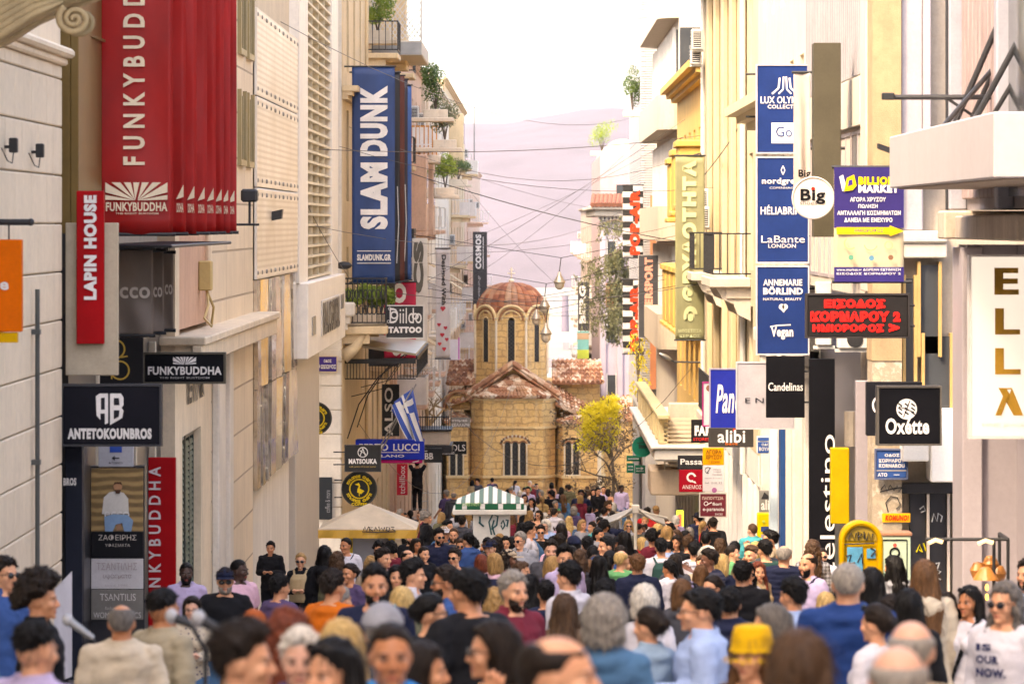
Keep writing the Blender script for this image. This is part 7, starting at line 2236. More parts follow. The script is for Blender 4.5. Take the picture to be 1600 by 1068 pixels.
def torso_rings(sex, e=0.0, z0=.80, z1=1.50):
    if sex == 'm':
        T = [(.78, 0, .01, .15, .105), (.86, 0, .012, .172, .122), (.93, 0, .01, .17, .118), (1.05, 0, .0, .155, .108), (1.16, 0, -.004, .166, .116),
             (1.27, 0, -.004, .174, .126), (1.35, 0, .002, .178, .122), (1.41, 0, .01, .166, .1), (1.452, 0, .016, .118, .078), (1.48, 0, .016, .082, .066), (1.51, 0, .01, .06, .06)]
    else:
        T = [(.78, 0, .012, .155, .108), (.86, 0, .018, .178, .13), (.93, 0, .012, .17, .118), (1.07, 0, .0, .13, .094), (1.16, 0, -.004, .14, .1),
             (1.27, 0, -.006, .156, .113), (1.35, 0, .002, .165, .108), (1.41, 0, .01, .155, .09), (1.45, 0, .014, .112, .07), (1.48, 0, .014, .07, .058), (1.51, 0, .01, .05, .052)]
    return [(z, cx, cy, rx + e, ry + e) for z, cx, cy, rx, ry in T if z0 - 1e-6 <= z <= z1 + 1e-6]


def limb(mb, pts, rad, e=0, sub=4):
    ps = []; rs = []
    for i in range(len(pts) - 1):
        a, b = Vector(pts[i]), Vector(pts[i + 1])
        for k in range(sub):
            u = k / sub
            ps.append(a.lerp(b, u)); rs.append(rad[i] + (rad[i + 1] - rad[i]) * u + e + .004 * math.sin(math.pi * u))
    ps.append(Vector(pts[-1])); rs.append(rad[-1] + e)
    mb.tube(ps, rs, 14)
    mb.ell(ps[0], (rs[0],) * 3, seg=14); mb.ell(ps[-1], (rs[-1],) * 3, seg=14)
    for i in range(1, len(pts) - 1):
        mb.ell(pts[i], (rad[i] + e,) * 3, seg=14)


def hand(mb, wr, d, sd):
    wr = Vector(wr); d = Vector(d).normalized()
    up = Vector((0, 0, 1)) if abs(d.z) < .8 else Vector((sd, 0, 0)) * -1
    ac = d.cross(up).normalized(); nb = ac.cross(d).normalized()   # ac = across the palm
    c = wr + d * .045
    for k in (-1, 0, 1):
        mb.tube([wr + ac * .012 * k, c + ac * .02 * k + d * .03], [.017, .017], 8)
    mb.ell(c, (.036, .036, .036), seg=10)
    kn = c + d * .042
    for k, (off, ln) in enumerate(((-.033, .062), (-.011, .075), (.011, .07), (.033, .055))):
        a = kn + ac * off
        b = a + d * ln * .45 + ac * off * .12
        e = b + (d * .75 - nb * .65) * ln * .32
        f = e + (d * .35 - nb * .95) * ln * .28
        mb.tube([a - d * .02, a, b, e, f], [.009, .0092, .0085, .0078, .0066], 7)
    s0 = wr + d * .025 + ac * (.03 * -1)
    mb.tube([s0, s0 - ac * .022 + d * .03, s0 - ac * .03 + d * .062 - nb * .012], [.012, .0105, .008], 7)


HC = Vector((0, -.012, 1.605))


def head_forms(mb, sex):
    def H(x, y, z): return (HC.x + x * .01, HC.y + y * .01, HC.z + z * .01)
    m = sex == 'm'
    e = lambda c, r, rot=(0, 0, 0): mb.ell(H(*c), tuple(q * .01 for q in r), rot, 18, 12)
    e((0, 1.2, 2.0), (7.4, 9.5, 9.4))
    e((0, -1.6, -3.0), (6.2 if m else 5.8, 6.9, 6.6))
    e((0, -2.6, -6.2), (5.0 if m else 4.3, 5.6, 5.0))
    e((0, -7.0, -9.7), (2.3 if m else 1.7, 1.6, 1.5))
    for s in (1, -1):
        e((4.0 * s, -5.4, -2.8), (2.5, 2.6, 2.6))
        e((2.9 * s, -8.0, 1.9), (2.5, .95 if m else .7, .75))
        e((3.15 * s, -6.75, 0), (1.45, 1.45, 1.3))
        e((7.3 * s, 1.2, -.6), (.75, 1.9, 3.1), (0.25, 0, .35 * s))
        e((1.15 * s, -9.0, -3.5), (.95, 1.0, .8))
    mb.tube([H(0, -8.0, 1.4), H(0, -9.2, -.8), H(0, -10.3, -3.1)], [.007, .0085, .0125], 10)
    e((0, -9.9, -3.4), (1.2, 1.1, 1.0))
    e((0, -7.9, -6.15), (2.4, 1.15, .62)); e((0, -7.8, -7.25), (2.0, 1.15, .7))
    mb.tube([H(0, 2.4, -13), H(0, 1.5, -9), H(0, 1.2, -4)], [.06 if m else .05, .057 if m else .047, .055 if m else .046], 18)
    mb.tube([H(0, 2.4, -16), H(0, 2.2, -11)], [.064 if m else .052, .057 if m else .047], 18)


def paint_face(me):
    co = (getco(me) - np.array(HC)) * 100
    x, y, z = np.abs(co[:, 0]), co[:, 1], co[:, 2]
    fr = (y < -4.2) & (z > -10) & (z < 6)
    r = np.zeros((len(co), 4)); r[:, 3] = 1
    S = lambda v, w=.35: np.clip(.5 - v / w, 0, 1)
    dx = x - 3.1
    r[:, 2] = S(np.sqrt((dx / 1.5) ** 2 + ((z + .05) / .62) ** 2) - 1, .5) * fr
    dark = S(np.sqrt(dx ** 2 + z ** 2) - .74)
    dark = np.maximum(dark, S(np.sqrt((dx / 1.75) ** 2 + ((z - .62 + .12 * dx ** 2) / .26) ** 2) - 1, .8) * .9)
    dark = np.maximum(dark, S(np.sqrt(((x - 3.2) / 2.1) ** 2 + ((z - 2.1 + .09 * (x - 2.8) ** 2) / .5) ** 2) - 1, .8) * .85)
    dark = np.maximum(dark, S(np.sqrt((x / 2.3) ** 2 + ((z + 6.72 + .02 * x * x) / .2) ** 2) - 1, .8) * .55)
    dark = np.maximum(dark, S(np.sqrt(((x - .8) / .5) ** 2 + ((z + 4.25) / .3) ** 2) - 1, .8) * .5 * (y < -8.4))
    r[:, 1] = dark * fr
    lip = S(np.sqrt((x / 2.45) ** 2 + ((z + 6.75) / 1.15) ** 2) - 1, .35) * .85
    chk = S(np.sqrt(((x - 4.2) / 2.6) ** 2 + ((z + 3.2) / 2.4) ** 2) - .2, 1.6) * .14
    r[:, 0] = np.maximum(lip, chk) * fr
    a = me.color_attributes.new('feat', 'FLOAT_COLOR', 'POINT')
    a.data.foreach_set('color', r.ravel())


def twist(co, yaw):
    "turns the head on the neck"
    u = np.clip((co[:, 2] - 1.465) / .07, 0, 1); u = u * u * (3 - 2 * u)
    a = u * math.radians(yaw)
    m = co[:, 2] > 1.465
    c, s = np.cos(a), np.sin(a)
    y0 = .01
    x = co[:, 0] * c - (co[:, 1] - y0) * s
    y = co[:, 0] * s + (co[:, 1] - y0) * c + y0
    out = co.copy(); out[m, 0] = x[m]; out[m, 1] = y[m]
    return out


_BODY = {}


def body_mesh(sex, pose, yaw):
    k = (sex, pose, yaw)
    if k in _BODY: return _BODY[k]
    if yaw:
        me = body_mesh(sex, pose, 0).copy()
        setco(me, twist(getco(me), yaw) if pose not in ('up',) else getco(me))
        _BODY[k] = me
        return me
    A, L = skel(sex, pose)
    w = 1.0 if sex == 'm' else .86
    mb = MB()
    rings(mb, torso_rings(sex))
    if sex == 'f':
        for s in (1, -1): mb.ell((.072 * s, -.095, 1.275), (.066, .05, .062))
    for sd in (1, -1):
        limb(mb, A[sd][:3], [.056 * w, .042 * w, .027 * w])
        hand(mb, A[sd][2], A[sd][3], sd)
        limb(mb, L[sd], [.088, .056, .038])
        an = Vector(L[sd][2])
        mb.ell(an + Vector((0, -.06, -.045)), (.042, .125, .038)); mb.ell(an + Vector((0, .02, -.03)), (.038, .05, .045))
    head_forms(mb, sex)
    me = remesh(mb, .0075, 3, .5)
    bm = bmesh.new(); bm.from_mesh(me)
    eds = [e for e in bm.edges if all((v.co.y - HC.y) < -.045 and -.1 < v.co.z - HC.z < .055 and abs(v.co.x) < .07 for v in e.verts)] if pose != 'up' else []
    if eds: bmesh.ops.subdivide_edges(bm, edges=eds, cuts=1, use_grid_fill=True)
    bm.to_mesh(me); bm.free()
    paint_face(me)
    me.materials.append(SKIN)
    me.polygons.foreach_set('use_smooth', [True] * len(me.polygons))
    me.name = 'person_body'
    _BODY[k] = me
    return me


_GARM = {}


def wrinkle(me, amp, seed, sc=(9, 9, 6)):
    co = getco(me)
    nv = np.empty(len(co) * 3); me.vertices.foreach_get('normal', nv); nv = nv.reshape(-1, 3)
    d = np.array([noise.fractal(Vector((p[0] * sc[0] + seed, p[1] * sc[1], p[2] * sc[2] + p[0] * 3)), 1.0, 2.0, 3) for p in co])
    setco(me, co + nv * (d * amp)[:, None])


def finish(me, name, mat):
    me.materials.clear(); me.materials.append(mat)
    me.polygons.foreach_set('use_smooth', [True] * len(me.polygons))
    me.name = name
    return me


def garment(kind, sex, pose):
    k = (kind, sex, pose)
    if k in _GARM: return _GARM[k]
    A, L = skel(sex, pose)
    w = 1.0 if sex == 'm' else .86
    mb = MB()
    if kind in ('tee', 'long', 'jacket', 'shirt', 'hood', 'vest', 'tank'):
        e = {'tee': .013, 'long': .013, 'shirt': .014, 'jacket': .018, 'hood': .022, 'vest': .024, 'tank': .009}[kind]
        zb = .86 if kind in ('tee', 'long', 'tank') else (.80 if kind != 'hood' else .76)
        T = torso_rings(sex, e, .78, 1.46 if kind != 'tank' else 1.40)
        T = [(max(z, zb) if i == 0 else z, *r) for i, (z, *r) in enumerate(T) if i == 0 or z > zb]
        T = [(z, cx, cy, (rx if z > 1.2 or kind == 'tank' else max(rx, T[-1][3] * .6 + .1 * w)), (ry if z > 1.2 else max(ry, .118 * w + e))) for z, cx, cy, rx, ry in T]
        rings(mb, T)
        if sex == 'f':
            for s in (1, -1): mb.ell((.072 * s, -.1, 1.275), (.07 + e * .5, .055 + e * .3, .066))
        for sd in (1, -1):
            a = [Vector(p) for p in A[sd][:3]]
            if kind == 'tee':
                end = a[0].lerp(a[1], .62)
                limb(mb, [a[0], end], [.06 * w, .06 * w], e * .8)
            elif kind == 'tank':
                pass
            else:
                limb(mb, [a[0], a[1], a[1].lerp(a[2], .96)], [.058 * w, .049 * w, .036 * w], e * .85)
            # sloping shoulder
            limb(mb, [(.05 * sd, .014, 1.455), (A[sd][0][0] * .96, .006, 1.415)], [.042 * w, .05 * w], e * .5) if kind != 'tank' else mb.tube([(.07 * sd, .01, 1.38), (.075 * sd, .012, 1.455), (.075 * sd, .06, 1.4)], .018, 8)
        if kind != 'tank': mb.ell((0, .034, 1.425), (.13 * w + e, .092 + e, .05 + e * .6))
        if kind in ('shirt', 'jacket'):
            n = 16
            for j in range(n):
                g = 2 * math.pi * j / n; g2 = 2 * math.pi * (j + 1) / n
                if 1.2 * math.pi < g < 1.75 * math.pi: continue
                p = lambda q, r, z: (r * math.cos(q), .012 + r * .95 * math.sin(q), z)
                mb.tube([p(g, .076 * w + .004, 1.46), p(g, .073 * w + .004, 1.515)], .012, 6)
                mb.tube([p(g, .076 * w + .004, 1.48), p(g2, .076 * w + .004, 1.48)], .017, 6); mb.tube([p(g, .074 * w + .004, 1.51), p(g2, .074 * w + .004, 1.51)], .011, 6)
        if kind in ('shirt', 'jacket', 'hood', 'vest'):
            mb.tube([(0, -.085 - e, 1.43), (0, -.122 - e, 1.34), (.002, -.124 - e, 1.2), (0, -.122 - e, 1.0), (0, -.125 - e, .84)], .011, 6)
        if kind == 'hood':
            mb.ell((0, .10, 1.42), (.125, .065, .085), (.3, 0, 0)); mb.tube([(.09, .03, 1.47), (.06, -.06, 1.45), (0, -.1, 1.40)], .026, 8); mb.tube([(-.09, .03, 1.47), (-.06, -.06, 1.45), (0, -.1, 1.40)], .026, 8)
        me = remesh(mb, .012, 3, .5)
        wrinkle(me, {'vest': .007, 'jacket': .013, 'hood': .014}.get(kind, .01), len(kind) * 3.3, (7, 7, 11))
        if kind == 'vest':
            co = getco(me); co[:, :2] *= (1 + .018 * np.cos(co[:, 2] * 2 * math.pi / .06))[:, None] ; setco(me, co)
    elif kind in ('trousers', 'jeans'):
        T = torso_rings(sex, .012, .78, .95)
        rings(mb, [(.79, 0, .01, .13, .1)] + T[1:])
        for sd in (1, -1):
            limb(mb, L[sd], [.094, .068, .054], .008, 6)
        me = remesh(mb, .013, 3, .5)
        wrinkle(me, .006, 7, (10, 10, 14))
    elif kind == 'skirt':
        rings(mb, [(.45, 0, .0, .25, .2), (.6, 0, .0, .23, .18), (.78, 0, .01, .2, .155), (.9, 0, .01, .178, .13), (1.03, 0, 0, .14, .102)])
        me = remesh(mb, .014, 2, .5)
        co = getco(me); g = np.arctan2(co[:, 1], co[:, 0]); f = np.clip((.95 - co[:, 2]) / .5, 0, 1) * .1 * np.sin(g * 11)
        co[:, 0] *= 1 + f; co[:, 1] *= 1 + f; setco(me, co)
    elif kind[:4] == 'shoe':
        for sd in (int(kind[4:]),):
            an = Vector(L[sd][2])
            mb.ell(an + Vector((0, -.065, -.048)), (.05, .14, .042)); mb.ell(an + Vector((0, .02, -.025)), (.048, .062, .06))
            mb.bbox(an.x - .05, an.x + .05, an.y - .2, an.y + .075, an.z - .1, an.z - .07, .01)
        me = remesh(mb, .012, 2, .4)
    finish(me, {'tee': 'tee_shirt', 'long': 'sweater', 'tank': 'tank_top', 'hood': 'hooded_coat'}.get(kind, kind), LEATHER if kind[:4] == 'shoe' else CLOTH)
    _GARM[k] = me
    return me


_HAIRM = {}
SK = (.077, .1, .099)
SKC = Vector((0, .004, 1.627))


def shell(mb, thick, hair_at, seg=56, rgs=36):
    "closed scalp shell: proud of the skull where hair_at(az, el) > 0, sunk below the skin elsewhere"
    vs = []; fs = []
    for j in range(rgs + 1):
        el = math.pi / 2 - math.pi * j / rgs
        for i in range(seg):
            az = 2 * math.pi * i / seg - math.pi      # 0 = face
            h = hair_at(abs(az), el, az)
            h = max(-.35, min(1, h))
            tt = thick(abs(az), el) if callable(thick) else thick
            k = 1 + (tt * h / .09 if h > 0 else h * .5)
            d = Vector((math.sin(az) * math.cos(el) * SK[0], -math.cos(az) * math.cos(el) * SK[1], math.sin(el) * SK[2]))
            vs.append(SKC + d * k)
    for j in range(rgs):
        for i in range(seg):
            a = j * seg + i; b = j * seg + (i + 1) % seg
            fs.append((a, a + seg, b + seg, b))
    fs.append(tuple(range(seg))); fs.append(tuple(range((rgs + 1) * seg - 1, rgs * seg - 1, -1)))
    mb.add(vs, fs)


def line_std(front=.55, side=-.05, nape=-.75, wob=.08):
    def f(a, el, az):
        fr = front + wob * math.sin(az * 5 + 1)
        u = a / math.pi
        if u < .27: t = fr
        elif u < .42: t = fr + (side - fr) * (u - .27) / .15
        elif u < .60: t = side
        else: t = side + (nape - side) * min(1, (u - .6) / .18)
        return (el - t) / .16
    return f


def strands(mb, me, n, ln, wid, out, rng, flow, zmin=-9):
    co = getco(me); nv = np.empty(len(co) * 3); me.vertices.foreach_get('normal', nv); nv = nv.reshape(-1, 3)
    cnt = 0
    for _ in range(n * 4):
        if cnt >= n: break
        i = rng.randrange(len(co))
        p, q = Vector(co[i]), Vector(nv[i])
        if p.z < zmin or (p.y < -.07 and p.z < 1.66): continue
        g = Vector(flow(p))
        tdir = (g - q * g.dot(q))
        if tdir.length < .05: tdir = q.orthogonal() * .3
        tdir = tdir.normalized() + q * out + Vector((rng.uniform(-.35, .35), rng.uniform(-.35, .35), rng.uniform(-.25, .25)))
        tdir.normalize()
        sdv = tdir.cross(q)
        if sdv.length < .01: continue
        sdv.normalize()
        L_ = ln * rng.uniform(.5, 1.2); w = wid * rng.uniform(.6, 1.3)
        bend = Vector((0, 0, -.35)) * L_ if ln > .03 else Vector((0, 0, -.1)) * L_
        p0 = p - q * .003
        a = p0; b = p0 + tdir * L_ * .5 + q * .004; c = p0 + tdir * L_ + bend
        mb.add([a - sdv * w, a + sdv * w, b + sdv * w * .8, c, b - sdv * w * .8], [(0, 1, 2, 4), (4, 2, 3)])
        cnt += 1


def hair_mesh(style):
    if style in _HAIRM: return _HAIRM[style]
    rng = random.Random(len(style) * 7 + ord(style[0]))
    mb = MB()
    amp, sc, st = .006, (45, 45, 10), (260, .02, .0016, .25)
    flow = lambda p: (0, .3, -1)
    if style in ('short', 'quiff', 'crop', 'fade'):
        top = {'short': .017, 'quiff': .024, 'crop': .008, 'fade': .02}[style]
        def th(a, el):
            u = max(0, min(1, (el + .1) / .9))
            base = .005
            k = base + (top - base) * u * u * (3 - 2 * u)
            if style == 'quiff' and a < .9 and el > .5: k += .016 * (1 - a / .9)
            return k
        f = line_std(.56, -.02 if style != 'fade' else .22, -.72 if style != 'fade' else -.05)
        shell(mb, th, f)
        flow = lambda p: (0, 1, .1) if p.z > 1.69 else (0, .35, -1)
        st = (620, .032 if style != 'crop' else .012, .002, .4)
        amp = .009 if style != 'crop' else .0025; sc = (70, 70, 40)
        if style in ('short', 'quiff', 'fade'):
            for _ in range(95):
                a, el = rng.uniform(-3.14, 3.14), rng.uniform(-.1, 1.5)
                if f(abs(a), el, a) < .7: continue
                k = 1 + (top + .1 * rng.random() * top) / .115
                d = Vector((math.sin(a) * math.cos(el) * SK[0], -math.cos(a) * math.cos(el) * SK[1], math.sin(el) * SK[2])) * k
                if el > .35: mb.ell(SKC + d, (.008, .024, .009), (rng.uniform(-.5, .5), rng.uniform(-.4, .4), rng.uniform(-.7, .7)), 8, 6)
    elif style == 'balding':
        f0 = line_std(.5, -.02, -.72)
        def f(a, el, az):
            v = f0(a, el, az)
            return min(v, (.62 - el + (.25 if a > 2.0 else 0)) / .2)
        shell(mb, .008, f); st = (120, .014, .0013, .25); amp = .002
    elif style == 'ring':
        f0 = line_std(.2, -.05, -.72)
        def f(a, el, az):
            return min(f0(a, el, az), (.38 - el) / .2, (a - 1.0) / .3)
        shell(mb, .008, f); st = (110, .016, .0014, .3); amp = .002
    elif style in ('curly', 'afro'):
        shell(mb, .03 if style == 'curly' else .055, line_std(.5, -.02, -.6))
        for _ in range(110 if style == 'curly' else 190):
            a, el = rng.uniform(-3.14, 3.14), rng.uniform(-.5, 1.5)
            if line_std(.6, .05, -.5)(abs(a), el, a) < .3: continue
            k = 1 + (.32 if style == 'curly' else .62) * rng.uniform(.8, 1.2)
            d = Vector((math.sin(a) * math.cos(el) * SK[0], -math.cos(a) * math.cos(el) * SK[1], math.sin(el) * SK[2])) * k
            r = rng.uniform(.013, .022); mb.ell(SKC + d, (r, r, r), seg=8, rings=6)
        st = (700, .026, .0016, .9); amp = .009; sc = (60, 60, 60)
        flow = lambda p: (rng.uniform(-1, 1), rng.uniform(-1, 1), rng.uniform(-1, 1))
    elif style == 'elder':
        shell(mb, .032, line_std(.5, -.25, -.9)); amp = .009; sc = (40, 40, 25)
        for s in (1, -1): mb.ell((.07 * s, .03, 1.57), (.03, .055, .06))
        mb.ell((0, .09, 1.565), (.075, .035, .07))
        st = (800, .035, .0022, .5)
    elif style == 'bob':
        shell(mb, .02, line_std(.55, -.2, -.9))
        rings(mb, [(1.475, 0, .045, .088, .062), (1.52, 0, .042, .1, .078), (1.60, 0, .036, .1, .085), (1.66, 0, .02, .09, .09)])
        st = (560, .06, .0024, .12); amp = .007; sc = (50, 50, 6)
    elif style in ('long', 'wavy', 'straight'):
        shell(mb, .018, line_std(.56, -.1, -.9))
        zb = 1.17 if style == 'straight' else 1.24
        rings(mb, [(zb, 0, .115, .07, .026), (zb + .07, 0, .115, .098, .036), (1.40, 0, .108, .112, .045), (1.46, 0, .085, .1, .052), (1.54, 0, .058, .094, .066), (1.62, 0, .032, .09, .086), (1.66, 0, .02, .085, .09)])
        for s in (1, -1):
            mb.tube([(.07 * s, .0, 1.64), (.085 * s, .005, 1.55), (.092 * s, -.015, 1.45), (.1 * s, -.07, 1.36), (.095 * s, -.1, 1.27)], [.022, .028, .028, .024, .01], 10)
        st = (700, .085, .0026, .08); amp = .011 if style != 'wavy' else .018
        sc = (48, 48, 5) if style != 'wavy' else (30, 30, 22)
    elif style in ('pony', 'bun'):
        shell(mb, .013, line_std(.55, -.05, -.75))
        if style == 'pony':
            mb.tube([(0, .085, 1.67), (0, .125, 1.66), (0, .14, 1.58), (0, .135, 1.46), (0, .13, 1.33), (0, .125, 1.26)], [.022, .024, .034, .036, .028, .008], 12)
        else:
            mb.ell((0, .105, 1.625), (.043, .038, .042))
            for _ in range(14):
                a = rng.uniform(0, 6.28); mb.ell((.03 * math.cos(a), .115 + rng.uniform(-.01, .015), 1.625 + .03 * math.sin(a)), (.016,) * 3, seg=8, rings=6)
        flow = lambda p: (0, 1, -.2) if p.z > 1.6 and p.y < .1 else (0, 0, -1)
        st = (480, .045, .0018, .16); amp = .005; sc = (60, 20, 30)
    me = remesh(mb, .0075, 2, .5)
    wrinkle(me, amp, len(style) * 3.1, sc)
    m2 = MB(); strands(m2, me, st[0], st[1], st[2], st[3], rng, flow)
    bm = bmesh.new(); bm.from_mesh(me)
    o = len(bm.verts)
    vv = [bm.verts.new(p) for p in m2.v]
    for q in m2.f:
        try: bm.faces.new([vv[i] for i in q])
        except ValueError: pass
    bm.to_mesh(me); bm.free()
    finish(me, 'hair', HAIR)
    _HAIRM[style] = me
    return me


def extra_mesh(kind):
    if kind in _HAIRM: return _HAIRM[kind]
    mb = MB(); mat = CLOTH; nm = kind
    if kind == 'beard':
        c = Vector((0, -.036, 1.548)); vs = []; fs = []; seg, rg = 40, 26
        for j in range(rg + 1):
            el = math.pi / 2 - math.pi * j / rg
            for i in range(seg):
                az = 2 * math.pi * i / seg - math.pi
                a = abs(az)
                d = Vector((math.sin(az) * math.cos(el) * .0555, -math.cos(az) * math.cos(el) * .064, math.sin(el) * .066))
                top = .02 if a < .4 else (.05 if a < .8 else .55)
                h = min((top - el) / .2, (1.75 - a) / .3)
                if a < .34 and -.42 < el < -.1: h = -1
                h = max(-.4, min(1, h))
                vs.append(c + d * (1 + (.16 * h if h > 0 else h * .6)))
        for j in range(rg):
            for i in range(seg):
                a = j * seg + i; b = j * seg + (i + 1) % seg
                fs.append((a, a + seg, b + seg, b))
        mb.add(vs, fs); mat = HAIR
        me = remesh(mb, .006, 1, .4); wrinkle(me, .005, 3, (70, 70, 40))
    elif kind in ('cap', 'beanie', 'bucket'):
        if kind == 'bucket':
            mb.lathe([(0, .108), (.05, .107), (.078, .1), (.09, .06), (.098, .0), (.112, -.03), (.135, -.062), (.137, -.07), (.12, -.045), (.1, -.012), (.09, -.01), (0, -.01)], (0, .002, 1.645), 36)
            mb.v = [(x, (y - .002) * 1.18 + .002, z) for x, y, z in mb.v]
        else:
            shell(mb, .018 if kind == 'cap' else .026, lambda a, el, az: (el - (.3 if kind == 'cap' else (.42 if a < 1.2 else .1))) / .12)
            if kind == 'cap':
                pts = []
                top = []; bot = []
                for i in range(13):
                    g = math.pi * (i / 12 - .5)
                    x = .083 * math.sin(g); y = -.075 - .115 * math.cos(g) * 1.0
                    dz = -.012 * math.cos(g) - .016 * (math.sin(g)) ** 2
                    top.append((x, y, 1.662 + dz)); bot.append((x, y, 1.655 + dz))
                for i in range(12):
                    mb.hexa([bot[i], bot[i + 1], (bot[i + 1][0] * .9, -.05, bot[i + 1][2] + .008), (bot[i][0] * .9, -.05, bot[i][2] + .008),
                             top[i], top[i + 1], (top[i + 1][0] * .9, -.05, top[i + 1][2] + .008), (top[i][0] * .9, -.05, top[i][2] + .008)])
                mb.ell((0, .004, 1.745), (.008, .008, .005))
        me = remesh(mb, .006, 1, .4); wrinkle(me, .003, 5, (20, 20, 20))
    elif kind in ('sunglasses', 'raised_sunglasses', 'glasses'):
        mat = GLASSM
        dy, dz = (0, 0)
        for s in (1, -1):
            c = Vector((.033 * s, -.1075, 1.606))
            if kind != 'glasses':
                mb.ell(c, (.027, .006, .021), (0, 0, .12 * s))
            else:
                mb.tube([c + Vector((.024 * math.cos(g), 0, .019 * math.sin(g))) for g in [2 * math.pi * i / 16 for i in range(17)]], .002, 5)
            mb.tube([(.058 * s, -.101, 1.611), (.073 * s, -.06, 1.612), (.079 * s, .0, 1.612)], .0028, 5)
        mb.tube([(-.012, -.1125, 1.609), (.012, -.1125, 1.609)], .0028, 5)
        if kind == 'raised_sunglasses':
            mb.v = [(x * 1.12, (y + .01) * .82 - .03 + .035, z + .098 - (y + .1) * .25) for x, y, z in mb.v]
        me = mb.mesh(kind, [])
        nm = 'sunglasses' if kind != 'glasses' else 'glasses'
    finish(me, nm, mat)
    _HAIRM[kind] = me
    return me


def strap_mesh(sex):
    k = 'strap' + sex
    if k in _HAIRM: return _HAIRM[k]
    mb = MB()
    w = 1.0 if sex == 'm' else .88
    pts = []
    for i in range(29):
        g = 2 * math.pi * i / 28
        # tilted loop from the left shoulder to the right hip
        x = math.cos(g); y = math.sin(g)
        z = 1.19 + .285 * x
        rx = .145 * w; ry = (.165 - .05 * (x + 1) * .5) * (w * .5 + .5)
        pts.append((x * rx * (1.0 if x < 0 else .85), y * ry + .004, z))
    seg = []
    for i in range(28):
        a, b = Vector(pts[i]), Vector(pts[i + 1])
        n = Vector((a.x, a.y, 0)).normalized()
        d = (b - a).normalized(); s = d.cross(n).normalized() * .019
        o = n * .006
        mb.hexa([a - s, a + s, b + s, b - s, a - s + o, a + s + o, b + s + o, b - s + o])
    me = mb.mesh('bag_strap', []); finish(me, 'bag_strap', CLOTH)
    _HAIRM[k] = me
    return me


def pack_mesh():
    if 'pack' in _HAIRM: return _HAIRM['pack']
    mb = MB()
    rings(mb, [(1.0, 0, .2, .13, .06), (1.03, 0, .205, .15, .085), (1.2, 0, .205, .155, .09), (1.35, 0, .2, .14, .075), (1.42, 0, .185, .1, .05)])
    mb.ell((0, .28, 1.12), (.11, .04, .09))
    for s in (1, -1):
        mb.tube([(.08 * s, .15, 1.41), (.1 * s, .06, 1.478), (.105 * s, -.04, 1.472), (.115 * s, -.125, 1.39), (.125 * s, -.15, 1.26), (.16 * s, -.07, 1.13), (.15 * s, .14, 1.06)], .021, 8, flat=.6)
    me = remesh(mb, .011, 2, .5); wrinkle(me, .006, 2); finish(me, 'backpack', CLOTH)
    _HAIRM['pack'] = me
    return me


SKINC = {'l': (.64, .335, .19), 'm': (.56, .27, .14), 't': (.46, .2, .092), 'b': (.2, .09, .052), 'd': (.05, .025, .017), 'p': (.6, .34, .23)}
HAIRC = {'k': (.006, .005, .005), 'd': (.017, .011, .008), 'b': (.075, .042, .024), 'c': (.13, .065, .03), 'n': (.36, .22, .09), 'y': (.55, .38, .16), 'g': (.27, .25, .23), 'w': (.62, .59, .54), 'r': (.16, .04, .02), 'o': (.42, .1, .02), 's': (.12, .11, .105)}
TOPC = {'white': (.6, .57, .6), 'black': (.007, .007, .009), 'navy': (.01, .014, .04), 'blue': (.035, .085, .24), 'light blue': (.34, .44, .66), 'grey': (.3, .3, .32), 'charcoal': (.06, .06, .07), 'beige': (.44, .34, .23),
        'cream': (.54, .45, .33), 'khaki': (.36, .3, .2), 'red': (.55, .02, .02), 'maroon': (.16, .016, .03), 'orange': (.62, .14, .01), 'lilac': (.46, .38, .56), 'pink': (.68, .42, .5), 'denim blue': (.06, .15, .27), 'pale denim': (.25, .35, .45),
        'royal blue': (.01, .04, .16), 'teal': (.06, .4, .42), 'green': (.12, .36, .14), 'olive': (.12, .11, .06), 'dark green': (.02, .06, .05), 'yellow': (.7, .4, .01), 'brown': (.14, .08, .045), 'plum': (.09, .06, .14),
        'magenta': (.75, .05, .45), 'bright blue': (.02, .3, .75), 'ochre': (.55, .36, .14), 'tan': (.42, .3, .16)}


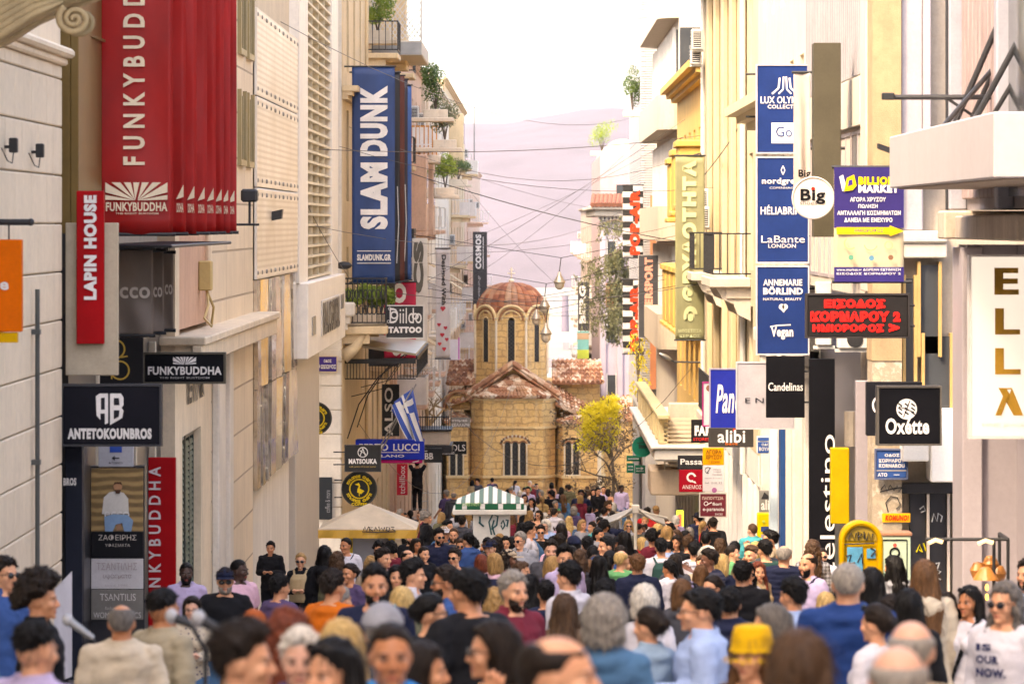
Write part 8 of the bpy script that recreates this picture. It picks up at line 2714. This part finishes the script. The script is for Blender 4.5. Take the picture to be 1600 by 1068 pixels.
def person(pos, rot, sc, sex, pose, yaw, skin, hair, hc, top, tc, pat=1.0, legs='trousers', lc='navy', ex=(), label='', group=None):
    me = body_mesh(sex, pose, yaw)
    o = bpy.data.objects.new('person', me)
    COL.objects.link(o)
    o.location = pos; o.rotation_euler = (0, 0, rot); o.scale = (sc * ex_w(ex), sc * ex_w(ex), sc)
    o.color = (*SKINC[skin], 1)
    tag(o, label, 'person', group)

    def kid(name, m, col, a=1.0, hd=False):
        c = bpy.data.objects.new(name, m); COL.objects.link(c)
        c.parent = o; c.color = (*col, a)
        if hd and yaw:
            y = math.radians(yaw)
            c.rotation_euler = (0, 0, y)
            q = Vector((0, .01, 0)); c.location = q - Matrix.Rotation(y, 3, 'Z') @ q
        return c
    if hair != 'bald':
        kid('hair', hair_mesh(hair), HAIRC[hc], 1, True)
    tn = {'tee': 'tee_shirt', 'long': 'sweater', 'tank': 'tank_top', 'hood': 'hooded_coat'}.get(top, top)
    kid(tn, garment(top, sex, pose), TOPC[tc], pat)
    kid(legs, garment(legs, sex, pose), TOPC[lc])
    kid('shoe', garment('shoe1', sex, pose), (.03, .03, .03)); kid('shoe', garment('shoe-1', sex, pose), (.03, .03, .03))
    for e in ex:
        if e.startswith('beard'): kid('beard', extra_mesh('beard'), HAIRC[e[6:] or hc], 1, True)
        elif e.split(':')[0] in ('cap', 'beanie', 'bucket'):
            k, cc = e.split(':'); kid({'cap': 'baseball_cap', 'bucket': 'bucket_hat'}.get(k, k), extra_mesh(k), TOPC[cc], 1, True)
        elif e in ('sunglasses', 'glasses'): kid(e, extra_mesh(e), (.01, .01, .01), 1, True)
        elif e == 'raised': kid('sunglasses', extra_mesh('raised_sunglasses'), (.01, .01, .01), 1, True)
        elif e.startswith('strap'): kid('bag_strap', strap_mesh(sex), TOPC[e.split(':')[1]])
        elif e.startswith('pack'): kid('backpack', pack_mesh(), TOPC[e.split(':')[1]])
        elif e.startswith('fpack'):
            c = kid('backpack', pack_mesh(), TOPC[e.split(':')[1]]); c.rotation_euler = (0, 0, math.pi); c.location.y = .02
    return o


def ex_w(ex):
    for e in ex:
        if e.startswith('w='): return float(e[2:])
    return 1.0

# ---------------------------------------------------------------- the crowd: column, head top, scale, facing, sex, hair, hair colour, skin, top, colour, pose, extras
CROWD = '''
8 870 222 FR m short d l shirt blue stand sunglasses
62 903 290 R m afro d m jacket black stand -
55 972 420 BR m fade k l jacket lilac stand w=1.02
190 941 300 B m balding s t jacket cream stand w=1.08
255 922 290 BR m fade k t jacket khaki stand w=1.04,strap:black
291 878 158 F m crop k d shirt lilac stand beard:
300 932 205 F f bob d p long cream front glasses,pat=.7
352 888 180 F m short d l tee black stand cap:navy,sunglasses,beard:g,w=1.1
373 873 160 FR m crop k d tee pink stand -
423 881 92 F m short k m jacket black front -
470 863 112 F f pony n l jacket black front sunglasses,fpack:tan
437 897 190 BR m short k m tee plum stand -
397 953 270 B f bob o l long brown stand -
378 975 520 R m quiff d l tee black stand -
450 950 430 B f wavy r l long brown stand -
520 890 226 BR m short d m tee orange stand w=1.05
532 913 224 BR m crop g l tee grey stand strap:black
507 852 120 B f straight k l hood black stand -
527 861 122 B f wavy b l jacket olive stand -
541 839 102 F m crop k t long white stand strap:navy
573 840 95 B m short k l tee black stand -
592 847 100 F m curly k m tee lilac stand -
611 847 101 B m curly k m tee maroon stand -
580 868 122 B f wavy n l long beige stand -
586 882 268 F m short k m long navy stand beard:k,strap:teal
470 983 450 F m short w p jacket plum stand -
520 997 520 FL f straight k l jacket black stand raised
533 968 430 B f straight y l long cream stand -
610 970 490 F m crop d t jacket bright-blue stand -
598 946 400 B m crop g l jacket charcoal stand beanie:grey
628 917 240 B f bob y l jacket olive stand -
645 875 200 R m quiff k l shirt white stand strap:black
619 883 170 F f straight k l jacket black stand -
637 857 116 R m balding d l tee maroon stand -
662 853 105 F f pony d l tee black stand -
641 829 86 F m crop d l tee black hip beard:d
672 926 290 R f bun k l long black stand glasses
732 890 292 BL m short k m tee black stand w=1.2
697 884 222 L m short d t tee blue stand sunglasses,beard:
802 893 262 FR m short g l shirt maroon stand beard:d
772 971 430 L f bob d l long beige raise sunglasses
870 985 620 R m balding d l jacket grey stand w=1.06
711 856 132 F m short d l long navy stand sunglasses
685 826 96 F m quiff k l jacket navy stand sunglasses,beard:
709 824 90 F m crop b l tee charcoal stand beard:
720 842 92 F m short b m tee beige stand sunglasses
732 833 95 BL m short k l shirt blue stand -
752 866 131 B f bob r l tee brown stand -
773 864 141 B f bob n l jacket pink stand pack:navy
768 843 106 F m short d l jacket charcoal stand cap:navy
781 834 85 F m short n l tee grey stand sunglasses
813 831 103 F m short g l jacket grey stand sunglasses,strap:black
827 815 95 R m short k l tee white walk -
815 877 152 FR f wavy b l long black stand -
853 907 200 B m short k m long navy stand -
828 897 190 B f straight k l long lilac stand strap:black
775 918 232 B f wavy n l long white stand -
883 852 162 FR m quiff k l jacket lilac stand -
889 877 212 BL m short k l shirt white stand -
882 927 252 B f straight b l long brown stand -
944 933 362 B f elder g l jacket denim-blue stand strap:cream,w=1.1
1015 946 302 BL f bun d l jacket pale-denim stand -
1007 916 252 B f elder w l long white stand -
996 866 152 B m short c l shirt navy stand w=1.12
1033 841 112 B m short k m tee white stand pack:dark-green,w=1.05
1003 839 86 B f bob y l tee red stand -
953 860 126 B f pony k l tee lilac stand cap:black,strap:black
906 858 126 B f wavy b l long charcoal stand -
921 874 131 B f bob c l jacket navy stand strap:tan
945 905 222 B m short k l hood black stand cap:black
1046 881 136 BL m short k t tee white stand -
1055 865 122 B f straight d l long charcoal stand -
1085 847 111 B m short k l tee white stand w=1.05
1075 836 101 B m short b l tee black stand -
1095 921 302 L m short k l shirt light-blue front glasses,w=1.18
1078 909 190 B f bob k l long plum stand cap:lilac
1113 898 192 FL f bun d l jacket charcoal stand sunglasses
1140 918 242 B m short k m shirt navy stand w=1.1
1160 877 182 B m short k l jacket black stand w=1.12
1185 877 152 FR f straight r l jacket tan stand -
1225 850 147 B m balding g l vest navy stand w=1.12
1180 846 104 B f straight y l long beige stand -
1196 843 122 B m short k l long dark-green stand -
1263 862 167 FL m balding d l tee lilac stand beard:k,strap:navy
1270 843 122 B f wavy b l jacket grey stand pat=.8
1240 902 250 BL m short k m shirt light-blue stand -
1325 878 292 B m crop g l jacket royal-blue stand w=1.15
1362 887 232 B f straight k l long black stand -
1370 942 302 BL f bun d l tee white stand raised
1420 920 272 B f straight k l long black stand -
1445 875 232 B f straight c l hood cream stand -
1424 963 480 B m ring g p tee beige stand w=1.1
1403 1000 620 B m ring g p tee grey stand w=1.08
1175 981 400 FL f straight c l long brown stand bucket:yellow
1205 945 332 L f bob s l jacket black stand -
1250 985 600 B f straight b l jacket brown stand -
1515 915 232 FL f straight k t tee white stand raised,legs=skirt:red,strap:black
1570 909 292 FL m wavy s l long white stand sunglasses
1606 873 200 FL m short d l shirt light-blue stand beard:
1290 925 200 B f bob y l hood magenta stand -
660 1004 440 R f bob d m long beige raise -
805 750 31 B f pony k l tee white stand -
828 751 31 F m short w l tee green stand -
838 755 32 F m short k l tee charcoal stand -
825 758 41 F m short k m shirt lilac stand -
831 770 50 F f wavy k m tee white walk -
820 772 46 F f bob k l tee cream stand -
862 752 33 B f bob k l tank black raise -
862 761 45 B m short k m tee black stand w=1.1
877 757 38 B f straight k l long lilac stand -
889 757 38 B m short d l jacket olive stand -
908 755 45 F m short k b long navy stand w=1.2
907 773 46 B f bob n l long maroon walk legs=trousers:maroon
922 790 48 BR f bob k m tee lilac raise legs=skirt:black
934 757 42 F m short k l jacket black stand -
927 760 40 F f bob d l long beige stand -
943 758 40 F m crop d l shirt lilac stand -
950 760 40 B f bob k l tank black stand -
971 758 38 F m short k d shirt lilac stand w=1.05
880 772 46 B f straight c l jacket denim-blue walk -
868 782 47 FR m short g l tee green stand -
847 775 46 B f pony n l shirt ochre stand -
823 790 55 B f straight k l long black stand -
835 783 46 R m short k l tee charcoal stand -
842 797 60 F f wavy d l tank black stand sunglasses
866 793 60 B m crop d l shirt white stand strap:brown
853 812 75 F m elder w p shirt light-blue stand glasses
897 787 50 BR f pony c l tee denim-blue walk legs=trousers:beige,strap:olive
925 815 70 L m short d l tee teal stand -
960 806 72 B f bob s l hood navy stand -
982 812 72 F f straight n l jacket grey stand sunglasses
877 818 84 B f bob d l long tan stand cap:navy
845 820 85 F m short d l tee black stand sunglasses
875 834 105 B m short d l long charcoal stand -
897 838 112 B m short k l jacket navy stand beanie:navy
918 838 110 B m short k l hood white stand -
948 838 116 FL m short k l jacket blue stand -
976 830 100 B f straight k l long black stand -
1018 828 95 BL f curly k l long maroon stand -
1028 818 90 B f straight y l jacket grey stand -
1042 822 95 B f straight n l long beige stand -
1058 836 96 F f straight d m tee charcoal stand -
1103 832 95 B m crop k l shirt navy stand -
1125 841 100 B f wavy b l long brown stand -
1148 846 105 B m short k l tee dark-green stand -
1128 866 128 B f bob y l long navy stand -
1112 868 126 B f straight n l long cream stand -
1095 882 150 B f straight c l jacket black stand -
697 763 45 BL m short g l tee plum walk -
709 765 47 B m balding g l shirt charcoal stand -
716 785 60 B f bob n l long white stand -
738 750 31 B f bob k l tee tan stand -
746 748 31 F m curly k m tee charcoal stand -
769 745 31 B m short k l tee plum stand -
722 806 70 B m short d l jacket charcoal stand -
690 800 62 B f bob n l long olive stand -
700 812 80 R m short k l long navy hip -
740 842 92 B f curly k l tee navy stand -
762 840 94 F m short k d tee charcoal stand sunglasses
790 838 92 F m short k l tee blue stand -
893 852 118 B f bun k l tee black stand -
865 838 100 BL m short k m tee pink stand -
970 852 104 B f straight d l tank orange stand -
936 868 150 B f straight k l long black stand -
985 868 140 B f wavy c l long tan stand -
1065 905 205 B f bob c l tee charcoal stand -
1097 868 120 F m short b l tee beige stand -
1320 905 150 R m short k l jacket black stand -
1392 930 250 B m short d l tee charcoal stand -
1480 925 200 B f straight d l jacket charcoal stand -
'''
ANG = {'F': 0, 'B': 180, 'L': -88, 'R': 88, 'FL': -42, 'FR': 42, 'BL': -140, 'BR': 140}
LAND = [(100, 'stone wall'), (235, 'poster totem'), (290, 'red wall sign'), (400, 'beige tiled wall'), (500, 'grey pillar'), (655, 'parasol cart'), (705, 'step ladder'), (830, 'striped kiosk'), (940, 'church windows'),
        (1040, 'folded parasol'), (1110, 'red ANEMOS sign'), (1215, 'yellow machine'), (1300, 'celestino sign'), (1380, 'yellow post box'), (1440, 'green cabinet'), (1700, 'lilac corner shop')]
HN = {'short': 'short %s hair', 'quiff': 'swept up %s hair', 'crop': 'cropped %s hair', 'fade': 'faded %s hair', 'balding': 'thinning %s hair', 'ring': 'bald crown', 'curly': 'curly %s hair', 'afro': 'big curly %s hair', 'elder': 'fluffy %s hair',
      'bob': 'chin length %s hair', 'long': 'long %s hair', 'wavy': 'wavy %s hair', 'straight': 'long straight %s hair', 'pony': '%s ponytail', 'bun': '%s bun'}
HC_ = {'k': 'black', 'd': 'dark', 'b': 'brown', 'c': 'chestnut', 'n': 'blond', 'y': 'pale blond', 'g': 'grey', 'w': 'white', 'r': 'reddish', 'o': 'orange', 's': 'iron grey'}
TN = {'tee': 'T-shirt', 'long': 'top', 'shirt': 'shirt', 'jacket': 'jacket', 'hood': 'hooded coat', 'vest': 'padded vest', 'tank': 'tank top'}
EXN = {'sunglasses': 'sunglasses', 'glasses': 'glasses', 'raised': 'sunglasses on head'}
rng = random.Random(2024)
PEOPLE = []
KEEP = [(-1.05, 91, .85, 12), (-2.3, 61, .9, 5), (1.7, 150, .5, 30), (-2.6, 66, 1.0, .9), (-1.05, 103, .95, .95), (-3.9, 142, .6, .9), (4.1, 52.2, .5, .5), (5.0, 56, .35, .4), (4.95, 44.4, .55, .8), (2.1, 84, .1, .1), (4.7, 84, .35, .4), (3.6, 141, .2, .2), (2.7, 141, .1, .1)]


def free(x, y, gap=.5):
    for kx, ky, rx_, ry_ in KEEP:
        if abs(x - kx) < rx_ + .28 and abs(y - ky) < ry_ + .25: return False
    for p in PEOPLE:
        if abs(p['x'] - x) < gap and abs(p['y'] - y) < gap * .8: return False
    return True


for ln in CROWD.strip().split('\n'):
    px, py, s, fc, sex, hair, hc, skin, top, tc, pose, ex = ln.split()
    px, py, s = float(px), float(py), float(s)
    if s > 130: s *= .9
    d = F / s
    ht = CAMZ - (py - CY) / s - G(d)
    lo, hi = (1.48, 1.86) if sex == 'f' else (1.56, 1.98)
    ht = max(lo, min(hi, ht))
    PEOPLE.append(dict(px=px, s=s, x=(px - CX) / s, y=d, h=ht, fc=fc, sex=sex, hair=hair, hc=hc, skin=skin, top=top, tc=tc.replace('-', ' '), pose=pose, ex=[] if ex == '-' else ex.replace('-', ' ').split(',')))
n_fixed = len(PEOPLE)
tries = 0
while len(PEOPLE) < 285 and tries < 40000:
    tries += 1
    u = rng.random()
    d = 44 + 20 * rng.random() if u < .22 else (58 + 60 * rng.random() if u < .75 else 110 + 86 * rng.random())
    w = 4.3 if d < 60 else 4.2 - (d - 60) * .006
    x = rng.uniform(-w, w)
    if d < 66 and x < -2.3: continue
    if d > 120 and abs(x - .6) > 2.9: continue
    if not free(x, d, .62) or CX + x * F / d < 520: continue
    sex = rng.choice('mf')
    hair = rng.choice(['short', 'short', 'crop', 'quiff', 'fade', 'curly', 'balding', 'short']) if sex == 'm' else rng.choice(['straight', 'wavy', 'bob', 'pony', 'bun', 'straight', 'wavy', 'elder'])
    hc = rng.choice('kkkkkkddddddbbcnyg') if hair != 'elder' else rng.choice('gw')
    tc = rng.choice(['black', 'black', 'black', 'black', 'black', 'navy', 'navy', 'white', 'white', 'white', 'grey', 'grey', 'charcoal', 'charcoal', 'charcoal', 'beige', 'lilac', 'denim blue', 'maroon', 'olive', 'brown', 'light blue', 'cream', 'red', 'pink', 'green', 'tan', 'plum', 'teal'])
    ex = []
    if rng.random() < .2: ex.append(rng.choice(['sunglasses', 'glasses', 'sunglasses']))
    if rng.random() < .14: ex.append('strap:' + rng.choice(['black', 'brown', 'tan']))
    if rng.random() < .1: ex.append('pack:' + rng.choice(['black', 'navy', 'olive', 'maroon']))
    if sex == 'm' and rng.random() < .3: ex.append('beard:')
    if rng.random() < .08: ex.append('cap:' + rng.choice(['black', 'navy', 'white', 'red', 'beige']))
    if rng.random() < .2: ex.append('pat=' + rng.choice(['.9', '.8', '.7']))
    ex.append('w=%.2f' % rng.uniform(.96, 1.1))
    PEOPLE.append(dict(px=CX + x * F / d, s=F / d, x=x, y=d, h=rng.uniform(1.54, 1.72) if sex == 'f' else rng.uniform(1.66, 1.86), fc=rng.choice(['B', 'B', 'B', 'F', 'F', 'FL', 'FR', 'BL', 'BR', 'L', 'R']), sex=sex, hair=hair, hc=hc,
                       skin=rng.choice('llllmmtpb'), top=rng.choice(['tee', 'tee', 'long', 'shirt', 'jacket', 'jacket', 'hood'] if sex == 'm' else ['long', 'long', 'tee', 'jacket', 'tank', 'hood', 'shirt']), tc=tc, pose=rng.choice(['stand', 'stand', 'walk', 'walk', 'front', 'hip', 'raise'] if sex else []), ex=ex))

CN = {'k': 'black'}


def words_for(p):
    w = ('man' if p['sex'] == 'm' else 'woman')
    hats = [e for e in p['ex'] if e.split(':')[0] in ('cap', 'beanie', 'bucket')]
    if hats: h = 'with %s %s' % (hats[0].split(':')[1], {'bucket': 'bucket hat'}.get(hats[0].split(':')[0], hats[0].split(':')[0]))
    else:
        h = HN[p['hair']]; h = 'with ' + (h % HC_[p['hc']] if '%s' in h else h)
    tp = p['tc'] + ' ' + TN[p['top']]
    for e in p['ex']:
        if e.startswith('pat='): tp = {'.9': 'striped ', '.8': 'checked ', '.7': 'dotted '}[e[4:]] + tp
    view = {'F': 'facing us', 'B': 'seen from behind', 'L': 'facing left', 'R': 'facing right', 'FL': 'half turned left', 'FR': 'half turned right', 'BL': 'back half turned left', 'BR': 'back half turned right'}[p['fc']]
    xs = ''
    for e in p['ex']:
        if e in EXN: xs = ' and ' + EXN[e]
        elif e.startswith('pack'): xs = ' and %s backpack' % e.split(':')[1]
        elif e.startswith('fpack'): xs = ' and backpack worn in front'
    return w, h, tp, view, xs


used = {}
labels = []
for p in PEOPLE:
    w, h, tp, view, xs = words_for(p)
    lm = next(n for lim, n in LAND if p['px'] < lim)
    dep = 'near below' if p['s'] > 230 else ('below' if p['s'] > 95 else 'far back by')
    labels.append([w, h, tp, view, xs, dep, lm])


def full(L):
    w, h, tp, view, xs, dep, lm = L
    for v, x, d in ((view, xs, dep), ('', xs, dep), ('', xs, dep.replace('far back ', '')), (view, '', dep), ('', '', dep), ('', '', 'by')):
        t_ = ' '.join(('%s %s in %s%s %s %s the %s' % (w, h, tp, x, v, d, lm)).split())
        if len(t_.split()) <= 15: break
    return t_


cnt = {}
out = [full(L) for L in labels]
for i, k in enumerate(out): cnt.setdefault(k, []).append(i)
for k, ids in cnt.items():
    if len(ids) > 1:
        ids.sort(key=lambda i: PEOPLE[i]['px'])
        k2 = k.replace('far back by', 'by').replace('seen from behind ', '')
        for j, i in enumerate(ids):
            out[i] = ('leftmost ' if j == 0 else ('rightmost ' if j == len(ids) - 1 else '%s from left, ' % ['', 'second', 'third', 'fourth', 'fifth', 'sixth', 'seventh'][j])) + (k if len(k.split()) < 14 else k2)

for i, p in enumerate(PEOPLE):
    far = p['s'] < 26
    legs, lc = rng.choice(['trousers', 'jeans', 'jeans']), rng.choice(['navy', 'black', 'denim blue', 'charcoal', 'beige', 'denim blue'])
    pat = 1.0
    for e in p['ex']:
        if e.startswith('legs='): legs, lc = e[5:].split(':')
        if e.startswith('pat='): pat = float(e[4:])
    yaw = 0 if i < n_fixed and p['s'] > 150 else rng.choice([0, 0, 30, -30])
    p['obj'] = person((p['x'], p['y'], G(p['y'])), math.radians(ANG[p['fc']] + rng.uniform(-9, 9)), p['h'] / 1.735, p['sex'], p['pose'], yaw, p['skin'], p['hair'], p['hc'], p['top'], p['tc'], pat, legs, lc, p['ex'], out[i], 'people in the street crowd')

# the man working on the ladder, the slogan on the sweatshirt, things in hands
q = P(652, 797, 142)
lm_ = person((q.x, 141.9, q.z), math.pi * .97, 1.0, 'm', 'up', 0, 'm', 'short', 'k', 'tee', 'black', 1, 'trousers', 'black', ['w=1.05'], 'man in black standing on the ladder with both arms raised to the sign', 'people in the street crowd')
big = next(p['obj'] for p in PEOPLE if p['px'] == 1570)
b = MB()
for w_, z, h in (('IS', 1.335, .045), ('OUR', 1.26, .05), ('NOW.', 1.18, .055)): put_text(b, w_, (-.1, -.163, z), (.05 * len(w_), .012, 0), (0, 0, h), (0, -.001, 0), .06)
c = bpy.data.objects.new('lettering', b.mesh('lettering', paint((.02, .025, .08)))); COL.objects.link(c); c.parent = big

# ---------------------------------------------------------------- air
b = MB(); b.box(-3200, 3200, -75, 7200, -140, 215)
hz = b.build('haze', [])
hm = bpy.data.materials.new('haze_air'); hm.use_nodes = True
ht_ = hm.node_tree; ht_.nodes.remove(ht_.nodes['Principled BSDF'])
pv = ht_.nodes.new('ShaderNodeVolumePrincipled')
pv.inputs['Color'].default_value = (.86, .82, .9, 1)
pv.inputs['Density'].default_value = .00004
pv.inputs['Anisotropy'].default_value = .0
ht_.links.new(pv.outputs[0], ht_.nodes['Material Output'].inputs['Volume'])
hz.data.materials.append(hm)
tag(hz, kind='stuff')
